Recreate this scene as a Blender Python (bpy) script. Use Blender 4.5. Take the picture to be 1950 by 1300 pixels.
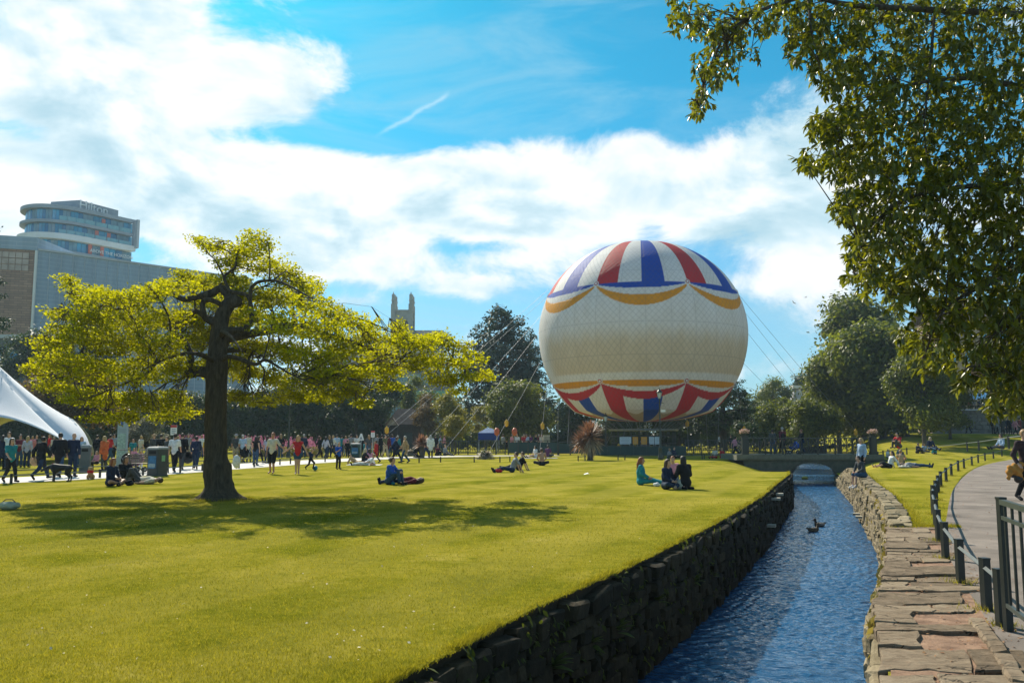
import bpy, bmesh, math, random
import numpy as np
from mathutils import Vector, Matrix, Euler

for o in list(bpy.data.objects):
    bpy.data.objects.remove(o)
SC = bpy.context.scene
COL = SC.collection
RNG = np.random.default_rng(11)
random.seed(11)
PI = math.pi
R = math.radians

# ------------------------------------------------------------------ camera
F = 1650.0                      # focal length in photo pixels (1950 wide)
PITCH = math.atan(178 / F)
CAMZ = 1.7
cam = bpy.data.cameras.new('camera')
cam.sensor_width = 36.0
cam.lens = 36.0 * F / 1950
cam.clip_start = 0.05
cam.clip_end = 3000
camo = bpy.data.objects.new('camera', cam)
COL.objects.link(camo)
camo.location = (0, 0, CAMZ)
camo.rotation_euler = (PI / 2 + PITCH, 0, 0)
SC.camera = camo
CP, SP = math.cos(PITCH), math.sin(PITCH)

def ray(x, y):
    u = (x - 975) / F
    v = (650 - y) / F
    return Vector((u, CP - v * SP, SP + v * CP))

def P(x, y, Y):
    """world point seen at photo pixel (x, y) at depth Y"""
    d = ray(x, y)
    t = Y / d.y
    return Vector((d.x * t, Y, CAMZ + d.z * t))

# ------------------------------------------------------------------ sun, world, exposure
HAZE = 0.0003
SUN_EL, SUN_AZ = R(40), math.atan2(-0.45, 0.9)
SUN_DIR = Vector((math.sin(SUN_AZ) * math.cos(SUN_EL), math.cos(SUN_AZ) * math.cos(SUN_EL), math.sin(SUN_EL)))
sun = bpy.data.lights.new('sun', 'SUN')
sun.energy = 4.8
sun.angle = R(0.6)
sun.color = (1.0, 0.92, 0.76)
suno = bpy.data.objects.new('sun', sun)
COL.objects.link(suno)
suno.location = (-30, 60, 60)
suno.rotation_euler = SUN_DIR.to_track_quat('Z', 'Y').to_euler()
vs = SC.view_settings
vs.view_transform = 'Standard'
vs.look = 'None'
vs.exposure = 0.66
vs.gamma = 1.0
vs.use_curve_mapping = False
SC.render.engine = 'CYCLES'
cy = SC.cycles
cy.max_bounces = 7
cy.diffuse_bounces = 3
cy.glossy_bounces = 3
cy.transmission_bounces = 4
cy.transparent_max_bounces = 8
cy.caustics_reflective = False
cy.caustics_refractive = False
cy.use_denoising = True
try:
    cy.denoiser = 'OPENIMAGEDENOISE'
except Exception:
    pass

class NB:
    """small helper that writes node graphs as expressions"""
    def __init__(self, tree):
        self.t = tree
        tree.nodes.clear()
    def n(self, kind, **kw):
        nd = self.t.nodes.new(kind)
        for k, v in kw.items():
            setattr(nd, k, v)
        return nd
    def link(self, a, b):
        self.t.links.new(a, b)
    def put(self, sock, v):
        if v is None:
            return
        if hasattr(v, 'is_linked') or isinstance(v, bpy.types.NodeSocket):
            self.t.links.new(v, sock)
        else:
            sock.default_value = v
    def m(self, op, a, b=None, c=None, clamp=False):
        nd = self.n('ShaderNodeMath', operation=op, use_clamp=clamp)
        self.put(nd.inputs[0], a)
        if b is not None:
            self.put(nd.inputs[1], b)
        if c is not None:
            self.put(nd.inputs[2], c)
        return nd.outputs[0]
    def vm(self, op, a, b=None):
        nd = self.n('ShaderNodeVectorMath', operation=op)
        self.put(nd.inputs[0], a)
        if b is not None:
            self.put(nd.inputs[1], b)
        return nd.outputs[0]
    def comb(self, x, y, z):
        nd = self.n('ShaderNodeCombineXYZ')
        for i, q in enumerate((x, y, z)):
            self.put(nd.inputs[i], q)
        return nd.outputs[0]
    def sep(self, v):
        nd = self.n('ShaderNodeSeparateXYZ')
        self.put(nd.inputs[0], v)
        return nd.outputs
    def noise(self, vec, scale, detail=3, rough=0.5, dist=0.0, col=False):
        nd = self.n('ShaderNodeTexNoise')
        self.put(nd.inputs['Vector'], vec)
        nd.inputs['Scale'].default_value = scale
        nd.inputs['Detail'].default_value = detail
        nd.inputs['Roughness'].default_value = rough
        nd.inputs['Distortion'].default_value = dist
        return nd.outputs['Color' if col else 'Fac']
    def ss(self, v, lo, hi):
        nd = self.n('ShaderNodeMapRange', interpolation_type='SMOOTHSTEP')
        self.put(nd.inputs[0], v)
        nd.inputs[1].default_value = lo
        nd.inputs[2].default_value = hi
        return nd.outputs[0]
    def mix(self, f, a, b, mode='MIX'):
        nd = self.n('ShaderNodeMix', data_type='RGBA', blend_type=mode)
        self.put(nd.inputs[0], f)
        for s, v in ((nd.inputs[6], a), (nd.inputs[7], b)):
            if isinstance(v, (tuple, list)):
                v = (v[0], v[1], v[2], 1.0)
            self.put(s, v)
        return nd.outputs[2]
    def ramp(self, f, stops):
        nd = self.n('ShaderNodeValToRGB')
        e = nd.color_ramp.elements
        while len(e) < len(stops):
            e.new(0.5)
        for el, (p, c) in zip(e, stops):
            el.position = p
            el.color = (c[0], c[1], c[2], 1.0)
        self.put(nd.inputs[0], f)
        return nd.outputs[0]

def build_world():
    w = bpy.data.worlds.new('World')
    SC.world = w
    w.use_nodes = True
    b = NB(w.node_tree)
    out = b.n('ShaderNodeOutputWorld')
    bg = b.n('ShaderNodeBackground')
    bg.inputs[1].default_value = 0.11
    b.link(bg.outputs[0], out.inputs[0])
    sky = b.n('ShaderNodeTexSky', sky_type='NISHITA')
    sky.sun_disc = False
    sky.sun_elevation = SUN_EL
    sky.sun_rotation = SUN_AZ
    sky.air_density = 1.0
    sky.dust_density = 0.6
    sky.ozone_density = 3.0
    tc = b.n('ShaderNodeTexCoord').outputs['Generated']
    d = b.vm('NORMALIZE', tc)
    dx, dy, dz = b.sep(d)
    az = b.m('ARCTAN2', dx, dy)
    el = b.m('ARCSINE', dz)
    tinted = b.mix(1.0, sky.outputs[0], b.mix(b.ss(el, 0.02, 0.42), (0.33, 0.58, 0.70), (0.06, 0.62, 0.69)), 'MULTIPLY')
    q = b.vm('MULTIPLY', d, (1.0, 1.0, 1.9))
    q2 = b.vm('ADD', q, (0.02, 0.0, 0.075))          # the same clouds, a little nearer the sun
    n1 = b.noise(q, 6.0, 12, 0.64, 0.35)
    n2 = b.noise(q2, 6.0, 6, 0.56, 0.35)
    n3 = b.noise(q, 6.0, 6, 0.56, 0.35)
    big = b.noise(q, 1.7, 2, 0.5)
    blobs = [  # photo pixel centre, radii, weight : where the cloud banks hang in the view
        (330, 110, 260, 120, .60), (80, 120, 220, 190, .42), (540, 160, 110, 70, .45), (250, 210, 180, 60, .3),
        (120, 320, 240, 60, .50), (480, 340, 230, 70, .55), (760, 370, 170, 70, .50), (1040, 330, 190, 95, .66), (1180, 300, 60, 60, .3),
        (1480, 300, 150, 110, .72), (1350, 400, 170, 60, .42), (1560, 450, 160, 90, .45), (1250, 290, 60, 40, .3),
        (600, 440, 190, 40, .30), (620, 505, 130, 24, .50), (900, 545, 130, 22, .42), (690, 575, 60, 14, .45), (1480, 540, 120, 20, .3),
        (1450, 705, 120, 26, .55), (330, 430, 150, 40, .42), (200, 385, 260, 50, .35), (680, 430, 200, 45, .42), (1060, 415, 170, 45, .40), (60, 440, 120, 30, .3), (470, 500, 80, 18, .3),
        (860, 170, 220, 75, -.75), (1380, 110, 250, 110, -.75), (760, 260, 120, 28, -.35), (1000, 60, 330, 80, -.65),
        (540, 258, 150, 24, -.62), (30, 245, 90, 20, -.3), (380, 275, 70, 14, -.3), (680, 30, 120, 40, -.45), (880, 470, 90, 16, -.35), (300, 470, 200, 14, -.2), (840, 440, 40, 24, -.3), (1240, 440, 40, 30, -.35), (480, 430, 60, 16, -.3), (1300, 270, 30, 40, -.25)]
    bias = b.m('MULTIPLY_ADD', big, 0.7, -0.46)
    for (x, y, rx, ry, amp) in blobs:
        v = ray(x, y).normalized()
        a0, e0 = math.atan2(v.x, v.y), math.asin(v.z)
        ux = b.m('MULTIPLY', b.m('SUBTRACT', az, a0), F / rx)
        uy = b.m('MULTIPLY', b.m('SUBTRACT', el, e0), F / ry)
        g = b.m('EXPONENT', b.m('MULTIPLY', b.m('MULTIPLY_ADD', ux, ux, b.m('MULTIPLY', uy, uy)), -0.8))
        bias = b.m('MULTIPLY_ADD', g, amp * (0.98 if amp > 0 else 1.1), bias)
    raw = b.m('MULTIPLY_ADD', b.m('SUBTRACT', n1, 0.5), 2.5, bias)
    cover = b.ss(raw, -0.14, 0.40)
    lit = b.m('MULTIPLY_ADD', b.m('SUBTRACT', n3, n2), 4.4, 0.60)
    core = b.ss(raw, 0.12, 0.80)
    lit = b.m('SUBTRACT', lit, b.m('MULTIPLY', core, 0.50))
    sund = b.n('ShaderNodeVectorMath', operation='DOT_PRODUCT')
    b.link(d, sund.inputs[0])
    sund.inputs[1].default_value = SUN_DIR
    near = b.ss(sund.outputs['Value'], 0.55, 0.97)
    lit = b.ss(b.m('ADD', lit, b.m('MULTIPLY', near, 0.25)), -0.55, 1.0)
    ccol = b.ramp(lit, [(0.0, (2.7, 4.1, 4.8)), (0.48, (4.2, 5.25, 5.7)), (0.92, (6.0, 6.15, 6.2))])
    # high thin veil, thicker towards the horizon
    vn = b.noise(b.vm('MULTIPLY', d, (1.2, 1.0, 4.5)), 3.4, 7, 0.62, 0.7)
    veil = b.m('MULTIPLY', b.ss(vn, 0.42, 0.80), 0.50)
    low = b.m('MULTIPLY', b.m('SUBTRACT', 1.0, b.ss(el, 0.0, 0.30)), 0.50)
    veil = b.m('ADD', veil, low, clamp=True)
    c1 = b.mix(veil, tinted, (2.5, 4.1, 4.9))
    # one old vapour trail
    pa, pb = ray(722, 254).normalized(), ray(856, 178).normalized()
    ax, ay = math.atan2(pa.x, pa.y), math.asin(pa.z)
    bx, by = math.atan2(pb.x, pb.y), math.asin(pb.z)
    L = math.hypot(bx - ax, by - ay)
    tx, ty = (bx - ax) / L, (by - ay) / L
    rx_, ry_ = b.m('SUBTRACT', az, ax), b.m('SUBTRACT', el, ay)
    s = b.m('ADD', b.m('MULTIPLY', rx_, tx), b.m('MULTIPLY', ry_, ty))
    t = b.m('ADD', b.m('MULTIPLY', rx_, -ty), b.m('MULTIPLY', ry_, tx))
    t = b.m('ADD', t, b.m('MULTIPLY', b.m('SUBTRACT', b.noise(q, 24, 4, .6), .5), 0.010))
    tr = b.m('MULTIPLY', b.m('EXPONENT', b.m('MULTIPLY', b.m('MULTIPLY', t, t), -1 / (0.0022 ** 2))),
             b.m('MULTIPLY', b.ss(s, -0.01, 0.02), b.m('SUBTRACT', 1.0, b.ss(s, L - .01, L + .004))))
    c1 = b.mix(b.m('MULTIPLY', tr, 0.30), c1, (5.5, 6.3, 6.6))
    c2 = b.mix(cover, c1, ccol)
    b.link(c2, bg.inputs[0])
build_world()

# ------------------------------------------------------------------ materials
MATS = {}
def newmat(name):
    m = bpy.data.materials.new(name)
    m.use_nodes = True
    b = NB(m.node_tree)
    out = b.n('ShaderNodeOutputMaterial')
    return m, b, out

def plain(name, col, rough=0.6, var=0.18, scale=6.0, metal=0.0, bump=0.0, bscale=40.0, spec=0.4, col2=None, bdist=0.01):
    if name in MATS:
        return MATS[name]
    m, b, out = newmat(name)
    p = b.n('ShaderNodeBsdfPrincipled')
    pos = b.n('ShaderNodeTexCoord').outputs['Object']
    f = b.noise(pos, scale, 5, 0.6)
    lo = col2 if col2 else tuple(c * (1 - var) for c in col)
    hi = tuple(min(1, c * (1 + var)) for c in col)
    c = b.ramp(f, [(0.3, lo), (0.7, hi)])
    b.link(c, p.inputs['Base Color'])
    p.inputs['Roughness'].default_value = rough
    p.inputs['Metallic'].default_value = metal
    p.inputs['Specular IOR Level'].default_value = spec
    if bump:
        bn = b.n('ShaderNodeBump')
        bn.inputs['Strength'].default_value = bump
        bn.inputs['Distance'].default_value = bdist
        b.link(b.noise(pos, bscale, 5, 0.65), bn.inputs['Height'])
        b.link(bn.outputs[0], p.inputs['Normal'])
    b.link(p.outputs[0], out.inputs[0])
    MATS[name] = m
    return m

def cloth(col):
    return plain('cloth_%d_%d_%d' % tuple(int(c * 255) for c in col), col, 0.85, 0.22, 9.0, spec=0.15)

def leafmat(name, c1, c2, trans=0.45, tcol=None, rough=0.55, spec=0.25, pscale=0.7):
    m, b, out = newmat(name)
    g = b.n('ShaderNodeNewGeometry')
    f = b.m('MULTIPLY_ADD', g.outputs['Random Per Island'], 0.6,
            b.m('MULTIPLY', b.noise(g.outputs['Position'], pscale, 3, 0.6), 0.4))
    c = b.ramp(f, [(0.12, c1), (0.85, c2)])
    p = b.n('ShaderNodeBsdfPrincipled')
    b.link(c, p.inputs['Base Color'])
    p.inputs['Roughness'].default_value = rough
    p.inputs['Specular IOR Level'].default_value = spec
    tr = b.n('ShaderNodeBsdfTranslucent')
    k = tcol or (1.5, 1.5, 0.7)
    b.link(b.mix(1.0, c, k, 'MULTIPLY'), tr.inputs[0])
    mx = b.n('ShaderNodeMixShader')
    mx.inputs[0].default_value = trans
    b.link(p.outputs[0], mx.inputs[1])
    b.link(tr.outputs[0], mx.inputs[2])
    b.link(mx.outputs[0], out.inputs[0])
    return m

# ------------------------------------------------------------------ mesh helpers
def tag(o, label=None, cat=None, group=None, kind=None):
    if label: o['label'] = label
    if cat: o['category'] = cat
    if group: o['group'] = group
    if kind: o['kind'] = kind
    return o

def setmat(o, m):
    if m is not None:
        o.data.materials.append(m)

def npmesh(name, V, Fq, mat=None, parent=None, smooth=False):
    """V (n,3) array, Fq (k,3|4) array of faces -> linked mesh object"""
    V = np.asarray(V, np.float32)
    Fq = np.asarray(Fq, np.int32)
    me = bpy.data.meshes.new(name)
    me.vertices.add(len(V))
    me.vertices.foreach_set('co', V.ravel())
    k = Fq.shape[1]
    me.loops.add(Fq.size)
    me.loops.foreach_set('vertex_index', Fq.ravel())
    me.polygons.add(len(Fq))
    me.polygons.foreach_set('loop_start', np.arange(0, Fq.size, k, dtype=np.int32))
    if smooth:
        me.polygons.foreach_set('use_smooth', np.ones(len(Fq), bool))
    me.update(calc_edges=True)
    o = bpy.data.objects.new(name, me)
    COL.objects.link(o)
    if parent is not None:
        o.parent = parent
    setmat(o, mat)
    return o

class MB:
    def __init__(self):
        self.v = []
        self.f = []
    def poly(self, pts):
        i = len(self.v)
        self.v += [tuple(p) for p in pts]
        self.f.append(tuple(range(i, i + len(pts))))
        return self
    def box(self, c, s, rz=0.0, M=None):
        x, y, z = s[0] / 2, s[1] / 2, s[2] / 2
        i = len(self.v)
        ca, sa = math.cos(rz), math.sin(rz)
        for dx, dy, dz in ((-x, -y, -z), (x, -y, -z), (x, y, -z), (-x, y, -z), (-x, -y, z), (x, -y, z), (x, y, z), (-x, y, z)):
            q = (c[0] + dx * ca - dy * sa, c[1] + dx * sa + dy * ca, c[2] + dz)
            self.v.append(tuple(M @ Vector(q)) if M else q)
        self.f += [tuple(i + k for k in q) for q in ((0, 3, 2, 1), (4, 5, 6, 7), (0, 1, 5, 4), (1, 2, 6, 5), (2, 3, 7, 6), (3, 0, 4, 7))]
        return self
    def bar(self, a, b, w, h=None):
        """square bar from a to b"""
        a, b = Vector(a), Vector(b)
        h = h or w
        d = (b - a).normalized()
        up = Vector((0, 0, 1)) if abs(d.z) < 0.95 else Vector((0, 1, 0))
        s = d.cross(up).normalized()
        u = s.cross(d)
        i = len(self.v)
        for p in (a, b):
            for sx, sz in ((-1, -1), (1, -1), (1, 1), (-1, 1)):
                self.v.append(tuple(p + s * sx * w / 2 + u * sz * h / 2))
        self.f += [tuple(i + k for k in q) for q in ((0, 1, 2, 3), (7, 6, 5, 4), (0, 4, 5, 1), (1, 5, 6, 2), (2, 6, 7, 3), (3, 7, 4, 0))]
        return self
    def tube(self, pts, rad, n=8, cap=True):
        pts = [Vector(p) for p in pts]
        if not isinstance(rad, (list, tuple)):
            rad = [rad] * len(pts)
        i0 = len(self.v)
        prev = None
        for k, p in enumerate(pts):
            d = (pts[min(k + 1, len(pts) - 1)] - pts[max(k - 1, 0)])
            d = d.normalized() if d.length > 1e-9 else Vector((0, 0, 1))
            if prev is None:
                a = Vector((1, 0, 0)) if abs(d.x) < 0.8 else Vector((0, 1, 0))
                s = d.cross(a).normalized()
            else:
                s = (prev - d * prev.dot(d)).normalized()
            prev = s
            u = d.cross(s)
            for j in range(n):
                an = 2 * PI * j / n
                self.v.append(tuple(p + (s * math.cos(an) + u * math.sin(an)) * rad[k]))
        for k in range(len(pts) - 1):
            for j in range(n):
                a = i0 + k * n + j
                b = i0 + k * n + (j + 1) % n
                self.f.append((a, b, b + n, a + n))
        if cap:
            self.f.append(tuple(i0 + j for j in reversed(range(n))))
            e = i0 + (len(pts) - 1) * n
            self.f.append(tuple(e + j for j in range(n)))
        return self
    def lathe(self, prof, n=16, c=(0, 0, 0)):
        """prof: (r, z) from bottom to top"""
        i0 = len(self.v)
        for r, z in prof:
            for j in range(n):
                an = 2 * PI * j / n
                self.v.append((c[0] + r * math.cos(an), c[1] + r * math.sin(an), c[2] + z))
        for k in range(len(prof) - 1):
            for j in range(n):
                a = i0 + k * n + j
                b = i0 + k * n + (j + 1) % n
                self.f.append((a, b, b + n, a + n))
        self.f.append(tuple(i0 + j for j in reversed(range(n))))
        e = i0 + (len(prof) - 1) * n
        self.f.append(tuple(e + j for j in range(n)))
        return self
    def prism(self, pts, z0, z1):
        n = len(pts)
        i = len(self.v)
        self.v += [(p[0], p[1], z0) for p in pts] + [(p[0], p[1], z1) for p in pts]
        self.f.append(tuple(i + k for k in reversed(range(n))))
        self.f.append(tuple(i + n + k for k in range(n)))
        for k in range(n):
            l = (k + 1) % n
            self.f.append((i + k, i + l, i + n + l, i + n + k))
        return self
    def build(self, name, mat=None, parent=None, smooth=False):
        me = bpy.data.meshes.new(name)
        me.from_pydata(self.v, [], self.f)
        if smooth:
            me.polygons.foreach_set('use_smooth', np.ones(len(me.polygons), bool))
        me.update()
        o = bpy.data.objects.new(name, me)
        COL.objects.link(o)
        if parent is not None:
            o.parent = parent
        setmat(o, mat)
        return o

def empty(name, loc=(0, 0, 0), rz=0.0, label=None, cat=None, group=None):
    o = bpy.data.objects.new(name, None)
    COL.objects.link(o)
    o.location = loc
    o.rotation_euler = (0, 0, rz)
    o.empty_display_size = 0.2
    return tag(o, label, cat, group)

def share(name, me, mat, parent=None, loc=(0, 0, 0), rot=(0, 0, 0), scale=(1, 1, 1)):
    """object that shares mesh data, with its own material on the slot"""
    o = bpy.data.objects.new(name, me)
    COL.objects.link(o)
    if not me.materials:
        me.materials.append(None)
    if mat is not None:
        o.material_slots[0].link = 'OBJECT'
        o.material_slots[0].material = mat
    if parent is not None:
        o.parent = parent
    o.location = loc
    o.rotation_euler = rot
    o.scale = scale
    return o

def text_mesh(name, body, size, depth, mat, M, parent=None, align='CENTER'):
    cu = bpy.data.curves.new(name, 'FONT')
    cu.body = body
    cu.size = size
    cu.extrude = depth
    cu.align_x = align
    cu.align_y = 'CENTER'
    cu.resolution_u = 3
    t = bpy.data.objects.new(name, cu)
    COL.objects.link(t)
    bpy.context.view_layer.update()
    dg = bpy.context.evaluated_depsgraph_get()
    me = bpy.data.meshes.new_from_object(t.evaluated_get(dg))
    bpy.data.objects.remove(t)
    bpy.data.curves.remove(cu)
    o = bpy.data.objects.new(name, me)
    COL.objects.link(o)
    me.materials.clear()
    if parent is not None:
        o.parent = parent
    o.matrix_local = M
    setmat(o, mat)
    return o

def catmull(pts, n=6):
    pts = [Vector(p) for p in pts]
    out = []
    for i in range(len(pts) - 1):
        p0, p1, p2, p3 = pts[max(i - 1, 0)], pts[i], pts[i + 1], pts[min(i + 2, len(pts) - 1)]
        for k in range(n):
            t = k / n
            out.append(0.5 * ((2 * p1) + (p2 - p0) * t + (2 * p0 - 5 * p1 + 4 * p2 - p3) * t * t + (3 * p1 - p0 - 3 * p2 + p3) * t ** 3))
    out.append(pts[-1])
    return out

# ---- signed distance bodies -> one continuous surface
def sd_cone(p, a, b, ra, rb):
    a, b = np.array(a, float), np.array(b, float)
    ba = b - a
    h = np.clip(((p - a) @ ba) / max(ba @ ba, 1e-9), 0, 1)
    return np.linalg.norm(p - a - h[..., None] * ba, axis=-1) - (ra + (rb - ra) * h)
def sd_ell(p, c, r):
    q = (p - np.array(c, float))
    r = np.array(r, float)
    k0 = np.linalg.norm(q / r, axis=-1)
    k1 = np.linalg.norm(q / (r * r), axis=-1) + 1e-9
    return k0 * (k0 - 1) / k1
def smin(a, b, k):
    h = np.clip(0.5 + 0.5 * (b - a) / k, 0, 1)
    return b + (a - b) * h - k * h * (1 - h)

def surface(f, lo, hi, h):
    """naive surface nets over f(points) -> V, quads"""
    ax = [np.arange(lo[i] - 2 * h, hi[i] + 2 * h, h) for i in range(3)]
    G = np.stack(np.meshgrid(*ax, indexing='ij'), -1)
    D = f(G)
    nx, ny, nz = D.shape
    ins = D < 0
    cx = np.zeros((nx - 1, ny - 1, nz - 1), int)
    for i in (0, 1):
        for j in (0, 1):
            for k in (0, 1):
                cx += ins[i:nx - 1 + i, j:ny - 1 + j, k:nz - 1 + k]
    act = (cx > 0) & (cx < 8)
    acc = np.zeros(act.shape + (3,))
    cnt = np.zeros(act.shape)
    corners = [(i, j, k) for i in (0, 1) for j in (0, 1) for k in (0, 1)]
    def sl(A, c):
        return A[c[0]:nx - 1 + c[0], c[1]:ny - 1 + c[1], c[2]:nz - 1 + c[2]]
    for c in corners:
        for a in range(3):
            if c[a] == 0:
                e = list(c); e[a] = 1; e = tuple(e)
                d0, d1 = sl(D, c), sl(D, e)
                cr = (d0 < 0) != (d1 < 0)
                t = np.where(cr, d0 / np.where(cr, d0 - d1, 1), 0)
                off = np.array(c, float)
                pt = np.broadcast_to(off, acc.shape).copy()
                pt[..., a] += t
                acc += pt * cr[..., None]
                cnt += cr
    idx = -np.ones(act.shape, int)
    idx[act] = np.arange(act.sum())
    base = np.stack(np.meshgrid(*[np.arange(s) for s in act.shape], indexing='ij'), -1)
    V = (base[act] + acc[act] / cnt[act][:, None]) * h + np.array([a[0] for a in ax])
    Q = []
    for a in range(3):
        b_, c_ = (a + 1) % 3, (a + 2) % 3
        s0 = [slice(1, -1)] * 3; s1 = [slice(1, -1)] * 3
        s0[a] = slice(0, -1); s1[a] = slice(1, None)
        d0, d1 = ins[tuple(s0)], ins[tuple(s1)]
        for flip, mask in ((False, d0 & ~d1), (True, ~d0 & d1)):
            w = np.argwhere(mask)
            if not len(w):
                continue
            w = w + 1
            w[:, a] -= 1
            def cell(db, dc):
                q = w.copy(); q[:, b_] += db; q[:, c_] += dc
                return idx[q[:, 0], q[:, 1], q[:, 2]]
            quad = np.stack([cell(-1, -1), cell(0, -1), cell(0, 0), cell(-1, 0)], 1)
            Q.append(quad[:, ::-1] if flip else quad)
    return V, np.concatenate(Q)

def surf_mesh(name, f, lo, hi, h):
    V, Q = surface(f, lo, hi, h)
    me = bpy.data.meshes.new(name)
    me.from_pydata(V.tolist(), [], Q.tolist())
    me.polygons.foreach_set('use_smooth', np.ones(len(me.polygons), bool))
    me.update()
    return me
# ------------------------------------------------------------------ terrain shape
def sstep(x, a=0.0, b=1.0):
    t = np.clip((np.asarray(x, float) - a) / (b - a), 0, 1)
    return t * t * (3 - 2 * t)
def hit0(x, y, z=0.0):
    d = ray(x, y)
    t = (z - CAMZ) / d.z
    return Vector((d.x * t, d.y * t, z))
_e = [hit0(*q) for q in ((740, 1300), (870, 1235), (1010, 1160), (1130, 1108), (1240, 1058), (1340, 1008), (1400, 975), (1450, 945), (1480, 920))]
_ey = [-8.0] + [p.y for p in _e] + [38.5, 57.0, 63.0, 120.0]
_ex = [_e[0].x - 0.397 * (_e[0].y + 8)] + [p.x for p in _e] + [12.2, 18.0, 20.1, 40.0]
def XL(Y): return np.interp(Y, _ey, _ex)
def XR(Y): return XL(Y) + np.interp(Y, [0, 6, 20, 37, 57, 120], [3.45, 3.45, 3.35, 2.9, 3.1, 3.1])
def terr(X, Y):
    X, Y = np.asarray(X, float), np.asarray(Y, float)
    xl, xr = XL(Y), XR(Y)
    mid = (xl + xr) / 2
    zl = -0.9 * sstep((X - (xl - 4.6)) / 4.6) * sstep((Y - 40) / 14) * (1 - sstep((Y - 95) / 10))
    zr = 1.9 * sstep((Y - 58) / 38) * sstep((X - xr) / 8) - 0.75 * sstep(((xr + 3) - X) / 3) * sstep((Y - 42) / 12) * (1 - sstep((Y - 95) / 10))
    return np.where(X < mid, zl, zr)
def G(x, y):
    z = 0.0
    for _ in range(14):
        p = hit0(x, y, min(z, 1.45))
        z = 0.5 * z + 0.5 * float(terr(p.x, p.y))
    return p
WATER_Z = -1.45

def grass_mat():
    m, b, out = newmat('mown_grass')
    g = b.n('ShaderNodeNewGeometry')
    pos = g.outputs['Position']
    x, y, z = b.sep(pos)
    flat = b.comb(x, y, 0.0)
    n1 = b.noise(flat, 0.55, 6, 0.62, 0.4)
    n2 = b.noise(flat, 9.0, 6, 0.7)
    n3 = b.noise(flat, 70.0, 3, 0.7)
    f = b.m('ADD', b.m('MULTIPLY', n1, 0.55), b.m('ADD', b.m('MULTIPLY', n2, 0.27), b.m('MULTIPLY', n3, 0.18)))
    c = b.ramp(f, [(0.37, (0.10, 0.118, 0.010)), (0.46, (0.205, 0.196, 0.018)), (0.55, (0.305, 0.265, 0.034)), (0.66, (0.45, 0.37, 0.095))])
    pn = b.noise(flat, 0.22, 5, 0.65, 0.8)
    c = b.mix(b.m('MULTIPLY', b.ss(pn, 0.48, 0.66), 0.55), c, (0.115, 0.135, 0.006))
    pn2 = b.noise(b.vm('ADD', flat, (31, 7, 0)), 2.6, 6, 0.7, 0.5)
    c = b.mix(b.m('MULTIPLY', b.ss(pn2, 0.54, 0.68), 0.6), c, (0.095, 0.12, 0.008))
    # mowing stripes that follow the stream
    s = b.m('SINE', b.m('MULTIPLY', b.m('SUBTRACT', x, b.m('MULTIPLY', y, 0.39)), 2 * PI / 2.6))
    s = b.m('MULTIPLY', b.ss(s, -0.4, 0.4), 0.32)
    c = b.mix(s, c, (0.36, 0.30, 0.06))
    wn = b.noise(flat, 1.1, 5, 0.7, 0.6)
    c = b.mix(b.m('MULTIPLY', b.ss(wn, 0.60, 0.74), 0.45), c, (0.33, 0.27, 0.10))
    p = b.n('ShaderNodeBsdfPrincipled')
    b.link(c, p.inputs['Base Color'])
    p.inputs['Roughness'].default_value = 1.0
    p.inputs['Specular IOR Level'].default_value = 0.0
    bn = b.n('ShaderNodeBump')
    bn.inputs['Strength'].default_value = 0.9
    bn.inputs['Distance'].default_value = 0.03
    b.link(b.m('ADD', b.noise(flat, 38, 6, 0.75), b.m('MULTIPLY', b.noise(flat, 5, 3, 0.5), 1.2)), bn.inputs['Height'])
    b.link(bn.outputs[0], p.inputs['Normal'])
    b.link(p.outputs[0], out.inputs[0])
    return m
M_GRASS = grass_mat()
M_BLADE = leafmat('grass_blade', (0.060, 0.078, 0.003), (0.44, 0.375, 0.055), 0.45, (1.45, 1.38, 0.5), 0.9, 0.05, 0.5)

def sheet(name, side, mat):
    ys = np.concatenate([np.arange(-6, 16, 0.5), np.arange(16, 120.1, 1.0)])
    w = np.concatenate([np.arange(0, 6, 0.5), np.arange(6, 40, 1.0), np.array([42, 50, 60, 80, 110, 150, 220])])
    V = []
    for y in ys:
        x0 = XL(y) if side < 0 else XR(y)
        xs = x0 + side * w
        zs = terr(xs, np.full_like(xs, y))
        V.append(np.stack([xs, np.full_like(xs, y), zs], 1))
    V = np.concatenate(V)
    n, mcol = len(ys), len(w)
    i = np.arange(n * mcol).reshape(n, mcol)
    q = np.stack([i[:-1, :-1], i[:-1, 1:], i[1:, 1:], i[1:, :-1]], -1).reshape(-1, 4)
    if side < 0:
        q = q[:, ::-1]
    return npmesh(name, V, q, mat, smooth=True)
lawn = tag(sheet('lawn', -1, M_GRASS), kind='structure')
bank = tag(sheet('bank_lawn', 1, M_GRASS), kind='structure')
# country beyond the park, up to the horizon
ys = [119.6, 121, 135, 150, 200, 300, 500, 900, 1600]
xs = np.concatenate([np.arange(-1200, -150, 150), np.arange(-150, 150, 5.0), np.arange(150, 1201, 150)])
V = np.array([[x, y, float(terr(x, 119.6)) - .02 if y < 122 else (float(terr(x, 119.6)) * .6 + .9)] for y in ys for x in xs])
i = np.arange(len(V)).reshape(len(ys), len(xs))
tag(npmesh('ground', V, np.stack([i[:-1, :-1], i[:-1, 1:], i[1:, 1:], i[1:, :-1]], -1).reshape(-1, 4), M_GRASS), kind='structure')

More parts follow.
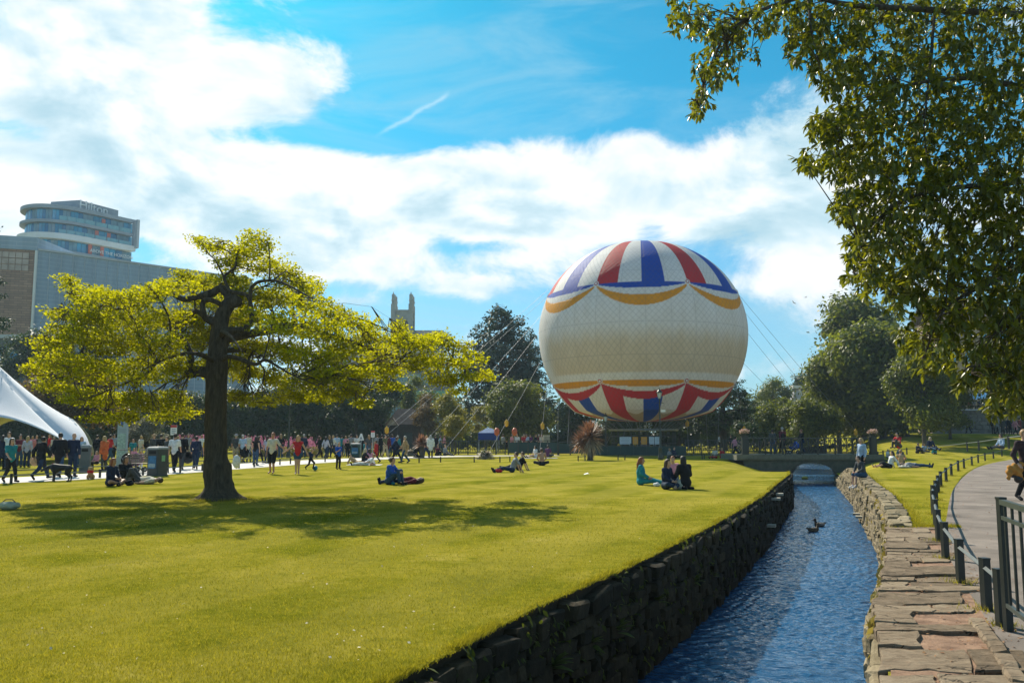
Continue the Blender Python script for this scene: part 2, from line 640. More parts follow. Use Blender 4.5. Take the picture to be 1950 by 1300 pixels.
# ------------------------------------------------------------------ water
def water_mat():
    m, b, out = newmat('stream_water')
    g = b.n('ShaderNodeNewGeometry')
    pos = g.outputs['Position']
    x, y, z = b.sep(pos)
    ca, sa = math.cos(0.37), math.sin(0.37)
    al = b.m('ADD', b.m('MULTIPLY', x, sa), b.m('MULTIPLY', y, ca))
    ac = b.m('SUBTRACT', b.m('MULTIPLY', x, ca), b.m('MULTIPLY', y, sa))
    v = b.comb(b.m('MULTIPLY', ac, 0.55), al, 0.0)
    h = b.m('ADD', b.noise(v, 6.5, 4, 0.6, 0.6), b.m('MULTIPLY', b.noise(v, 1.6, 3, 0.5, 0.5), 1.3))
    h = b.m('ADD', h, b.m('MULTIPLY', b.noise(v, 22, 2, 0.5), 0.22))
    bn = b.n('ShaderNodeBump')
    bn.inputs['Strength'].default_value = 1.0
    bn.inputs['Distance'].default_value = 0.05
    b.link(h, bn.inputs['Height'])
    p = b.n('ShaderNodeBsdfPrincipled')
    p.inputs['Base Color'].default_value = (0.018, 0.075, 0.175, 1)  # blue of the reflected sky is put into base colour and specular tint
    p.inputs['Roughness'].default_value = 0.07
    p.inputs['IOR'].default_value = 1.5
    p.inputs['Specular Tint'].default_value = (.70, .88, 1.0, 1)
    p.inputs['Specular IOR Level'].default_value = 0.5
    b.link(bn.outputs[0], p.inputs['Normal'])
    b.link(p.outputs[0], out.inputs[0])
    return m
M_WATER = water_mat()
WAVES = []
for k in range(34):
    lam = .07 * (5.0 ** RNG.random())
    th_ = RNG.normal(0, .75)
    kx, ky = math.sin(.37 + th_) * 2 * PI / lam, math.cos(.37 + th_) * 2 * PI / lam
    WAVES.append((kx, ky, RNG.uniform(0, 6.28), .045 * lam / (2 * PI)))
def wave_h(X, Y):
    h = np.zeros_like(X)
    gx, gy = np.sin(X * 1.3 + .4 * Y) * .35, np.cos(Y * .9 - X * .7) * .35      # bends the crests
    for kx, ky, ph_, a in WAVES:
        h += a * np.sin(kx * (X + gx) + ky * (Y + gy) + ph_)
    return h * 1.25
def water_strip(name, ys, nx, z):
    f = np.linspace(0, 1, nx)
    a, c = XL(ys) - .15, XR(ys) + .15
    X = a[:, None] + (c - a)[:, None] * f[None]
    Yg = np.repeat(ys[:, None], nx, 1)
    V = np.stack([X, Yg, z + wave_h(X, Yg)], -1).reshape(-1, 3)
    i = np.arange(len(V)).reshape(len(ys), nx)
    return tag(npmesh(name, V, np.stack([i[:-1, :-1], i[:-1, 1:], i[1:, 1:], i[1:, :-1]], -1).reshape(-1, 4), M_WATER, smooth=True), kind='structure')
water_strip('water', np.concatenate([np.arange(-4, 8, .3), np.arange(8, 22, .024), np.arange(22, 63.05, .045)]), 110, WATER_Z)
water_strip('water', np.arange(63.2, 112, .12), 40, WATER_Z + .3)
M_FOAM = plain('falling_water', (0.42, 0.55, 0.66), 0.25, 0.7, 9.0, bump=0.6, bscale=14, bdist=.05)
mb = MB()
for k in range(28):
    a, c = XL(63) - .1, XR(63) + .1
    xa, xb = a + (c - a) * k / 28, a + (c - a) * (k + 1) / 28
    j = [(0.0, .3), (-.10, .29), (-.2, .2), (-.25, .08), (-.30 - .05 * random.random(), -.03)]
    for q in range(4):
        mb.poly([(xa, 63.2 + j[q][0], WATER_Z + j[q][1]), (xb, 63.2 + j[q][0], WATER_Z + j[q][1]), (xb, 63.2 + j[q + 1][0], WATER_Z + j[q + 1][1]), (xa, 63.2 + j[q + 1][0], WATER_Z + j[q + 1][1])])
tag(mb.build('weir', M_FOAM), 'low weir spilling water behind the arch of the footbridge', 'weir')

# ------------------------------------------------------------------ stones
def stone_mesh(k):
    rs = np.random.default_rng(100 + k)
    bm = bmesh.new()
    bmesh.ops.create_cube(bm, size=1.0)
    bmesh.ops.bevel(bm, geom=bm.edges[:], offset=0.13, segments=1, affect='EDGES')
    for v in bm.verts:
        v.co += Vector(rs.uniform(-.06, .06, 3))
    me = bpy.data.meshes.new('stone')
    bm.to_mesh(me)
    bm.free()
    return me
STONES = [stone_mesh(k) for k in range(8)]
SV = [(np.array([v.co[:] for v in me.vertices]), [tuple(p.vertices) for p in me.polygons]) for me in STONES]
def rockmat(name, c1, c2, c3, bump=0.8):
    m, b, out = newmat(name)
    g = b.n('ShaderNodeNewGeometry')
    oi = b.n('ShaderNodeObjectInfo')
    pos = g.outputs['Position']
    f = b.m('ADD', b.m('MULTIPLY', b.noise(pos, 7, 6, 0.7), 0.75), b.m('MULTIPLY', oi.outputs['Random'], 0.3))
    c = b.ramp(f, [(0.3, c1), (0.55, c2), (0.8, c3)])
    p = b.n('ShaderNodeBsdfPrincipled')
    b.link(c, p.inputs['Base Color'])
    p.inputs['Roughness'].default_value = 0.9
    p.inputs['Specular IOR Level'].default_value = 0.2
    bn = b.n('ShaderNodeBump')
    bn.inputs['Strength'].default_value = bump
    bn.inputs['Distance'].default_value = 0.03
    b.link(b.noise(pos, 22, 7, 0.7), bn.inputs['Height'])
    b.link(bn.outputs[0], p.inputs['Normal'])
    b.link(p.outputs[0], out.inputs[0])
    return m
M_ROCK_D = rockmat('shade_toned_rubble', (0.013, 0.010, 0.004), (0.034, 0.025, 0.011), (0.075, 0.056, 0.028))  # shade of the left wall is put into this dark stone colour
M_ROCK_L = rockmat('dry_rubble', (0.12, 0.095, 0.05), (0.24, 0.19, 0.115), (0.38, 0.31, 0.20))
def slab_mat():
    m, b, out = newmat('sandstone_slab')
    g = b.n('ShaderNodeNewGeometry')
    oi = b.n('ShaderNodeObjectInfo')
    pos = g.outputs['Position']
    st = b.vm('MULTIPLY', pos, (.55, 1.5, 1))
    n = b.noise(pos, 4.5, 8, .72, .5)
    f = b.m('ADD', b.m('MULTIPLY', n, .8), b.m('MULTIPLY', oi.outputs['Random'], .22))
    c = b.ramp(f, [(.3, (.10, .072, .045)), (.5, (.225, .165, .108)), (.66, (.32, .245, .165)), (.85, (.42, .335, .235))])
    warp = b.vm('ADD', st, b.vm('MULTIPLY', b.noise(pos, 3, 4, .6, 0, True), (.5, .35, .2)))
    vo = b.n('ShaderNodeTexVoronoi', feature='DISTANCE_TO_EDGE')
    b.link(warp, vo.inputs['Vector'])
    vo.inputs['Scale'].default_value = 2.6
    crack = b.m('MULTIPLY', b.m('SUBTRACT', 1.0, b.ss(vo.outputs['Distance'], 0.0, .028)), b.ss(b.noise(pos, 1.7, 3), .45, .58))
    c = b.mix(b.m('MULTIPLY', crack, .85), c, (.035, .024, .015))
    c = b.mix(b.m('MULTIPLY', b.ss(b.noise(pos, 9, 6, .7), .56, .7), .5), c, (.20, .105, .06))
    p = b.n('ShaderNodeBsdfPrincipled')
    b.link(c, p.inputs['Base Color'])
    p.inputs['Roughness'].default_value = .9
    p.inputs['Specular IOR Level'].default_value = .2
    bn = b.n('ShaderNodeBump')
    bn.inputs['Strength'].default_value = 1.0
    bn.inputs['Distance'].default_value = .03
    b.link(b.m('SUBTRACT', b.m('ADD', b.noise(st, 16, 8, .75), b.noise(st, 3, 4, .6)), b.m('MULTIPLY', crack, 1.2)), bn.inputs['Height'])
    b.link(bn.outputs[0], p.inputs['Normal'])
    b.link(p.outputs[0], out.inputs[0])
    return m
M_SLAB = slab_mat()
M_SOIL = plain('dark_soil', (0.034, 0.024, 0.011), 0.95, 0.4, 9, bump=0.8, bscale=30)

def stone_wall(name, edge, side, y_near, y_far, y_part, mat, label):
    """rubble retaining wall of the stream; stones up to y_part are parts, the rest one piece of stuff"""
    root = empty(name, (float(edge(y_near)), y_near, WATER_Z), 0, label, 'retaining wall')
    ox, oy, oz = root.location
    core = MB()
    ysamp = np.arange(y_near - 3, y_far + .1, 1.0)
    for a, c in zip(ysamp[:-1], ysamp[1:]):
        xa, xb = float(edge(a)) + side * .05, float(edge(c)) + side * .05
        za, zb = float(terr(xa + side * .1, a)) - .012, float(terr(xb + side * .1, c)) - .012
        core.poly([(xa - ox, a - oy, WATER_Z - .4 - oz), (xb - ox, c - oy, WATER_Z - .4 - oz), (xb - ox, c - oy, zb - oz), (xa - ox, a - oy, za - oz)])
    core.build('backing', M_SOIL, root)
    BV, BF, nb = [], [], 0
    y = y_near
    rows = []
    z = WATER_Z - .18
    while z < 0.0:
        h = random.uniform(.10, .24)
        rows.append((z, h))
        z += h
    k_ = (-.05 - rows[0][0]) / (z - rows[0][0])
    rows = [(rows[0][0] + (a_ - rows[0][0]) * k_, h_ * k_) for a_, h_ in rows]
    npart = 0
    for z, h in rows:
        y = y_near + random.uniform(0, .3)
        while y < y_far:
            far = y > y_part
            l = random.choice((.2, .28, .36, .45, .6, .72)) * random.uniform(.85, 1.15) * (1.2 if far else 1)
            e0, e1 = float(edge(y)), float(edge(y + l * .92))
            ang = math.atan2(l * .92, e1 - e0)
            top = float(terr(e0 + side * .2, y))
            hh = h * random.uniform(.8, 1.15)
            zz = z + h / 2 + random.uniform(-.03, .02)
            if z + h > top - .3:
                hh, zz = h * .92, z + h / 2 - .025
            if z + h > top - .045:
                y += l * .92
                continue
            k = random.randrange(8)
            dep = random.uniform(.16, .26)
            loc = Vector(((e0 + e1) / 2 + -side * random.uniform(-.01, .05), y + l * .46, zz)) - root.location
            sc = (l * .94, dep, hh * .97)
            rz = ang + random.uniform(-.11, .11)
            if not far and npart < 300 and zz > WATER_Z - .12:
                share('stone', STONES[k], mat, root, loc, (random.uniform(-.09, .09), random.uniform(-.13, .13), rz), sc)
                npart += 1
            else:
                v, f = SV[k]
                w = v * np.array(sc)
                ca, sa = math.cos(rz), math.sin(rz)
                w = np.stack([w[:, 0] * ca - w[:, 1] * sa, w[:, 0] * sa + w[:, 1] * ca, w[:, 2]], 1) + np.array(loc)
                BF += [tuple(q + nb for q in p) for p in f]
                BV += w.tolist()
                nb += len(w)
            y += l * .92
    mb = MB(); mb.v = BV; mb.f = BF
    tag(mb.build('rubble', mat, root), kind='stuff')
    return root
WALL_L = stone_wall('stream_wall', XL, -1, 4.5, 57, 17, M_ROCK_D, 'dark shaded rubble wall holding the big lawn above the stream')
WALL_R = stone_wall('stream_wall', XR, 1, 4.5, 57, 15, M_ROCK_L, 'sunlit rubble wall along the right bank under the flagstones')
# earth banks of the stream above the bridge
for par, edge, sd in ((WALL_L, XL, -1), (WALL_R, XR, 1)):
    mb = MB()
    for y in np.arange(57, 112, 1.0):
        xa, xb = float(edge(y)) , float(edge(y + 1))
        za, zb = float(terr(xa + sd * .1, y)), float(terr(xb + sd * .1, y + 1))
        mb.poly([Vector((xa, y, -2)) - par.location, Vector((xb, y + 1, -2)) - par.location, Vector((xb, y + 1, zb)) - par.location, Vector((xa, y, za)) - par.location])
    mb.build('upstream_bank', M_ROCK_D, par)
xa, xb = float(XL(111.5)) - 3, float(XR(111.5)) + 3
MB().poly([Vector((xa, 111.5, -2)) - WALL_R.location, Vector((xb, 111.5, -2)) - WALL_R.location, Vector((xb, 111.5, float(terr(xb, 111.5)) - .02)) - WALL_R.location, Vector((xa, 111.5, .0)) - WALL_R.location]).build('upstream_end', M_ROCK_D, WALL_R)
MB().poly([Vector((xa, 111.5, .0)) - WALL_R.location, Vector((xb, 111.5, float(terr(xb, 111.5)) - .02)) - WALL_R.location, Vector((xb + 3, 120.4, float(terr(xb + 3, 119.6)) - .02)) - WALL_R.location, Vector((xa + 2, 120.4, -.02)) - WALL_R.location]).build('upstream_turf', M_GRASS, WALL_R)
# loose cap stones of the right wall beyond the slabs
y = 16.4
while y < 52:
    l = random.uniform(.3, .6)
    for w in (.10, .30):
        x = float(XR(y)) + w
        share('cap_stone', STONES[random.randrange(8)], M_ROCK_L, WALL_R,
              Vector((x, y, float(terr(x, y)) + random.uniform(-.03, .02))) - WALL_R.location,
              (random.uniform(-.08, .08), random.uniform(-.08, .08), 1.19 + random.uniform(-.2, .2)), (l, .24, .16))
    y += l * .95
# stepping ledges jutting from the walls
M_LEDGE = plain('grey_ledge', (0.36, 0.33, 0.26), 0.8, .2, 8, bump=.4)
for (x, y, sd) in ((1478, 936, 0), (1472, 949, 0), (1462, 1000, 0), (1642, 984, 1), (1637, 1000, 1)):
    yy = 15.0
    for yy in np.arange(10, 60, .1):
        p = P(x, y, yy)
        if (sd == 0 and p.x < XL(yy) + .14) or (sd == 1 and p.x > XR(yy) - .14):
            break
    e = XL(yy) if sd == 0 else XR(yy)
    par = WALL_L if sd == 0 else WALL_R
    MB().box(Vector((float(e) + (.1 if sd == 0 else -.1), float(yy), max(min(p.z, -.2), -1.2))) - par.location, (.5, .3, .07), 1.19 - PI / 2).build('step_stone', M_LEDGE, par)

# ------------------------------------------------------------------ right bank: dirt, slabs, kerb, asphalt path
M_DIRT = plain('littered_dirt', (0.27, 0.165, 0.105), 0.95, .45, 5, bump=.9, bscale=45, col2=(.14, .075, .045), bdist=.02)
pl = [G(*q) for q in ((1905, 1225), (1858, 1150), (1822, 1090), (1803, 1050), (1797, 1018), (1803, 985), (1807, 960), (1814, 935), (1828, 915), (1845, 900), (1862, 890), (1885, 883), (1915, 877), (1955, 871), (2040, 864))]
pl = [pl[0] - Vector((2.0, 4.6, 0)), pl[0] - Vector((1.0, 2.3, 0))] + pl
pathL = catmull(pl, 5)
def ribbon(name, L, width, mat, dz, n=12):
    V = []
    for k, p in enumerate(L):
        d = (L[min(k + 1, len(L) - 1)] - L[max(k - 1, 0)])
        d.z = 0
        d.normalize()
        s = Vector((d.y, -d.x, 0))
        for j in range(n + 1):
            q = p + s * width * j / n
            V.append((q.x, q.y, float(terr(q.x, q.y)) + dz))
    i = np.arange(len(V)).reshape(len(L), n + 1)
    return npmesh(name, V, np.stack([i[:-1, :-1], i[:-1, 1:], i[1:, 1:], i[1:, :-1]], -1).reshape(-1, 4), mat, smooth=True)
M_ASPH = plain('pale_asphalt', (0.22, 0.185, 0.16), 0.95, .34, .9, bump=.8, bscale=110, bdist=.014, spec=.15)
tag(ribbon('path', pathL, 5.5, M_ASPH, 0.016), kind='structure')
# dirt verge from the wall to the path on the near stretch
ys = np.arange(0.5, 16.6, .3)
V = []
py = [p.y for p in pathL]
px_ = [p.x for p in pathL]
for y in ys:
    a = float(XR(y)) + .02
    c = float(np.interp(y, py[:60], px_[:60])) + .3
    for k in range(9):
        V.append((a + (c - a) * k / 8, y + (.25 * math.sin(k * 2.1) if y > 16.3 else 0), .008))
i = np.arange(len(V)).reshape(len(ys), 9)
tag(npmesh('dirt_verge', V, np.stack([i[:-1, :-1], i[:-1, 1:], i[1:, 1:], i[1:, :-1]], -1).reshape(-1, 4), M_DIRT), kind='structure')
# flagstones on top of the right wall: broken, worn, lying almost flush with the dirt
def slab(pts, z, th, tilt):
    cx = sum(p[0] for p in pts) / len(pts); cy_ = sum(p[1] for p in pts) / len(pts)
    ring = []
    for k in range(len(pts)):                                    # ragged edges
        a, c = pts[k], pts[(k + 1) % len(pts)]
        ring.append((a[0] - cx, a[1] - cy_))
        for f in (.33, .67):
            ring.append((a[0] + (c[0] - a[0]) * f - cx + random.uniform(-.035, .035), a[1] + (c[1] - a[1]) * f - cy_ + random.uniform(-.035, .035)))
    n = len(ring)
    bm = bmesh.new()
    top = [bm.verts.new((p[0] * .975, p[1] * .975, th / 2 + random.uniform(-.004, .004))) for p in ring]
    mid = [bm.verts.new((p[0], p[1], th / 2 - .012)) for p in ring]
    low = [bm.verts.new((p[0] * .98, p[1] * .98, -th / 2)) for p in ring]
    bm.faces.new(top)
    for k in range(n):
        l = (k + 1) % n
        bm.faces.new((mid[k], mid[l], top[l], top[k]))
        bm.faces.new((low[k], low[l], mid[l], mid[k]))
    me = bpy.data.meshes.new('flagstone')
    bm.to_mesh(me); bm.free()
    return share('flagstone', me, M_SLAB, WALL_R, Vector((cx, cy_, z)) - WALL_R.location, (tilt[0], tilt[1], 0), (1, 1, 1))
def edgeline(y):
    """one joint across the strip: (x offset from the wall edge, y) from the water side to the dirt side"""
    sk = random.uniform(-.14, .06)
    return [(f, y + sk * f + random.uniform(-.05, .05)) for f in (0, .33, .6, 1.0)]
y = 3.4
prev = edgeline(y)
row = 0
while y < 16.0:
    y += random.choice((.22, .3, .4, .5, .7)) * random.uniform(.85, 1.2)
    cur = edgeline(y)
    wid = float(np.interp(y, [4, 7, 10, 13, 16], [1.15, 1.1, 1.15, 1.0, .85])) * random.uniform(.75, 1.08)
    def W3(q, ins=0.0):
        return (float(XR(q[1])) - .07 + q[0] * wid, q[1] + ins)
    cuts = random.choice(([0, 3], [0, 2, 3], [0, 1, 3], [0, 2, 3], [0, 1, 2, 3]))
    g = .012
    for a, c in zip(cuts[:-1], cuts[1:]):
        if c == 3 and row in (4, 7, 9, 12, 16, 21) and a > 0:
            continue                                            # a piece has broken away, dirt shows
        pts = [W3(prev[k], g) for k in range(a, c + 1)] + [W3(cur[k], -g) for k in range(c, a - 1, -1)]
        ga = .012 if a > 0 else 0
        pts = [(p[0] + (ga if (i_ == 0 or i_ == len(pts) - 1) else 0), p[1]) for i_, p in enumerate(pts)]
        slab(pts, random.uniform(-.032, -.012) + (.02 if random.random() < .15 else 0), .10, (random.uniform(-.018, .018), random.uniform(-.012, .012)))
    prev = cur
    if row in (5, 11):                                           # open gaps at the water side
        y += .16
        prev = [(q[0], q[1] + (.16 if q[0] < .5 else .05)) for q in cur]
    row += 1
# kerb stones between the dirt and the path
kp = [hit0(*q) for q in ((1857, 1188), (1874, 1207), (1895, 1231), (1908, 1255), (1925, 1282), (1946, 1310), (1965, 1350), (1990, 1400))]
for a, c in zip(kp[:-1], kp[1:]):
    d = c - a
    share('kerb_stone', STONES[random.randrange(8)], M_SLAB, WALL_R, (a + c) / 2 + Vector((0, 0, -.01)) - WALL_R.location,
          (0, random.uniform(-.05, .05), math.atan2(d.y, d.x)), (d.length * .97, .13, .14))
# litter of dead leaves on the dirt: uncountable
n = 1500
yy = RNG.uniform(4.5, 16, n)
xx = XR(yy) + .1 + RNG.random(n) ** .7 * 1.6
cen = np.stack([xx, yy, np.full(n, .018) + RNG.random(n) * .01], 1)
keep = xx < np.interp(yy, py[:60], px_[:60]) + .25
cen = cen[keep]
yp_ = RNG.uniform(5, 40, 500)
xp_ = np.interp(yp_, py[:80], px_[:80]) + RNG.random(500) ** 1.6 * 4.5
cen = np.concatenate([cen, np.stack([xp_, yp_, np.full(500, .03)], 1)])

def leaf_quads(cen, size, nrm, jitter=0.6, aspect=0.55, ax=None):
    """diamond leaves: returns V, quads. nrm (n,3) preferred normal"""
    n = len(cen)
    N = nrm + RNG.normal(0, jitter, (n, 3))
    N /= np.linalg.norm(N, axis=1)[:, None] + 1e-9
    A = RNG.normal(0, 1, (n, 3)) if ax is None else ax + RNG.normal(0, .35, (n, 3))
    A -= (A * N).sum(1)[:, None] * N
    A /= np.linalg.norm(A, axis=1)[:, None] + 1e-9
    B = np.cross(N, A)
    s = (size if np.ndim(size) else np.full(n, size))[:, None]
    V = np.empty((n, 4, 3))
    V[:, 0] = cen - A * s * .5
    V[:, 1] = cen + B * s * aspect * .5 - A * s * .05 + N * s * .06
    V[:, 2] = cen + A * s * .5
    V[:, 3] = cen - B * s * aspect * .5 - A * s * .05 + N * s * .06
    return V.reshape(-1, 3), np.arange(n * 4).reshape(n, 4)
M_LITTER = leafmat('dead_leaf', (0.16, 0.055, 0.02), (0.45, 0.26, 0.13), .15, (1, 1, 1), .8)
V, Q = leaf_quads(cen, RNG.uniform(.015, .05, len(cen)), np.tile([0, 0, 1.], (len(cen), 1)), .25)
tag(npmesh('leaf_litter', V, Q, M_LITTER), 'brown leaf litter on the dirt beside the flagstones', 'leaf litter', kind='stuff')

# ------------------------------------------------------------------ pale path on the left
M_PAVE = plain('pale_paving', (0.52, 0.49, 0.45), 0.85, .1, 1.5, bump=.3, bscale=40)
lp = [Vector(q) for q in ((-26, 19, 0), (-18.2, 30.4, 0), (-15.2, 36.6, 0), (-13.4, 45, 0), (-11.2, 54.5, 0), (-8.0, 63, 0), (-3, 69.5, 0), (4, 71.5, 0))]
leftpath = catmull(lp, 6)
def ribbonL(L, width):
    return [p + Vector((0, 0, 0)) for p in L]
W = []
for k, p in enumerate(leftpath):
    d = (leftpath[min(k + 1, len(leftpath) - 1)] - leftpath[max(k - 1, 0)]).normalized()
    s = Vector((-d.y, d.x, 0))
    wd = np.interp(p.x, [-26, -11, 0, 17], [3.6, 4.2, 2.2, 1.6])
    for j in range(5):
        q = p + s * wd * j / 4
        W.append((q.x, q.y, .014))
i = np.arange(len(W)).reshape(len(leftpath), 5)
tag(npmesh('footpath', W, np.stack([i[:-1, :-1], i[1:, :-1], i[1:, 1:], i[:-1, 1:]], -1).reshape(-1, 4), M_PAVE), kind='structure')

# ------------------------------------------------------------------ knee-rail fences
M_RAIL = plain('dark_green_rail', (0.014, 0.018, 0.015), 0.45, .25, 20, bump=.2, spec=.5)
M_RAILTOP = plain('worn_green_rail', (0.040, 0.052, 0.045), 0.42, .3, 20, spec=.6)
def knee_fence(pts, h, w, label, group=None):
    root = empty('knee_rail_fence', pts[0], 0, label, 'fence', group)
    o = root.location
    post = MB().box((0, 0, h / 2 - .06), (w, w, h + .12)).box((0, 0, h + .008), (w * 1.08, w * 1.08, .016))
    pm = post.build('post', M_RAIL, root)
    pm.location = (0, 0, 0)
    for p in pts[1:]:
        share('post', pm.data, None, root, p - o, (0, 0, random.uniform(-.1, .1)))
    for a, c in zip(pts[:-1], pts[1:]):
        d = c - a
        a2, c2 = a + Vector((0, 0, h * .84)) - o, c + Vector((0, 0, h * .84)) - o
        mb = MB().tube([a2 + d * .02, c2 - d * .02], w * .33, 4)
        mb.build('rail', M_RAILTOP, root)
    return root
near_fence = [G(*q) for q in ((1880, 1165), (1830, 1113), (1801, 1066), (1788, 1032), (1783, 1004), (1778, 980), (1778, 965), (1783, 952), (1787, 938), (1792, 927), (1802, 917), (1812, 906), (1825, 897), (1836, 892), (1851, 886), (1863, 881), (1876, 877), (1892, 873), (1908, 868.5), (1932, 863), (1965, 858))]
near_fence = [hit0(1908, 1195)] + near_fence
knee_fence(near_fence, .5, .075, 'dark green knee rail curving along the asphalt path')
knee_fence([G(*q) for q in ((1672, 873), (1682, 871), (1693, 869.5), (1727, 865), (1763, 862), (1779, 860.5), (1842, 856), (1864, 854.5), (1921, 849), (1960, 846))], .5, .08, 'knee rail crossing the right slope behind the bridge end')
fl = [hit0(*q) for q in ((-30, 925), (21, 920), (102, 915), (190, 909.5), (272, 905), (314, 902.5), (343, 900.5), (385, 896.5), (420, 894), (455, 891.6), (484, 889.5), (533, 885), (553, 883.5), (619, 879.5))]
knee_fence(fl, .33, .07, 'low knee rail along the near edge of the pale footpath')
knee_fence([hit0(*q) for q in ((745, 881), (798, 881), (839, 880), (903, 880.3), (952, 880), (971, 879))], .33, .07, 'low knee rail on the lawn below the spiky bush')
knee_fence([hit0(*q) for q in ((1101, 877.5), (1114, 876.5))], .33, .07, 'short knee rail beside the large shaggy palm')
knee_fence([hit0(*q) for q in ((1177, 876), (1190, 875.5), (1257, 874.6), (1264, 874.2), (1337, 874), (1341, 873.6), (1412, 872.5))], .33, .07, 'knee rail running past the tall lamp post to the bridge')
fb = []
for q in lp[:6]:
    pass
for k in range(6, len(leftpath) - 12, 5):
    p = leftpath[k]
    d = (leftpath[k + 1] - leftpath[k - 1]).normalized()
    fb.append(p + Vector((-d.y, d.x, 0)) * (float(np.interp(p.x, [-26, -11, 0, 17], [3.6, 4.2, 2.2, 1.6])) + .25))
knee_fence(fb, .33, .07, 'low knee rail along the far edge of the pale footpath')

# tall railing at the right edge
root = empty('tall_railing', hit0(1921, 1205), 0, 'tall dark green bar railing at the right edge', 'railing')
o0 = root.location
dirv = Vector((-.30, -.954, 0)).normalized()
Lr = 4.2
post = MB().box((0, 0, .54), (.06, .06, 1.2)).box((0, 0, 1.15), (.068, .068, .02)).build('post', M_RAIL, root)
share('post', post.data, None, root, dirv * 2.1)
share('post', post.data, None, root, dirv * 4.2)
for z, w in ((1.12, .045), (.985, .032), (.24, .036)):
    MB().bar(Vector((0, 0, z)) + dirv * .03, Vector((0, 0, z)) + dirv * Lr, w).build('rail', M_RAILTOP, root)
barm = MB().box((0, 0, .68), (.018, .018, .86)).build('bar', M_RAIL, root)
barm.location = dirv * .12
k = .38
while k < Lr - .05:
    share('bar', barm.data, None, root, dirv * k)
    k += .26

# ------------------------------------------------------------------ footbridge
M_BSTONE = plain('bridge_stone', (0.085, 0.085, 0.062), 0.9, .3, 3, bump=.6, bscale=18, bdist=.03)
M_BCOPE = plain('bridge_coping', (0.14, 0.135, 0.10), 0.85, .25, 4, bump=.4)
BY = 57.0
bl, br = P(1416, 866, BY).x, P(1667, 866, BY).x
bz = .41
root = empty('footbridge', ((bl + br) / 2, BY, 0), 0, 'stone arch footbridge with dark green railing over the stream', 'bridge')
ox, oy, oz = root.location
ax0, ax1 = float(XL(BY)) + .02, float(XR(BY)) - .02
def arch(x):
    t = np.clip((x - (ax0 + ax1) / 2) / ((ax1 - ax0) / 2), -1, 1)
    return -1.0 + .9 * math.sqrt(max(0, 1 - t * t))
xsn = np.linspace(ax0, ax1, 21)
for nm, yy, sk in (('arch_wall', BY, 0.0), ('arch_wall', BY + 4.0, 1.4)):
    mb = MB()
    mb.poly([(bl - ox, yy - oy, -1.9), (ax0 + sk - ox, yy - oy, -1.9), (ax0 + sk - ox, yy - oy, .1), (bl - ox, yy - oy, .1)])
    mb.poly([(ax1 + sk - ox, yy - oy, -1.9), (br + 1.4 - ox, yy - oy, -1.9), (br + 1.4 - ox, yy - oy, .1), (ax1 + sk - ox, yy - oy, .1)])
    for a, c in zip(xsn[:-1], xsn[1:]):
        mb.poly([(a + sk - ox, yy - oy, arch(a)), (c + sk - ox, yy - oy, arch(c)), (c + sk - ox, yy - oy, .1), (a + sk - ox, yy - oy, .1)])
    mb.build(nm, M_BSTONE, root)
mb = MB()
prof = [(ax0, -1.9)] + [(x, arch(x)) for x in xsn] + [(ax1, -1.9)]
for a, c in zip(prof[:-1], prof[1:]):
    mb.poly([(a[0] - ox, 0, a[1]), (c[0] - ox, 0, c[1]), (c[0] + 1.4 - ox, 4.0, c[1]), (a[0] + 1.4 - ox, 4.0, a[1])])
mb.build('barrel_vault', M_BSTONE, root)
# ring of voussoirs round the arch
for k in range(15):
    a0, a1 = PI - PI * k / 15 - .012, PI - PI * (k + 1) / 15 + .012
    hw, hh, cx = (ax1 - ax0) / 2, .9, (ax0 + ax1) / 2 - ox
    pts = []
    for (an, g) in ((a0, 1.0), (a1, 1.0), (a1, 1.13), (a0, 1.13)):
        pts.append((cx + math.cos(an) * hw * (1 + (g - 1) * .6), -1.0 + math.sin(an) * (hh + (g - 1) * 1.3)))
    mb = MB()
    mb.poly([(p[0], -.04, p[1]) for p in pts])
    for q in range(4):
        r_ = (q + 1) % 4
        mb.poly([(pts[q][0], -.04, pts[q][1]), (pts[q][0], .02, pts[q][1]), (pts[r_][0], .02, pts[r_][1]), (pts[r_][0], -.04, pts[r_][1])])
    mb.build('voussoir', M_BSTONE, root)
MB().box(((bl + br) / 2 - ox, 2.0, .245), (br - bl + 1.0, 4.3, .33)).build('deck', M_BCOPE, root)
nco = 9
for k in range(nco):
    wd = (br - bl + 1.0) / nco
    MB().box((bl - .5 + wd * (k + .5) - ox, -.03, .30), (wd - .02, .36, .29)).build('coping_stone', M_BCOPE, root)
def bridge_rail(y, x0, x1, sub):
    r = MB().bar((x0, y, bz + 1.1), (x1, y, bz + 1.1), .07, .05).build('top_rail', M_RAILTOP, root)
    MB().bar((x0, y, bz + .12), (x1, y, bz + .12), .05).build('bottom_rail', M_RAIL, root)
    np_ = 7
    st = (x1 - x0) / np_
    for k in range(np_ + 1):
        MB().box((x0 + st * k, y, bz + .55), (.09, .09, 1.1)).build('post', M_RAIL, root)
    for k in range(np_):
        a = x0 + st * k
        for f in (.36, .64):
            MB().box((a + st * f, y, bz + .6), (.028, .028, .95)).build('baluster', M_RAIL, root)
        for (u0, u1) in ((.04, .36), (.64, .96)):
            MB().bar((a + st * u0, y, bz + .14), (a + st * u1, y, bz + 1.06), .028).bar((a + st * u0, y + .03, bz + 1.06), (a + st * u1, y + .03, bz + .14), .028).build('cross_brace', M_RAIL, root)
        mb = MB()
        mb.tube([(a + st * .5, y - .03, bz + .62), (a + st * .5, y + .03, bz + .62)], .11, 12)
        mb.build('roundel', M_RAIL, root)
        MB().bar((a + st * .36, y, bz + .62), (a + st * .64, y, bz + .62), .025).build('roundel_bar', M_RAIL, root)
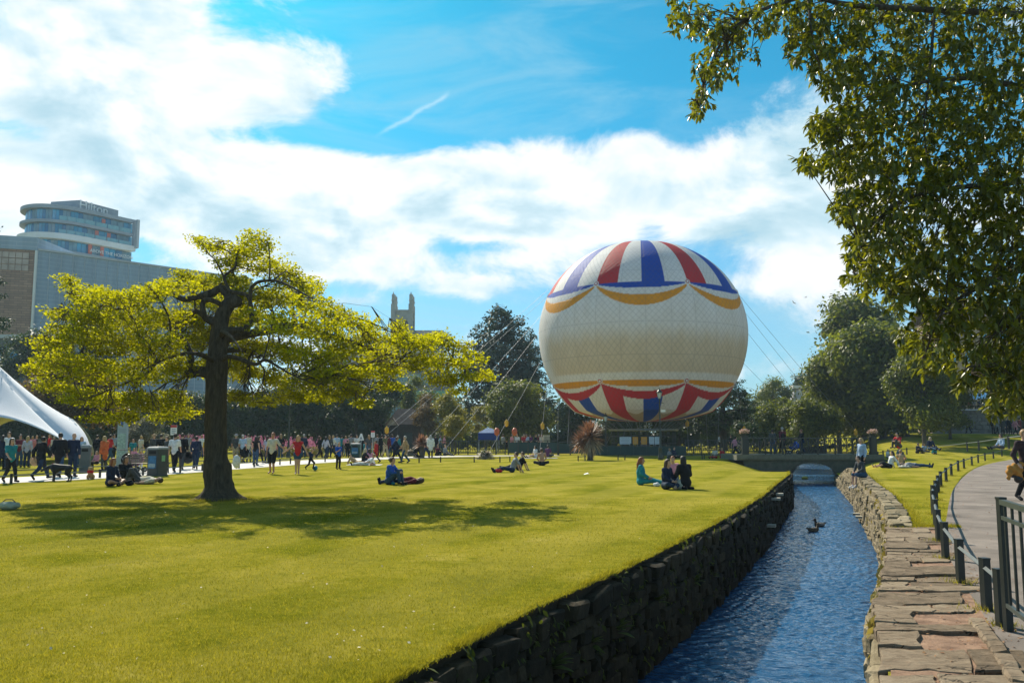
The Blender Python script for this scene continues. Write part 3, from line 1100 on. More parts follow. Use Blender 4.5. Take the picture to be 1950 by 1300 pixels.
bridge_rail(.05, bl - ox + .3, br - ox - .3, 0)
bridge_rail(3.9, bl - ox + 1.0, br - ox + .4, 1)
for x in (bl - ox + .1, br - ox - .1):
    MB().box((x, .05, bz + .56), (.36, .36, 1.2)).box((x, .05, bz + 1.19), (.44, .44, .07)).box((x, .05, bz + .05), (.44, .44, .2)).build('end_pillar', M_RAIL, root)
# ------------------------------------------------------------------ grass blades near the camera (uncountable)
def blades(cen, hgt, wid, lean=None):
    n = len(cen)
    a = RNG.uniform(0, 2 * PI, n)
    s = np.stack([np.cos(a), np.sin(a), np.zeros(n)], 1) * (wid * .5)[:, None]
    l = np.stack([RNG.normal(0, .45, n), RNG.normal(0, .45, n), np.ones(n)], 1)
    if lean is not None:
        l = l + lean
    tip = cen + l * hgt[:, None]
    V = np.stack([cen - s, cen + s, tip], 1).reshape(-1, 3)
    return V, np.arange(n * 3).reshape(n, 3)
N = 330000
t = RNG.random(N)
Yb = 5.6 / (1 - t * (1 - 5.6 / 24.0))           # density falls with distance
u = RNG.uniform(-.62, .60, N)
Xb = u * Yb
ok = Xb < XL(Yb) + .02
okr = (Xb > XR(Yb) + .35) & (Yb > 16.2) & (Xb < np.interp(Yb, py[:80], px_[:80]) - .05)
ok = ok | okr
Xb, Yb = Xb[ok], Yb[ok]
n = len(Xb)
h = RNG.uniform(.008, .032, n) * (1 + .6 * (RNG.random(n) < .05))
V1, Q1 = blades(np.stack([Xb, Yb, np.zeros(n) - .002], 1), h, RNG.uniform(.003, .006, n) * np.clip(Yb / 8, 1, 2.2))
# longer fringe hanging over the wall
nf = 26000
yf = 5 / (1 - RNG.random(nf) * (1 - 5 / 50.))
xf = XL(yf) + RNG.normal(-.05, .035, nf)
lean = np.tile(np.array([.5, -.2, -.2]), (nf, 1)) * RNG.uniform(0, 1.3, nf)[:, None]
clump = .5 + .9 * (np.sin(yf * 3.1) * np.sin(yf * 1.27 + 1) > .1)
V2, Q2 = blades(np.stack([xf, yf, terr(xf - .1, yf) - .01], 1), RNG.uniform(.02, .06, nf) * clump, np.full(nf, .007) * np.clip(yf / 8, 1, 3), lean)
nr = 9000
yr = 16.2 / (1 - RNG.random(nr) * (1 - 16.2 / 50.))
xr = XR(yr) + .42 + RNG.normal(0, .12, nr)
V3, Q3 = blades(np.stack([xr, yr, terr(xr, yr) - .01], 1), RNG.uniform(.03, .09, nr), np.full(nr, .012))
# ragged grass where the slabs end
ne = 3500
ye = RNG.normal(16.35, .14, ne)
xe = XR(ye) + RNG.random(ne) * 1.3
V4, Q4 = blades(np.stack([xe, ye, np.full(ne, 0.0)], 1), RNG.uniform(.03, .07, ne), np.full(ne, .01))
# tufts round the feet of the fence and the kerb
V5l, q0 = [], 0
for p in near_fence[:16]:
    k = 160
    c = np.array(p) + np.stack([RNG.normal(0, .09, k), RNG.normal(0, .09, k), np.full(k, .01)], 1)
    V5l.append(c)
tb_ = hit0(420, 950)
a_ = RNG.uniform(0, 2 * PI, 2600)
r5 = RNG.uniform(.42, .85, 2600)
V5l.append(np.stack([tb_.x + r5 * np.cos(a_), tb_.y + r5 * np.sin(a_), np.zeros(2600)], 1))
c5 = np.concatenate(V5l)
V5, Q5 = blades(c5, RNG.uniform(.02, .09, len(c5)), np.full(len(c5), .008))
Vs, Qs, off = [], [], 0
for a, q in ((V1, Q1), (V2, Q2), (V3, Q3), (V4, Q4), (V5, Q5)):
    Vs.append(a); Qs.append(q + off); off += len(a)
tag(npmesh('grass', np.concatenate(Vs), np.concatenate(Qs), M_BLADE), 'short mown grass blades of the lawns', 'grass', kind='stuff')

# daisies and fallen bits scattered on the lawn
nd = 260
yd = 6.5 / (1 - RNG.random(nd) * (1 - 6.5 / 45.))
xd = RNG.uniform(-.6, .55, nd) * yd
k = xd < XL(yd) - .3
V, Q = leaf_quads(np.stack([xd, yd, np.full(nd, .035)], 1)[k], RNG.uniform(.012, .034, k.sum()), np.tile([0, 0, 1.], (k.sum(), 1)), .4, .8)
tag(npmesh('fallen_petals', V, Q, plain('petal', (.62, .55, .38), .8, .35, 30)), 'pale fallen leaves and daisies strewn over the lawn', 'fallen leaves', kind='stuff')

# ------------------------------------------------------------------ foliage helpers
def bark(name, c1, c2):
    m, b, out = newmat(name)
    pos = b.n('ShaderNodeTexCoord').outputs['Object']
    v = b.vm('MULTIPLY', pos, (1, 1, .22))
    f = b.noise(v, 14, 7, .7, .4)
    p = b.n('ShaderNodeBsdfPrincipled')
    b.link(b.ramp(f, [(.3, c1), (.7, c2)]), p.inputs['Base Color'])
    p.inputs['Roughness'].default_value = .95
    p.inputs['Specular IOR Level'].default_value = .15
    bn = b.n('ShaderNodeBump')
    bn.inputs['Strength'].default_value = 1
    bn.inputs['Distance'].default_value = .03
    b.link(f, bn.inputs['Height'])
    b.link(bn.outputs[0], p.inputs['Normal'])
    b.link(p.outputs[0], out.inputs[0])
    return m
M_BARK = bark('rough_bark', (.034, .026, .018), (.12, .095, .065))
M_BARK2 = bark('grey_bark', (.05, .045, .035), (.13, .115, .09))

def unit(n):
    v = RNG.normal(0, 1, (n, 3))
    return v / np.linalg.norm(v, axis=1)[:, None]

def crown_cloud(blobs, nclump, per, sig, shell=.55):
    """clumps of leaf points through a set of ellipsoids (c, r): points, outward normals"""
    B = np.array([list(c) + list(r) for c, r in blobs], float)
    wgt = (B[:, 3] * B[:, 4] + B[:, 3] * B[:, 5] + B[:, 4] * B[:, 5])
    pick = RNG.choice(len(B), nclump, p=wgt / wgt.sum())
    d = unit(nclump)
    r = (shell ** 3 + (1 - shell ** 3) * RNG.random(nclump)) ** (1 / 3)
    C = B[pick, :3] + d * B[pick, 3:] * r[:, None]
    nor = d / B[pick, 3:]
    nor /= np.linalg.norm(nor, axis=1)[:, None]
    pts = np.repeat(C, per, 0) + RNG.normal(0, 1, (nclump * per, 3)) * sig * np.array([1, 1, .7])
    return pts, np.repeat(nor, per, 0), C

def branches(mb, base, targets, r0, r1, droop=0.15, n=5, seg=5):
    base = Vector(base)
    for tgt in targets:
        tgt = Vector(tgt)
        d = tgt - base
        pts = []
        for k in range(seg + 1):
            f = k / seg
            q = base + d * f + Vector((0, 0, d.length * droop * math.sin(PI * f)))
            if 0 < k < seg:
                q += Vector(RNG.normal(0, .03 * d.length, 3))
            pts.append(q)
        mb.tube(pts, [r0 + (r1 - r0) * (k / seg) for k in range(seg + 1)], n)

def tree(name, label, base, trunk_h, trunk_r, blobs, leaf, nclump, per, sig, size, cat='tree', group=None, barkm=None, shell=.55,
         up=.35, jitter=.55, lean=(0, 0), core=None, trunk=True):
    """blobs in coordinates relative to base"""
    root = empty(name, base, 0, label, cat, group)
    pts, nor, C = crown_cloud(blobs, nclump, per, sig, shell)
    nor = nor + np.array([0, 0, up])
    V, Q = leaf_quads(pts, RNG.uniform(.7, 1.3, len(pts)) * size, nor, jitter)
    cr = npmesh('crown', V, Q, leaf, root)
    if trunk:
        mb = MB()
        top = Vector((lean[0], lean[1], trunk_h))
        mb.tube([(0, 0, -.15), (0, 0, .05), Vector((lean[0] * .1, lean[1] * .1, .3)), top * .5, top], [trunk_r * 1.7, trunk_r * 1.35, trunk_r * 1.05, trunk_r * .9, trunk_r * .7], 9)
        sel = RNG.choice(len(C), min(16, len(C)), replace=False)
        branches(mb, top * .8, [tuple(C[q] * .8 + np.array(top) * .2) for q in sel], trunk_r * .42, trunk_r * .08)
        mb.build('trunk', barkm or M_BARK, root, True)
    if core:
        V, F2 = [], []
        mbc = MB()
        for c, r in blobs:
            k = len(mbc.v)
            nu, nv = 12, 8
            for i_ in range(nv + 1):
                for j_ in range(nu):
                    th, ph = PI * i_ / nv, 2 * PI * j_ / nu
                    w = 1 + .22 * math.sin(3 * ph + c[0]) * math.sin(2 * th + c[2])
                    mbc.v.append((c[0] + r[0] * core * w * math.sin(th) * math.cos(ph), c[1] + r[1] * core * w * math.sin(th) * math.sin(ph), c[2] + r[2] * core * w * math.cos(th)))
            for i_ in range(nv):
                for j_ in range(nu):
                    mbc.f.append((k + i_ * nu + j_, k + (i_ + 1) * nu + j_, k + (i_ + 1) * nu + (j_ + 1) % nu, k + i_ * nu + (j_ + 1) % nu))
        mbc.build('inner_foliage', leaf, root, True)
    return root

# ------------------------------------------------------------------ the spreading tree on the lawn
TB = hit0(420, 950)
TY = TB.y
def tp(x, y, dy=0.0):
    p = P(x, y, TY)
    return Vector((p.x, p.y + dy, p.z)) - TB
M_HERO = leafmat('fresh_yellow_green_leaf', (0.135, 0.148, 0.003), (0.40, 0.395, 0.009), .62, (1.55, 1.45, .4), .6, .08, .9)
hero = empty('spreading_tree', TB, 0, 'broad low spreading tree with yellow-green leaves on the lawn', 'tree')
# trunk as one smooth body with root flare and pruned stubs
limbs = [  # pixel polylines with depth offsets and radii (m)
    ([(412, 905, 0), (411, 860, 0), (411, 800, 0), (411, 740, 0), (413, 699, 0), (418, 645, 0), (422, 605, 0), (440, 574, 0), (453, 576, -.1)], [.31, .28, .26, .265, .27, .225, .195, .17, .155]),
    ([(440, 574, 0), (428, 556, .1), (417, 546, .2), (400, 556, .2), (382, 562, .1), (350, 570, 0), (334, 562, -.1), (315, 560, -.2), (290, 575, -.2), (250, 590, -.4), (200, 600, -.5), (150, 600, -.6)], [.17, .14, .13, .13, .125, .11, .10, .10, .085, .06, .04, .02]),
    ([(418, 618, 0), (398, 610, -.2), (394, 592, -.3), (395, 577, -.3), (410, 575, -.3), (426, 582, -.1)], [.12, .12, .11, .10, .10, .1]),
    ([(410, 640, 0), (397, 606, .3), (380, 600, .4), (362, 587, .5), (345, 598, .6), (315, 615, .9), (280, 640, 1.2), (230, 665, 1.6), (170, 690, 2.0), (110, 705, 2.2)], [.12, .11, .10, .09, .085, .075, .06, .05, .035, .015]),
    ([(410, 715, 0), (384, 708, -.3), (372, 712, -.45), (380, 685, -.6), (372, 655, -.8), (358, 645, -1.0), (350, 680, -1.4), (335, 720, -1.9), (300, 745, -2.4), (255, 770, -2.8)], [.18, .17, .13, .11, .10, .085, .07, .05, .035, .015]),
    ([(418, 640, 0), (440, 632, -.2), (468, 630, -.3), (487, 616, -.4), (488, 585, -.5), (479, 567, -.4), (455, 560, -.3), (441, 554, -.2), (427, 528, 0), (437, 515, .1), (447, 505, .1), (450, 480, .1), (470, 455, .2), (488, 440, .2)], [.15, .14, .13, .10, .085, .08, .075, .07, .06, .055, .05, .035, .02, .01]),
    ([(488, 590, -.5), (490, 560, -.6), (500, 549, -.7), (515, 545, -.8), (544, 546, -.9), (575, 560, -1.2), (610, 580, -1.5), (650, 600, -1.8)], [.075, .07, .065, .06, .05, .04, .03, .012]),
    ([(420, 650, 0), (468, 634, .2), (511, 627, .4), (533, 617, .5), (560, 617, .6), (610, 630, .8), (660, 645, 1.0), (700, 660, 1.0), (730, 668, 1.0), (758, 680, .9), (776, 700, .9), (800, 690, .8), (850, 688, .7), (900, 700, .6), (930, 714, .6)], [.16, .14, .12, .115, .10, .09, .085, .08, .075, .07, .06, .045, .035, .02, .01]),
    ([(420, 690, 0), (440, 682, -.4), (468, 686, -.8), (500, 697, -1.2), (520, 702, -1.5), (540, 696, -1.8), (565, 707, -2.1), (600, 725, -2.5), (650, 745, -2.9)], [.12, .10, .085, .075, .065, .055, .045, .03, .012]),
    ([(422, 668, 0), (440, 662, .6), (460, 660, 1.1), (478, 645, 1.6), (520, 650, 2.3), (580, 670, 3.0), (640, 690, 3.5)], [.12, .11, .09, .08, .06, .04, .015]),
    ([(414, 660, .1), (400, 640, .9), (370, 630, 1.7), (330, 640, 2.6), (290, 660, 3.3)], [.11, .09, .07, .05, .015]),
    ([(414, 690, -.1), (400, 680, -1.0), (385, 690, -2.0), (360, 720, -3.0)], [.1, .08, .055, .015]),
    ([(424, 640, -.1), (450, 640, -1.1), (490, 660, -2.1), (530, 690, -3.2)], [.1, .08, .055, .015]),
]
LP = []            # points along limbs for twigs
segs = []
for pts, rad in limbs:
    w = [tp(*q) for q in pts]
    fine = catmull(w, 4)
    rr = np.interp(np.linspace(0, len(rad) - 1, len(fine)), range(len(rad)), rad)
    if pts[0] != (412, 905, 0):
        rr = rr * .70
    for k in range(len(fine) - 1):
        segs.append((fine[k], fine[k + 1], rr[k], rr[k + 1]))
    for k in range(3, len(fine)):
        LP.append((fine[k], rr[k]))
def trunk_f(p):
    d = np.full(p.shape[:-1], 9.0)
    z = p[..., 2]
    for a, c, ra, rb in segs:
        if min(ra, rb) > .085 or a.length < 2.6:
            d = smin(d, sd_cone(p, a, c, ra, rb), .05)
    th = np.arctan2(p[..., 1], p[..., 0])
    flare = .28 + .32 * np.exp(-np.clip(z, 0, 9) / .16) * (1 + .35 * np.cos(5 * th + .6)) + .10 * np.exp(-np.clip(z, 0, 9) / .5)
    rad = np.sqrt((p[..., 0] - (-.10 * np.clip(z, 0, 1.2))) ** 2 + p[..., 1] ** 2)
    fl = np.maximum(rad - flare, np.maximum(z - .9, -z - .25)) * .7
    d = smin(d, fl, .15)
    return d + .018 * np.sin(9 * th + 3 * z) * np.exp(-np.abs(d) * 4) + .012 * np.sin(23 * th + 5 * z + 2 * np.sin(3 * z))
me = surf_mesh('trunk', trunk_f, (-2.4, -1.4, -.2), (2.2, 1.2, 5.95), .052)
share('trunk', me, M_BARK, hero)
mb = MB()
for a, c, ra, rb in segs:
    if not (min(ra, rb) > .085 or a.length < 2.6):
        mb.tube([a - (c - a) * .15, c], [ra, rb], 7, False)
# crown blobs (photo pixels, radii in pixels, depth spread)
HB = [(487, 462, 32, 24), (455, 480, 35, 18), (405, 470, 34, 14), (382, 462, 14, 8), (440, 500, 42, 18), (505, 505, 45, 24), (545, 525, 42, 22), (585, 545, 34, 20),
      (350, 525, 26, 10), (335, 545, 45, 16), (290, 558, 42, 13), (385, 535, 35, 16), (135, 540, 18, 18), (160, 565, 34, 18), (205, 565, 45, 16), (250, 575, 40, 16),
      (115, 600, 30, 12), (180, 600, 55, 20), (250, 612, 60, 24), (320, 605, 50, 24), (370, 610, 35, 22), (150, 635, 55, 22), (95, 655, 34, 16), (220, 655, 60, 26), (300, 655, 50, 26),
      (120, 685, 50, 22), (75, 705, 32, 14), (180, 705, 60, 26), (260, 710, 55, 28), (330, 700, 40, 28), (100, 735, 36, 14), (150, 755, 38, 18), (205, 760, 42, 22), (265, 765, 40, 22), (325, 760, 40, 22),
      (190, 795, 28, 10), (235, 795, 30, 13), (345, 785, 38, 14), (305, 795, 26, 10),
      (480, 565, 48, 26), (535, 565, 48, 24), (590, 580, 42, 22), (640, 600, 42, 20), (500, 610, 50, 26), (560, 620, 52, 26), (620, 635, 50, 26), (680, 615, 38, 18), (705, 640, 36, 18),
      (480, 660, 45, 24), (540, 670, 50, 26), (600, 680, 50, 26), (660, 670, 46, 24), (720, 675, 40, 22), (760, 625, 14, 14), (765, 650, 34, 18), (800, 655, 34, 16), (835, 645, 32, 14), (868, 660, 34, 16),
      (470, 710, 45, 22), (530, 720, 50, 24), (590, 725, 48, 22), (650, 715, 42, 20), (700, 705, 36, 18), (745, 705, 34, 18), (800, 690, 40, 18), (850, 690, 40, 18), (895, 685, 30, 15), (925, 715, 18, 10),
      (460, 755, 38, 14), (505, 765, 32, 10), (560, 755, 40, 14), (620, 755, 38, 14), (670, 745, 32, 12), (690, 768, 20, 9), (840, 722, 36, 14), (880, 718, 32, 14), (872, 745, 22, 9), (740, 735, 28, 10), (420, 580, 30, 20), (400, 700, 40, 22), (445, 535, 34, 16), (410, 550, 30, 14), (465, 600, 34, 18), (380, 575, 34, 16), (360, 650, 40, 22), (440, 620, 26, 16), (390, 640, 30, 18), (455, 690, 34, 20)]
s_px = TB.y / F
tips = []
for (x, y, rx, ry) in HB:
    half = 4.4 * math.sqrt(max(0.05, 1 - ((x - 480) / 470.0) ** 2)) * (0.45 if y < 530 else 1.0)
    ncl = 3 if half > 2.5 else 2
    for k in range(ncl):
        dy = RNG.uniform(.10 * half if (abs(x - 425) < 62 and y > 530) else -half * (.45 if abs(x - 430) < 120 and y > 535 else .8), half)
        c0 = P(x, y, TY + dy) - TB
        nt = int(rx * ry * .058 * (1.25 if k == 0 else .8)) + 5
        d = unit(nt) * (RNG.random(nt) ** .4 * np.where(RNG.random(nt) < .10, RNG.uniform(1.1, 1.5, nt), 1.0))[:, None]
        q = np.array(c0) + d * np.array([rx * s_px * 1.02, max(.55, rx * s_px * .8), ry * s_px * 1.0])
        tips.append(q)
        # twig from the nearest limb point
        tgt = Vector(q[0])
        best = min(LP, key=lambda w: (w[0] - tgt).length + (0.8 if w[1] > .12 else 0))
        b0 = best[0]
        dd = tgt - b0
        if dd.length > .25:
            pts = [b0 + dd * f + Vector((0, 0, .10 * dd.length * math.sin(PI * f))) + Vector(RNG.normal(0, .035 * dd.length, 3)) * (0 < f < 1) for f in (0, .25, .5, .75, 1)]
            r0 = min(best[1] * .7, .012 + .012 * dd.length)
            mb.tube(pts, [r0, r0 * .8, r0 * .6, r0 * .4, .006], 5, False)
            for e in q[1:14:2]:
                b1 = pts[RNG.integers(2, 5)]
                e = Vector(e)
                mid = (b1 + e) / 2 + Vector(RNG.normal(0, .05, 3))
                mb.tube([b1, mid, e], [.011, .008, .004], 4, False)
mb.build('branches', M_BARK, hero, True)
tips = np.concatenate(tips)
per = 9
pts = np.repeat(tips, per, 0) + RNG.normal(0, 1, (len(tips) * per, 3)) * np.array([.085, .085, .045])
V, Q = leaf_quads(pts, RNG.uniform(.06, .105, len(pts)), np.tile([-.15, .3, 1.0], (len(pts), 1)), .55, .62)
tag(npmesh('crown', V, Q, M_HERO, hero), kind='stuff')
print('hero leaves', len(pts))

# ------------------------------------------------------------------ glossy-leaved tree overhanging from the right
M_OAK = leafmat('glossy_dark_leaf', (0.026, 0.038, 0.006), (0.18, 0.19, 0.018), .45, (2.0, 1.85, .5), .36, .5, .8)
over = empty('overhanging_tree', (11.5, 12.0, 0), 0, 'dark glossy-leaved tree overhanging the top right corner', 'tree')
OT = over.location
lv = np.array([(0, 0, 0), (.30, -.19, .035), (.30, 0, -.02), (.30, .19, .035), (.68, -.15, .0), (.68, 0, -.06), (.68, .15, .0), (1, 0, -.13)])
lf = [(0, 2, 1), (0, 3, 2), (1, 2, 5, 4), (2, 3, 6, 5), (4, 5, 7), (5, 6, 7)]
lt = []
for f_ in lf:
    lt += [f_] if len(f_) == 3 else [(f_[0], f_[1], f_[2]), (f_[0], f_[2], f_[3])]
lt = np.array(lt)
leaf_me = bpy.data.meshes.new('leaf')
leaf_me.from_pydata(lv.tolist(), [], [list(q) for q in lt])
leaf_me.update()
# sprays: (pixel x, pixel y, radius px, number of sprays) with depth range
OB = [(1300, 18, 38, 20, 9.5), (1345, 45, 34, 20, 9.5), (1385, 75, 40, 24, 9.5), (1350, 110, 28, 14, 9.2), (1350, 150, 26, 12, 9.2), (1335, 190, 16, 7, 9.0), (1330, 214, 9, 3, 9.0), (1420, 40, 42, 26, 9.6), (1470, 20, 40, 24, 9.8), (1390, 130, 20, 7, 9.2), (1430, 100, 14, 4, 9.2),
      (1540, 40, 46, 30, 9.8), (1530, 90, 32, 14, 9.5), (1600, 60, 60, 40, 10), (1590, 130, 46, 28, 9.5), (1680, 60, 70, 50, 10.5), (1780, 60, 80, 60, 10.5), (1880, 60, 80, 60, 10.5), (1650, 160, 60, 42, 9.6),
      (1740, 170, 70, 50, 10), (1840, 170, 70, 50, 10), (1930, 170, 60, 40, 10), (1570, 240, 30, 16, 9), (1620, 240, 50, 34, 9), (1700, 260, 66, 46, 9.4), (1800, 270, 70, 50, 9.6), (1900, 270, 66, 46, 9.6), (1545, 300, 20, 8, 8.8),
      (1600, 310, 34, 20, 8.8), (1660, 340, 52, 36, 9), (1740, 350, 60, 44, 9.2), (1830, 360, 64, 46, 9.4), (1920, 360, 56, 40, 9.4), (1620, 390, 34, 20, 8.6), (1680, 420, 50, 34, 8.8), (1770, 440, 60, 42, 9), (1860, 450, 60, 42, 9.2), (1935, 450, 46, 30, 9.2),
      (1640, 470, 30, 16, 8.5), (1700, 500, 48, 30, 8.6), (1780, 520, 54, 34, 8.8), (1860, 530, 54, 34, 9), (1930, 540, 44, 28, 9), (1650, 530, 30, 10, 8.4), (1720, 560, 34, 16, 8.4), (1790, 590, 40, 20, 8.6), (1860, 600, 44, 24, 8.7), (1930, 610, 40, 22, 8.8),
      (1740, 640, 30, 10, 8.3), (1800, 660, 34, 14, 8.4), (1860, 670, 34, 13, 8.5), (1920, 680, 34, 14, 8.6), (1840, 715, 22, 6, 8.3), (1765, 690, 18, 5, 8.3), (1880, 725, 18, 5, 8.3), (1915, 735, 30, 12, 8.4), (1945, 720, 30, 14, 8.5), (1940, 770, 22, 7, 8.4), (1895, 765, 16, 4, 8.3), (1960, 650, 40, 20, 8.8), (2010, 100, 80, 40, 10.5), (2010, 260, 80, 40, 10), (2010, 420, 80, 40, 9.6), (2000, 560, 70, 36, 9.2), (2120, 60, 110, 40, 10.9), (2120, 230, 110, 40, 10.6), (2120, 400, 110, 36, 10.2), (2100, 560, 90, 28, 9.8), (2270, 140, 120, 34, 11.2), (2270, 330, 120, 34, 11), (2260, 500, 100, 24, 10.6), (1500, -50, 80, 40, 10), (1700, -60, 100, 50, 11), (1900, -60, 100, 50, 11)]
mbt = MB()
anchor_pts = []
for pth in ([(2150, 60, 12), (1960, 30, 11.5), (1780, 20, 10.8), (1620, 10, 10.2), (1540, -5, 9.9), (1450, 20, 9.7), (1390, 60, 9.5), (1365, 95, 9.3), (1345, 150, 9.1), (1332, 205, 9.0)],
            [(2150, 180, 12), (1980, 170, 11), (1850, 150, 10.4), (1740, 160, 10), (1650, 190, 9.6), (1600, 260, 9.0)],
            [(2150, 250, 12), (2000, 330, 10.6), (1900, 350, 9.8), (1800, 360, 9.4), (1700, 390, 9.0), (1640, 470, 8.6), (1625, 520, 8.4)],
            [(2150, 300, 12), (2020, 470, 10.0), (1930, 520, 9.3), (1840, 560, 8.9), (1790, 600, 8.6), (1760, 680, 8.3)],
            [(2020, 470, 10.0), (1960, 580, 9.0), (1890, 640, 8.6), (1850, 710, 8.3)],
            [(1780, 20, 10.8), (1770, 140, 10.2), (1760, 240, 9.6), (1770, 330, 9.2)],
            [(1540, -5, 9.9), (1545, 60, 9.6), (1560, 120, 9.3)]):
    w = catmull([P(*q) - OT for q in pth], 4)
    L = len(w)
    big = .055 if pth[0][0] > 2100 else .022
    mbt.tube(w, [max(.008, big * (1 - k / L) ** 1.3) for k in range(L)], 7)
    anchor_pts += w
# trunk outside the frame carries the limbs
mbt.tube([(0, 0, -.2), (0, 0, .3), (.1, 0, 2), (.05, .1, 4), (-.2, .1, 6.5), (-.4, 0, 9)], [.62, .48, .42, .36, .28, .15], 12)
for q in ((2150, 60, 12), (2150, 180, 12), (2150, 250, 12), (2150, 300, 12)):
    e = P(*q) - OT
    mbt.tube([Vector((0, .05, max(1.5, e.z - 1.5))), e * .5 + Vector((0, 0, e.z * .5 - .3)) , e], [.16, .13, .1], 8)
rows = []
for (x, y, r, ns, dep) in OB:
    for k in range(int(ns * (3.6 if x > 1500 else 2.4))):
        a, rr_ = RNG.uniform(0, 2 * PI), r * math.sqrt(RNG.random())
        c = P(x + rr_ * math.cos(a), y + rr_ * math.sin(a), dep + RNG.uniform(-.5, 1.8)) - OT
        if k < 6:
            b0 = min(anchor_pts, key=lambda w: (w - c).length)
            mid = (b0 + c) / 2 + Vector((RNG.normal(0, .05), RNG.normal(0, .05), .06))
            mbt.tube([b0, mid, c], [.009, .006, .003], 4, False)
        nl = RNG.integers(6, 10)
        ax = Vector((RNG.normal(-.25, .5), RNG.normal(0, .5), RNG.normal(-.45, .4))).normalized()
        for j in range(nl):
            az_ = 2 * PI * j / nl + RNG.uniform(-.4, .4)
            s1 = ax.orthogonal().normalized()
            s2 = ax.cross(s1)
            d = (ax * RNG.uniform(.25, 1.0) + (s1 * math.cos(az_) + s2 * math.sin(az_)) * RNG.uniform(.5, 1.0) + Vector((0, 0, -.35))).normalized()
            rows.append((np.array(c + ax * (.012 * j)), np.array(d), RNG.uniform(.045, .125) * (1 if x > 1500 else .9)))
mbt.build('trunk', M_BARK, over, True)
def leaf_frame(d):
    x = d / np.linalg.norm(d)
    up = np.array([0, 0, 1.0]) + RNG.normal(0, .35, 3)
    y_ = np.cross(up, x); y_ /= np.linalg.norm(y_) + 1e-9
    return np.stack([x, y_, np.cross(x, y_)], 1)
order = sorted(range(len(rows)), key=lambda k: -rows[k][2] / max(1.0, rows[k][0][1] + OT.y))
def infr(c):
    w = Vector(c) + OT
    return w.y > 0 and abs(w.x / w.y) < .585 and (w.z - CAMZ) / w.y < .52
single = [k for k in order if infr(rows[k][0])][:300]
ss_ = set(single)
for k in single:
    c, d, s = rows[k]
    M = Matrix(leaf_frame(d).tolist()).to_4x4()
    o = share('leaf', leaf_me, M_OAK, over)
    o.matrix_local = Matrix.Translation(Vector(c)) @ M @ Matrix.Diagonal((s, s, s, 1))
VV, FF = [], []
for k, (c, d, s) in enumerate(rows):
    if k in ss_:
        continue
    FF.append(lt + len(VV) * 8)
    VV.append((lv * s) @ leaf_frame(d).T + c)
tag(npmesh('foliage', np.concatenate(VV), np.concatenate(FF), M_OAK, over), kind='stuff')
print('overhang leaves', len(rows))

# plants rooted in the joints of the walls (uncountable)
def wall_plants(edge, side, n, y0, y1, zlo, zhi, size, mat, label, name):
    k = n // 14
    yc = y0 / (1 - RNG.random(k) * (1 - y0 / y1))
    zc = RNG.uniform(zlo, zhi, k)
    c = np.stack([edge(yc) - side * .06, yc, zc], 1)
    pts = np.repeat(c, 14, 0) + RNG.normal(0, 1, (k * 14, 3)) * np.array([.03, .10, .09])
    pts[:, 0] = edge(pts[:, 1]) - side * RNG.uniform(.03, .14, len(pts))
    ok = pts[:, 2] < terr(edge(pts[:, 1]) + side * .2, pts[:, 1]) + .02
    pts = pts[ok]
    V, Q = leaf_quads(pts, RNG.uniform(.6, 1.5, len(pts)) * size, np.tile([-side * .8, -.4, .5], (len(pts), 1)), .6, .45, np.tile([-side * .3, 0, -1.0], (len(pts), 1)))
    tag(npmesh(name, V, Q, mat), label, 'wall plants', kind='stuff')
L_WALL = leafmat('wall_weed_leaf', (0.03, 0.045, 0.008), (0.11, 0.125, 0.02), .4, (1.4, 1.4, .6), .6, .2, 3)
L_DRY = leafmat('dry_wall_grass', (0.16, 0.13, 0.03), (0.38, 0.31, 0.10), .4, (1.3, 1.2, .7), .8, .1, 3)
wall_plants(XL, -1, 4200, 5.0, 45, WATER_Z + .05, -.02, .085, L_WALL, 'weeds and ivy hanging on the dark stream wall', 'wall_weeds')
wall_plants(XR, 1, 3000, 8.0, 48, WATER_Z + .1, .02, .09, L_DRY, 'dry grass growing from the right stream wall', 'wall_grass')
# ------------------------------------------------------------------ background trees
L_DARK = leafmat('dark_evergreen_leaf', (0.016, 0.032, 0.014), (0.062, 0.092, 0.026), .3, (1.6, 1.6, .6), .5, .3, .4)
L_OLIVE = leafmat('olive_leaf', (0.042, 0.064, 0.012), (0.175, 0.20, 0.030), .45, (1.6, 1.5, .6), .5, .3, .4)
L_LIME = leafmat('lime_leaf', (0.09, 0.10, 0.012), (0.26, 0.235, 0.03), .45, (1.5, 1.4, .6), .5, .3, .5)
L_BROWN = leafmat('bronze_leaf', (0.07, 0.05, 0.025), (0.19, 0.14, 0.065), .35, (1.4, 1.2, .7), .6, .2, .5)
L_PINE = leafmat('pine_needle', (0.020, 0.040, 0.028), (0.07, 0.10, 0.06), .15, (1.3, 1.4, .8), .6, .3, .5)
L_GREY = leafmat('grey_flowering_leaf', (0.10, 0.11, 0.075), (0.34, 0.32, 0.26), .3, (1.2, 1.2, .9), .7, .2, 1.5)

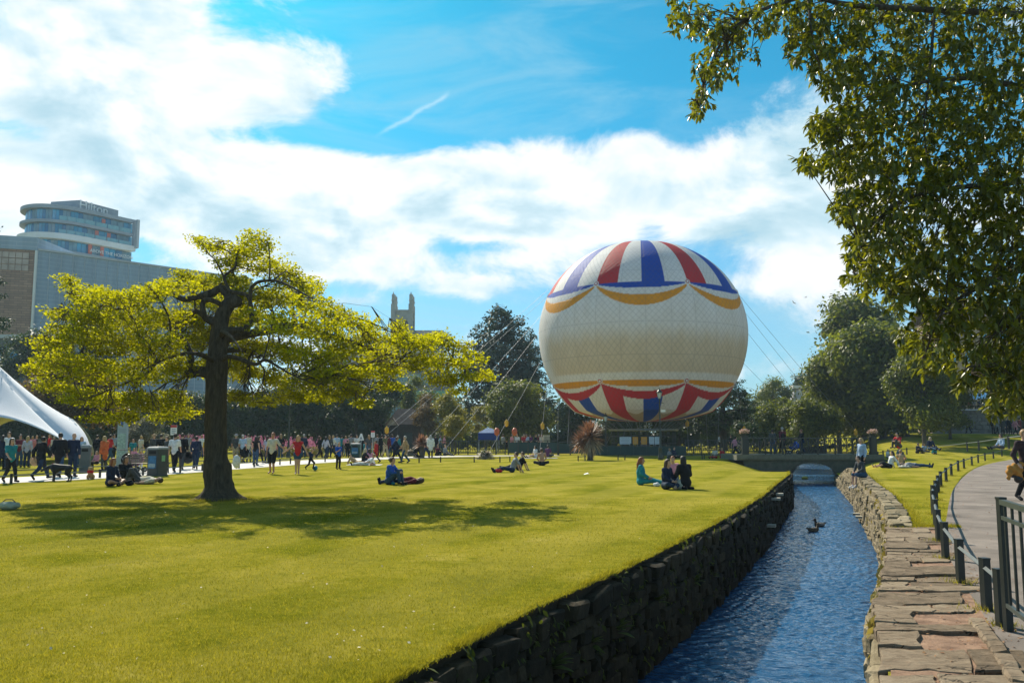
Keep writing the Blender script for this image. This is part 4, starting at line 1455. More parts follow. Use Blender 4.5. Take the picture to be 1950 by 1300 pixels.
def spread(w, d, z0, z1, n, k=.48, taper=0.0):
    """random overlapping ellipsoids filling a crown w wide, d deep, from z0 to z1"""
    out = []
    h = z1 - z0
    for j in range(n):
        f = (j + .5) / n
        zc = z0 + h * (.18 + .64 * f) + RNG.uniform(-.05, .05) * h
        rel = abs((zc - z0) / h - .42) * 1.7
        env = math.sqrt(max(.08, 1 - rel * rel)) * (1 - taper * f)
        a, rr = RNG.uniform(0, 2 * PI), RNG.uniform(.35, .7)
        r = k * RNG.uniform(.75, 1.15) * (.6 + .4 * env)
        out.append(((w / 2 * env * rr * math.cos(a), d / 2 * env * rr * math.sin(a), zc), (w / 2 * r, d / 2 * r, min(h * .34, w * .5 * r) * RNG.uniform(.7, 1.0))))
    return out

def bg_tree(name, label, x, Y, top, bot, half, leaf, n=11, clumps=420, per=13, size=None, sig=None, trunk=True, group=None, core=.55, k=.48, taper=0.0, up=.35, zbase=None, barkm=None, tr=None):
    c = P(x, top, Y)
    s = Y / F
    z = float(terr(c.x, Y)) if zbase is None else zbase
    if Y > 119:
        z = 1.0
    base = Vector((c.x, Y, z - .05))
    z1 = c.z - z
    z0 = max(.1, P(x, bot, Y).z - z)
    w = 2 * half * s
    clumps = int(clumps * 1.5)
    blobs = spread(w, w * .9, z0, z1, n, k, taper)
    size = size or max(.16, w * .045)
    return tree(name, label, base, max(.8, z0 + (z1 - z0) * .45), tr or max(.12, w * .028), blobs, leaf, clumps, per, sig or w * .05, size, 'tree', group, barkm or M_BARK2, core=core, trunk=trunk, up=up)

RB = 'dark trees behind the crowd'
rowlabels = ['leftmost', 'second from the left', 'third from the left', 'fourth from the left', 'fifth from the left', 'sixth from the left', 'seventh from the left', 'tallest, beside the brown hut', 'rightmost, next to the brown hut']
for (x, Y, t_, b_, h_), lb in zip(((215, 84, 735, 842, 58), (285, 82, 752, 842, 50), (345, 83, 745, 842, 52), (405, 85, 740, 842, 52), (470, 88, 735, 842, 56), (535, 90, 722, 842, 56), (605, 92, 712, 842, 62), (680, 93, 700, 842, 58), (728, 95, 748, 840, 36)), rowlabels):
    bg_tree('evergreen_tree', 'dark dense tree in the row behind the crowd, ' + lb, x, Y, t_, b_, h_, L_DARK, 10, 420, 13, group=RB, core=.60)
bg_tree('evergreen_tree', 'tall dark tree behind the right half of the spreading tree', 640, 104, 672, 842, 66, L_DARK, 12, 420, 13)
bg_tree('evergreen_tree', 'dark tree just left of the brown hut, behind the row', 722, 106, 690, 842, 50, L_DARK, 10, 380, 13)
bg_tree('olive_tree', 'olive tree rising behind the brown hut', 792, 112, 700, 838, 40, L_OLIVE, 9, 340, 13)
bg_tree('bronze_tree', 'bronze-leaved tree with a bare trunk beside the white tent', 150, 62, 690, 805, 92, L_BROWN, 14, 520, 12, core=.5, barkm=M_BARK2, tr=.16)
bg_tree('evergreen_tree', 'dark evergreen below the brick block at the far left', 62, 100, 622, 745, 60, L_DARK, 10, 380, 12)
bg_tree('evergreen_tree', 'dark evergreen top showing above the spreading tree', 190, 118, 546, 720, 44, L_DARK, 12, 380, 12, taper=.4)
bg_tree('evergreen_tree', 'dark evergreen beside the grey cladding wall', 130, 112, 588, 740, 40, L_DARK, 10, 340, 12)
bg_tree('round_tree', 'round dense olive tree left of the balloon', 985, 90, 720, 832, 62, L_OLIVE, 13, 620, 14, core=.60, k=.55)
bg_tree('lime_tree', 'yellow-green tree left of the round olive tree', 862, 90, 742, 830, 44, L_LIME, 9, 420, 12, core=.45)
bg_tree('lime_tree', 'small thin-trunked yellow-green tree behind the knee rail', 868, 78, 778, 838, 26, L_LIME, 7, 260, 11, core=None, tr=.06)
bg_tree('bronze_tree', 'bronze tree right of the brown hut', 815, 92, 742, 834, 30, L_BROWN, 9, 340, 12, core=.4)
bg_tree('lime_tree', 'yellow-green tree behind the blue gazebo', 925, 96, 760, 825, 26, L_LIME, 7, 240, 11, core=.4)
bg_tree('evergreen_tree', 'dark tree filling the gap behind the balloon', 1085, 100, 690, 850, 62, L_DARK, 10, 380, 12)
bg_tree('evergreen_tree', 'dark tree behind the balloon platform', 1190, 102, 730, 850, 60, L_DARK, 10, 380, 12)
bg_tree('evergreen_tree', 'dark tree behind the balloon on the right', 1290, 102, 740, 835, 60, L_DARK, 10, 380, 12)
bg_tree('far_tree', 'hazy round tree far behind the bridge', 1470, 150, 718, 800, 44, L_OLIVE, 9, 320, 12)
bg_tree('far_tree', 'hazy tree far off beside the white turret', 1515, 165, 708, 800, 40, L_DARK, 9, 300, 12)
bg_tree('far_tree', 'low hazy tree far off below the cedar', 1430, 135, 760, 830, 40, L_DARK, 8, 260, 12)
bg_tree('shrub', 'sunlit olive shrub behind the bridge railing', 1482, 92, 765, 845, 50, L_OLIVE, 9, 380, 12, core=.6, trunk=False)
bg_tree('shrub', 'dark shrub behind the middle of the bridge', 1425, 90, 800, 850, 36, L_DARK, 7, 240, 12, trunk=False)
bg_tree('shrub', 'leafy shrub behind the right half of the bridge', 1545, 86, 745, 848, 52, L_OLIVE, 10, 460, 12, core=.65, trunk=False)
bg_tree('large_oak', 'tallest dark tree on the right slope', 1632, 104, 545, 845, 105, L_OLIVE, 22, 1600, 14, core=.56, k=.42, taper=.3)
bg_tree('large_oak', 'broad dark domed tree in front of the tallest one', 1672, 88, 612, 845, 112, L_OLIVE, 24, 1900, 14, core=.60, k=.44)
bg_tree('large_oak', 'dark tree sloping down towards the bridge', 1590, 92, 655, 845, 72, L_OLIVE, 12, 620, 13, core=.56)
bg_tree('evergreen_tree', 'shaded dark tree between the dome and the bright shrub', 1722, 86, 700, 842, 60, L_DARK, 10, 460, 12, core=.60)
bg_tree('bright_tree', 'bright olive tree right of the dark domed tree', 1750, 74, 640, 838, 70, L_OLIVE, 14, 640, 13, core=.6)
bg_tree('bright_tree', 'leafy tree in front of the stone wall on the slope', 1802, 82, 690, 835, 48, L_OLIVE, 11, 460, 12, core=.6)
bg_tree('bright_tree', 'olive tree above the stone wall at the right edge', 1940, 78, 640, 805, 84, L_OLIVE, 16, 760, 13, core=.56, tr=.25)
bg_tree('grey_shrub', 'grey-green flowering shrub behind the bins', 284, 62, 790, 848, 34, L_GREY, 9, 380, 12, core=.56, size=.16, trunk=False)
for j, (x, Y, t_, h_) in enumerate(((60, 92, 745, 60), (130, 92, 770, 50), (-30, 95, 700, 70))):
    bg_tree('evergreen_tree', ['dark bush behind the white tent', 'dark bush seen through the tent opening', 'dark evergreen at the far left edge behind the tent'][j], x, Y, t_, 845, h_, L_DARK, 8, 300, 12, core=.60)

def layered(name, label, x, Y, top, bot, half, leaf, tiers, per=10, trunk_r=.35, flat=.25, shape='dome'):
    c = P(x, top, Y)
    z = float(terr(c.x, Y)) if Y < 119 else 1.0
    s = Y / F
    z1, z0 = c.z - z, max(1, P(x, bot, Y).z - z)
    root = empty(name, (c.x, Y, z - .05), 0, label, 'tree')
    mb = MB()
    mb.tube([(0, 0, -.2), (0, 0, .5), (0, 0, z1 * .5), (0, 0, z1 * .97)], [trunk_r * 1.5, trunk_r, trunk_r * .75, trunk_r * .15], 9)
    blobs = []
    for k in range(tiers):
        f = k / (tiers - 1)
        zz = z0 + (z1 - z0) * f * .97
        env = (math.sqrt(max(.05, 1 - f ** 2.2)) if shape == 'dome' else (1 - f * .9)) * (.75 + .5 * RNG.random())
        na = 5 if f < .8 else 3
        a0 = RNG.uniform(0, 6)
        for j in range(na):
            a = a0 + 2 * PI * j / na + RNG.uniform(-.3, .3)
            rr = half * s * env * RNG.uniform(.55, .85)
            q = Vector((rr * math.cos(a), rr * math.sin(a), zz + RNG.uniform(-.4, .4)))
            rad = half * s * .36 * (.5 + .5 * env)
            blobs.append((tuple(q), (rad, rad, rad * flat + .2)))
            mb.tube([(0, 0, zz - .5), q * .5 + Vector((0, 0, zz * .5 - .1)), q], [trunk_r * .3, trunk_r * .2, .03], 5)
    mb.build('trunk', M_BARK2, root, True)
    pts, nor, C = crown_cloud(blobs, len(blobs) * 20, per, half * s * .05, .3)
    V, Q = leaf_quads(pts, RNG.uniform(.7, 1.3, len(pts)) * max(.13, half * s * .085), nor + np.array([0, 0, .6]), .6, .45)
    npmesh('crown', V, Q, leaf, root)
layered('pine_tree', 'tall broad pine with gaps between its tiers left of the balloon', 955, 112, 588, 790, 82, L_PINE, 17, 13, .4, .42)
layered('pine_tree', 'second dark pine close behind the balloon edge', 1010, 116, 640, 800, 50, L_PINE, 10, 11, .35, .4)
layered('cedar_tree', 'dark layered cedar right of the balloon', 1375, 98, 712, 815, 62, L_DARK, 11, 12, .4, .22)
layered('cedar_tree', 'cedar reaching in from the left edge with flat dark boughs', -32, 55, 380, 660, 74, L_PINE, 9, 9, .3, .16, 'cone')
def hedge(label, x0, x1, Y, h, leaf, dens=1.0):
    a, c = P(x0, 850, Y).x, P(x1, 850, Y).x
    root = empty('hedge', ((a + c) / 2, Y, float(terr((a + c) / 2, Y)) - .1), 0, label, 'hedge')
    n_ = max(3, int((c - a) / (h * .55)))
    bl_ = []
    for k in range(n_):
        hh = h * RNG.uniform(.75, 1.1)
        bl_.append(((a + (c - a) * (k + .5) / n_ - (a + c) / 2, RNG.uniform(-.5, .5), hh * .45), (h * .55, h * .5, hh * .55)))
    pts, nor, C_ = crown_cloud(bl_, int(n_ * 64 * dens), 12, h * .07, .6)
    V, Q = leaf_quads(pts, RNG.uniform(.7, 1.3, len(pts)) * max(.22, h * .075), nor + np.array([0, 0, .3]), .55)
    npmesh('foliage', V, Q, leaf, root)
    mbc = MB()
    for cc, rr in bl_:
        k = len(mbc.v)
        for i_ in range(7):
            for j_ in range(10):
                th, ph_ = PI * i_ / 6, 2 * PI * j_ / 10
                mbc.v.append((cc[0] + rr[0] * .7 * math.sin(th) * math.cos(ph_), cc[1] + rr[1] * .7 * math.sin(th) * math.sin(ph_), cc[2] + rr[2] * .7 * math.cos(th)))
        for i_ in range(6):
            for j_ in range(10):
                mbc.f.append((k + i_ * 10 + j_, k + (i_ + 1) * 10 + j_, k + (i_ + 1) * 10 + (j_ + 1) % 10, k + i_ * 10 + (j_ + 1) % 10))
    mbc.build('inner_foliage', leaf, root, True)
hedge('dark hedge below the row of trees left of the big trunk', -60, 400, 99, 4.2, L_DARK)
hedge('dark hedge below the row of trees right of the big trunk', 400, 760, 100, 4.4, L_DARK)
hedge('olive hedge behind the lattice fence and the gazebo', 790, 1000, 104, 3.6, L_OLIVE)
hedge('dark hedge behind the balloon platform', 1000, 1330, 106, 3.4, L_DARK)
hedge('dark hedge behind the bridge', 1330, 1560, 112, 5.0, L_DARK)
hedge('dark hedge at the foot of the large trees on the right slope', 1560, 1800, 108, 5.0, L_DARK)
pts, nor, C_ = crown_cloud([((x_, 185 + RNG.uniform(-8, 8), 4.5), (9, 6, RNG.uniform(5.5, 8.5))) for x_ in np.arange(-170, 190, 9.0)], 2600, 9, 1.3, .6)
V, Q = leaf_quads(pts, RNG.uniform(.9, 1.7, len(pts)), nor + np.array([0, 0, .4]), .5)
tag(npmesh('far_wood', V, Q, L_DARK), 'distant wood closing the view behind the park', 'wood', kind='stuff')
# small palms far behind the bridge
def palm(label, x, Y, top, n=26):
    c = P(x, top, Y)
    z = float(terr(c.x, Y)) if Y < 119 else 1.0
    root = empty('fan_palm', (c.x, Y, z), 0, label, 'palm', 'palms far behind the bridge')
    h = c.z - z - .9
    MB().tube([(0, 0, -.1), (.05, 0, h * .5), (0, 0, h)], [.2, .16, .15], 8).build('trunk', M_BARK2, root, True)
    mb = MB()
    for k in range(n * 2):
        a, e = RNG.uniform(0, 2 * PI), RNG.uniform(-.6, 1.3)
        d = Vector((math.cos(a) * math.cos(e), math.sin(a) * math.cos(e), math.sin(e)))
        s = d.orthogonal().normalized() * .14
        L = RNG.uniform(.8, 1.2)
        p0 = Vector((0, 0, h))
        mb.poly([p0, p0 + d * L * .6 + s, p0 + d * L + Vector((0, 0, -.25)), p0 + d * L * .6 - s])
    mb.build('fronds', L_OLIVE, root)
palm('fan palm left of the white turret', 1466, 120, 762)
palm('taller fan palm close to the white turret', 1493, 120, 752)
palm('short fan palm nearest the cedar', 1446, 118, 770)

# ------------------------------------------------------------------ spiky plants
M_SPIKE = leafmat('bronze_strap_leaf', (0.10, 0.045, 0.03), (0.34, 0.20, 0.13), .35, (1.4, 1.1, .8), .5, .4, 2)
M_SPIKE2 = leafmat('dry_strap_leaf', (0.20, 0.16, 0.12), (0.48, 0.42, 0.33), .3, (1.2, 1.1, .9), .5, .4, 2)
def straps(n, p0, lmin, lmax, e0, e1, w, droop):
    mb = MB()
    for k in range(n):
        a, e = RNG.uniform(0, 2 * PI), RNG.uniform(e0, e1)
        L = RNG.uniform(lmin, lmax)
        d = Vector((math.cos(a) * math.cos(e), math.sin(a) * math.cos(e), math.sin(e)))
        s = Vector((-math.sin(a), math.cos(a), 0)) * w
        o = Vector(p0) + Vector(RNG.normal(0, .05, 3))
        g = Vector((0, 0, -droop * L))
        q = [o, o + d * L * .45 + g * .15, o + d * L * .8 + g * .55, o + d * L + g]
        mb.poly([q[0] - s * .5, q[0] + s * .5, q[1] + s, q[1] - s])
        mb.poly([q[1] - s, q[1] + s, q[2] + s * .7, q[2] - s * .7])
        mb.poly([q[2] - s * .7, q[2] + s * .7, q[3]])
    return mb
def cordyline(label, x, y, hpx, wpx, skirt=True, lower=False):
    b = hit0(x, y)
    s = b.y / F
    root = empty('cordyline', b, 0, label, 'palm')
    H, W_ = hpx * s, wpx * s / 2
    hz = H - W_ * .95
    MB().tube([(0, 0, -.1), (0, 0, .1), (.03, 0, hz * .6), (0, 0, hz)], [.26, .2, .15, .12], 9).build('trunk', M_BARK2, root, True)
    straps(330, (0, 0, hz), W_ * .75, W_ * 1.15, -.35, 1.45, .028, .12).build('fronds', M_SPIKE, root)
    if skirt:
        straps(220, (0, 0, hz - .05), W_ * .6, W_ * 1.1, -1.35, -.3, .026, .1).build('dead_fronds', M_SPIKE2, root)
    if lower:
        straps(240, (-W_ * .45, 0, hz * .78), W_ * .5, W_ * .85, -.8, 1.3, .026, .15).build('side_fronds', M_SPIKE, root)
    return root
cordyline('large shaggy bronze palm in front of the balloon', 1124, 876, 80, 76, True, True)
cordyline('smaller bronze spiky palm on a bare stem by the path', 803, 871, 46, 42, False)
def spiky_bush(label, x, y, hpx, wpx):
    b = hit0(x, y)
    s = b.y / F
    root = empty('spiky_bush', b, 0, label, 'plant')
    straps(380, (0, 0, .1), wpx * s * .35, wpx * s * .56, .15, 1.4, .04, .5).build('leaves', M_SPIKE2, root)
    straps(160, (0, 0, .1), wpx * s * .25, wpx * s * .45, .2, 1.4, .045, .3).build('inner_leaves', L_DARK, root)
spiky_bush('low mound of arching pale strap leaves on the lawn', 924, 874, 26, 50)
spiky_bush('pale strap-leaved plant beside the smaller palm', 782, 868, 22, 34)

# ferns on the dark wall
L_FERN = leafmat('fern_frond', (0.05, 0.075, 0.012), (0.13, 0.15, 0.03), .4, (1.4, 1.4, .6), .6, .2, 3)
fern_lb = ['largest fern on the dark stream wall', 'fern low on the dark wall at the bottom edge', 'small fern beside the largest one on the dark wall', 'fern on the dark wall farther up the stream', 'wispy fern high on the dark wall upstream', 'tiny fern near the waterline upstream']
for j, (x, y, sz) in enumerate(((1168, 1205, .34), (1042, 1275, .36), (1122, 1228, .24), (1245, 1148, .26), (1318, 1110, .28), (1352, 1098, .22))):
    for yy in np.arange(6, 40, .05):
        p = P(x, y, yy)
        if p.x < XL(yy) + .06:
            break
    root = empty('fern', (p.x, yy, p.z), 0, fern_lb[j], 'fern')
    for k in range(9):
        a = RNG.uniform(-1.3, 1.0)
        mb = MB()
        d = Vector((math.cos(a) * .7, math.sin(a) * .7 - .25, RNG.uniform(.3, 1.1))).normalized()
        side = d.cross(Vector((0, 0, 1))).normalized()
        prev = None
        for q in range(8):
            f = q / 7
            c = d * sz * f + Vector((0, 0, -.35 * sz * f * f))
            wd = sz * .13 * math.sin(PI * min(1, f * .9 + .1)) + .004
            cur = (c - side * wd, c + side * wd)
            if prev:
                mb.poly([prev[0], prev[1], cur[1], cur[0]])
            prev = cur
        mb.build('frond', L_FERN, root)

# ------------------------------------------------------------------ flower beds
M_PINK = leafmat('pink_spire', (0.36, 0.10, 0.20), (0.66, 0.32, 0.44), .35, (1.2, 1.1, 1.1), .7, .2, 4)
def flower_bed(label, x0, x1, Y, htop, n):
    a, c = P(x0, 850, Y).x, P(x1, 850, Y).x
    root = empty('flower_bed', ((a + c) / 2, Y, 0), 0, label, 'flower bed')
    k = n
    cx = RNG.uniform(a, c, k) - (a + c) / 2
    cyy = RNG.uniform(-1.2, 1.2, k)
    hh = htop * RNG.uniform(.65, 1.05, k)
    pts, lo = [], []
    for x_, y_, h_ in zip(cx, cyy, hh):
        m_ = 34
        f = RNG.random(m_)
        pts.append(np.stack([x_ + RNG.normal(0, 1, m_) * .07 * (1.1 - f), y_ + RNG.normal(0, 1, m_) * .07 * (1.1 - f), h_ * (.45 + .55 * f)], 1))
        g = 30
        lo.append(np.stack([x_ + RNG.normal(0, .22, g), y_ + RNG.normal(0, .22, g), RNG.uniform(0, h_ * .55, g)], 1))
    pts = np.concatenate(pts); lo = np.concatenate(lo)
    V, Q = leaf_quads(pts, RNG.uniform(.06, .11, len(pts)), RNG.normal(0, 1, (len(pts), 3)), .3, .8)
    tag(npmesh('flower_spires', V, Q, M_PINK, root), kind='stuff')
    V, Q = leaf_quads(lo, RNG.uniform(.12, .24, len(lo)), np.tile([0, -.2, 1.], (len(lo), 1)), .6)
    tag(npmesh('leaves', V, Q, L_LIME, root), kind='stuff')
flower_bed('bed of tall pink flower spires left of the big trunk', 345, 405, 70, 1.7, 70)
flower_bed('bed of tall pink flower spires behind the couple', 462, 606, 70, 1.6, 150)

# ------------------------------------------------------------------ lamp posts
M_IRON = plain('black_green_iron', (0.022, 0.032, 0.028), 0.4, .25, 15, spec=.5)
M_LGLASS = plain('lantern_glass', (0.55, 0.60, 0.62), 0.15, .1, 5, spec=.6)
def lamp(label, b, H):
    root = empty('lamp_post', b, 0, label, 'lamp post')
    MB().lathe([(.17, -.05), (.17, .25), (.13, .32), (.12, .75), (.15, .8), (.085, .9), (.07, 1.1), (.052, H * .6), (.04, H - .75), (.065, H - .72), (.035, H - .66)], 14).build('post', M_IRON, root, True)
    MB().bar((-.28, 0, H - .95), (.28, 0, H - .95), .03).build('ladder_bar', M_IRON, root)
    mb = MB()
    mb.lathe([(.09, H - .64), (.17, H - .25)], 6).build('lantern', M_LGLASS, root)
    for k in range(6):
        a = 2 * PI * k / 6
        MB().bar((.092 * math.cos(a), .092 * math.sin(a), H - .645), (.176 * math.cos(a), .176 * math.sin(a), H - .245), .016).build('lantern_bar', M_IRON, root)
    MB().lathe([(.22, H - .25), (.2, H - .2), (.1, H - .08), (.04, H - .03), (.03, H + .05), (.005, H + .09)], 12).build('lantern_cap', M_IRON, root, True)
    return root
lb = hit0(1258, 875.5)
r_ = lamp('tall lantern post standing before the balloon', lb, 4.85)
MB().box((.22, -.05, 3.35), (.30, .12, .16)).build('sign_plate', plain('white_plate', (.75, .75, .74), .5, .05), r_)
lamp('lantern post among the pink flowers behind the couple', hit0(549, 871.5), 4.6)
lamp('slim lantern post behind the large shaggy palm', P(1154, 862, 74) * 1 - Vector((0, 0, P(1154, 862, 74).z)), 3.5)

# ------------------------------------------------------------------ balloon
BYD = 80.0
BC = P(1222, 636, BYD)
bs = BYD * 1.006 / F
RB_, HT, HB_ = 196 * bs, 175 * bs, 166 * bs
balloon = empty('tethered_balloon', (BC.x, BC.y, 0), 0, 'huge white tethered gas balloon with blue, red and orange swags', 'balloon')
BX = Vector((0, 0, BC.z))
def bprof(v):
    """v 0 bottom .. 1 top -> radius, height relative to the centre"""
    if v > .5:
        a = (v - .5) * PI
        return RB_ * max(0.0, math.cos(a)) ** .93, HT * math.sin(a) ** 1.03
    a = (.5 - v) * PI
    h = -RB_ * math.sin(a)
    r = RB_ * math.cos(a)
    lim = -HB_
    if h < lim + .9:                       # rounds into a nearly flat base
        t = max(0.0, math.cos(a)) / math.cos(math.asin(min(1, (HB_ - .9) / RB_)))
        h = lim + .9 * (t ** 2.6) 
    return r, h
NU, NV = 770, 330
vv = np.linspace(0, 1, NV + 1)
pr = np.array([bprof(v) for v in vv])
ph = np.linspace(0, 2 * PI, NU, endpoint=False)
X_ = pr[:, 0:1] * np.sin(ph)[None]
Y_ = -pr[:, 0:1] * np.cos(ph)[None]
Z_ = np.repeat(pr[:, 1:2], NU, 1)
# slight quilting of the fabric between net lines
V = np.stack([X_, Y_, Z_], -1).reshape(-1, 3) + np.array(BX)
i = np.arange((NV + 1) * NU).reshape(NV + 1, NU)
j2 = np.roll(i, -1, 1)
Q = np.stack([i[:-1], j2[:-1], j2[1:], i[1:]], -1).reshape(-1, 4)
env = npmesh('envelope', V, Q, None, balloon, True)
# painted design
def ring_row(r, h):
    yy_, zz_ = BYD - r, BC.z + h - CAMZ                # front point of each ring as it shows from the park
    return 636 - (650 - F * (-yy_ * SP + zz_ * CP) / (yy_ * CP + zz_ * SP))
prow = ring_row(pr[:, 0], pr[:, 1])
hp = np.repeat(prow[:, None], NU, 1)
sec = ((ph / (2 * PI) * 7 - (-34.0 / 360 * 7)) % 1.0)[None].repeat(NV + 1, 0)
sag = 4 * sec * (1 - sec)
WH, RED, BLU, ORA, TAN = (.88, .87, .85), (.60, .03, .04), (.004, .075, .50), (.86, .36, .01), (.60, .50, .33)
C = np.empty(hp.shape + (3,)); C[:] = WH
q4 = np.floor(sec * 4).astype(int)
def paint(mask, col): C[mask] = col
top = (hp > 101) | (Z_ > .8 * HT)
paint(top & (q4 == 0) & (Z_ < .985 * HT), RED)
paint(top & (q4 == 2) & (Z_ < .985 * HT), BLU)
paint((hp <= 101) & (hp > 101 - 12 * sag ** .8), BLU)
paint((hp < 99 - 23 * sag) & (hp > 97 - 41 * sag ** .95) & (sag > .06), ORA)
lowo = (hp < -87) & (hp > -89 - 10 * sag ** .6)
paint(lowo, ORA)
redtop = -91 - 17 * sag ** .9
redbot = -94 - 29 * sag ** .8
below = hp < redbot
paint((hp <= redtop) & (hp >= redbot) & (sag > .02), RED)
scal = -147 - 5 * np.abs(np.sin(sec * 4 * PI))
paint(below & (q4 == 0), RED)
paint(below & (q4 == 2), BLU)
paint((hp < scal) & ((q4 == 1) | (q4 == 3)), TAN)
# faded tan band where an old panel was covered
nz = .5 + .25 * np.sin(ph * 23)[None] + .25 * np.sin(ph * 51 + 1)[None]
band = sstep(28 - hp, 0, 40 + 14 * nz) * sstep(hp + 74, 0, 5)
tanm = band * (sstep(np.cos(ph - .05)[None], .15, .4))
plainw = (np.abs(C - np.array(WH)).sum(-1) < 1e-6)
C = np.where(plainw[..., None], C * (1 - tanm[..., None] * .9) + np.array((.74, .62, .44)) * tanm[..., None] * .9, C)
ca = env.data.color_attributes.new('paint', 'FLOAT_COLOR', 'POINT')
ca.data.foreach_set('color', np.concatenate([C.reshape(-1, 3), np.ones((C.size // 3, 1))], 1).astype(np.float32).ravel())
uv = env.data.uv_layers.new(name='gore')
li = np.empty(len(env.data.loops), np.int32)
env.data.loops.foreach_get('vertex_index', li)
U = np.stack([(li % NU) / NU, (li // NU) / NV], 1).astype(np.float32)
wrap = U.reshape(-1, 4, 2)
w0 = wrap[:, :, 0]
w0[(w0.max(1) - w0.min(1) > .5)[:, None] & (w0 < .5)] += 1.0
uv.data.foreach_set('uv', U.ravel())
m, b, out = newmat('balloon_fabric')
at = b.n('ShaderNodeAttribute', attribute_name='paint')
uvn = b.n('ShaderNodeUVMap', uv_map='gore')
ux, uy, _ = b.sep(uvn.outputs[0])
d1 = b.m('ADD', b.m('MULTIPLY', ux, 112), b.m('MULTIPLY', uy, 46))
d2 = b.m('SUBTRACT', b.m('MULTIPLY', ux, 112), b.m('MULTIPLY', uy, 46))
def ln(v, w):
    f = b.m('ABSOLUTE', b.m('SUBTRACT', b.m('FRACT', v), .5))
    return b.m('SUBTRACT', 1.0, b.ss(f, 0.0, w))
net = b.m('MAXIMUM', ln(d1, .10), ln(d2, .10))
seam = b.m('MAXIMUM', ln(b.m('MULTIPLY', ux, 28), .022), ln(b.m('MULTIPLY', uy, 11), .02))
net = b.m('MAXIMUM', net, seam)
pos = b.n('ShaderNodeTexCoord').outputs['Object']
dirt = b.noise(b.vm('MULTIPLY', pos, (1, 1, .5)), .9, 6, .65)
col = b.mix(1.0, at.outputs['Color'], b.ramp(dirt, [(.3, (.88, .86, .82)), (.7, (1, 1, 1))]), 'MULTIPLY')
col = b.mix(b.m('MULTIPLY', net, .28), col, (.12, .12, .13))
p = b.n('ShaderNodeBsdfPrincipled')
b.link(col, p.inputs['Base Color'])
p.inputs['Roughness'].default_value = .6
p.inputs['Specular IOR Level'].default_value = .22
bn = b.n('ShaderNodeBump')
bn.inputs['Strength'].default_value = .4
bn.inputs['Distance'].default_value = .10
b.link(b.m('SUBTRACT', b.m('ADD', b.noise(pos, 1.1, 4, .6), b.m('MULTIPLY', b.noise(b.vm('MULTIPLY', pos, (3, 3, .8)), 2.2, 5, .7, .6), .9)), b.m('MULTIPLY', net, .7)), bn.inputs['Height'])
b.link(bn.outputs[0], p.inputs['Normal'])
tr = b.n('ShaderNodeBsdfTranslucent')
b.link(col, tr.inputs[0])
mx = b.n('ShaderNodeMixShader')
mx.inputs[0].default_value = .30
b.link(p.outputs[0], mx.inputs[1]); b.link(tr.outputs[0], mx.inputs[2])
b.link(mx.outputs[0], out.inputs[0])
env.data.materials.append(m)
# rosettes where the swags meet
M_WHITE = plain('white_paint', (.78, .77, .75), .5, .05)
M_REDP = plain('red_paint', (.5, .05, .05), .5, .1)
for k in range(7):
    for hpx in (101, -88):
        a = (-34.0 / 360 + k / 7) * 2 * PI
        q0 = int(np.argmin(np.abs(prow - hpx) + (vv > .9) * 99))
        r0, h = pr[q0]
        n_ = Vector((math.sin(a) * r0, -math.cos(a) * r0, h)).normalized()
        c = Vector((math.sin(a) * r0, -math.cos(a) * r0, h)) + BX
        ro = MB().tube([c - n_ * .05, c + n_ * .03], 5.0 * bs, 16).build('rosette', M_WHITE, balloon)
        MB().tube([c + n_ * .03, c + n_ * .045], 3.6 * bs, 16).build('rosette_ring', M_REDP, ro)
        MB().tube([c + n_ * .045, c + n_ * .06], 2.0 * bs, 14).build('rosette_eye', M_WHITE, ro)
zb = BC.z - HB_                             # height of the envelope's base above ground
M_CABLE = plain('grey_cable', (.20, .21, .22), .5, .1)
M_STEEL = plain('galvanised_steel', (.33, .35, .36), .4, .2, 8, metal=.6)
MB().tube([(3.1 * math.cos(a), 3.1 * math.sin(a), zb - .75) for a in np.linspace(0, 2 * PI, 33)], .09, 8, False).build('load_ring', M_STEEL, balloon, True)
for k in range(28):
    a = 2 * PI * k / 28
    MB().tube([(3.1 * math.cos(a), 3.1 * math.sin(a), zb - .75), (4.7 * math.cos(a), 4.7 * math.sin(a), zb + .12)], .022, 4).build('suspension_line', M_CABLE, balloon)
# ring-shaped gondola with mesh sides
M_GOND = plain('gondola_frame', (.05, .055, .05), .6, .3, 6)
for z, r in ((.95, 2.9), (.95, 1.9), (1.6, 2.9), (zb - .75, 2.9)):
    MB().tube([(r * math.cos(a), r * math.sin(a), z) for a in np.linspace(0, 2 * PI, 33)], .05, 6, False).build('gondola_ring', M_GOND, balloon)
for k in range(24):
    a = 2 * PI * k / 24
    MB().tube([(2.9 * math.cos(a), 2.9 * math.sin(a), .5), (2.9 * math.cos(a), 2.9 * math.sin(a), zb - .75)], .035, 5).build('gondola_strut', M_GOND, balloon)
mb = MB()
for k in range(32):
    a, c = 2 * PI * k / 32, 2 * PI * (k + 1) / 32
    mb.poly([(1.9 * math.cos(a), 1.9 * math.sin(a), .6), (2.9 * math.cos(a), 2.9 * math.sin(a), .6), (2.9 * math.cos(c), 2.9 * math.sin(c), .6), (1.9 * math.cos(c), 1.9 * math.sin(c), .6)])
mb.build('gondola_floor', M_GOND, balloon)
MB().lathe([(1.0, 0), (1.0, .3), (.35, .5), (.3, 1.2), (.1, 1.25)], 14).build('winch', M_STEEL, balloon, True)
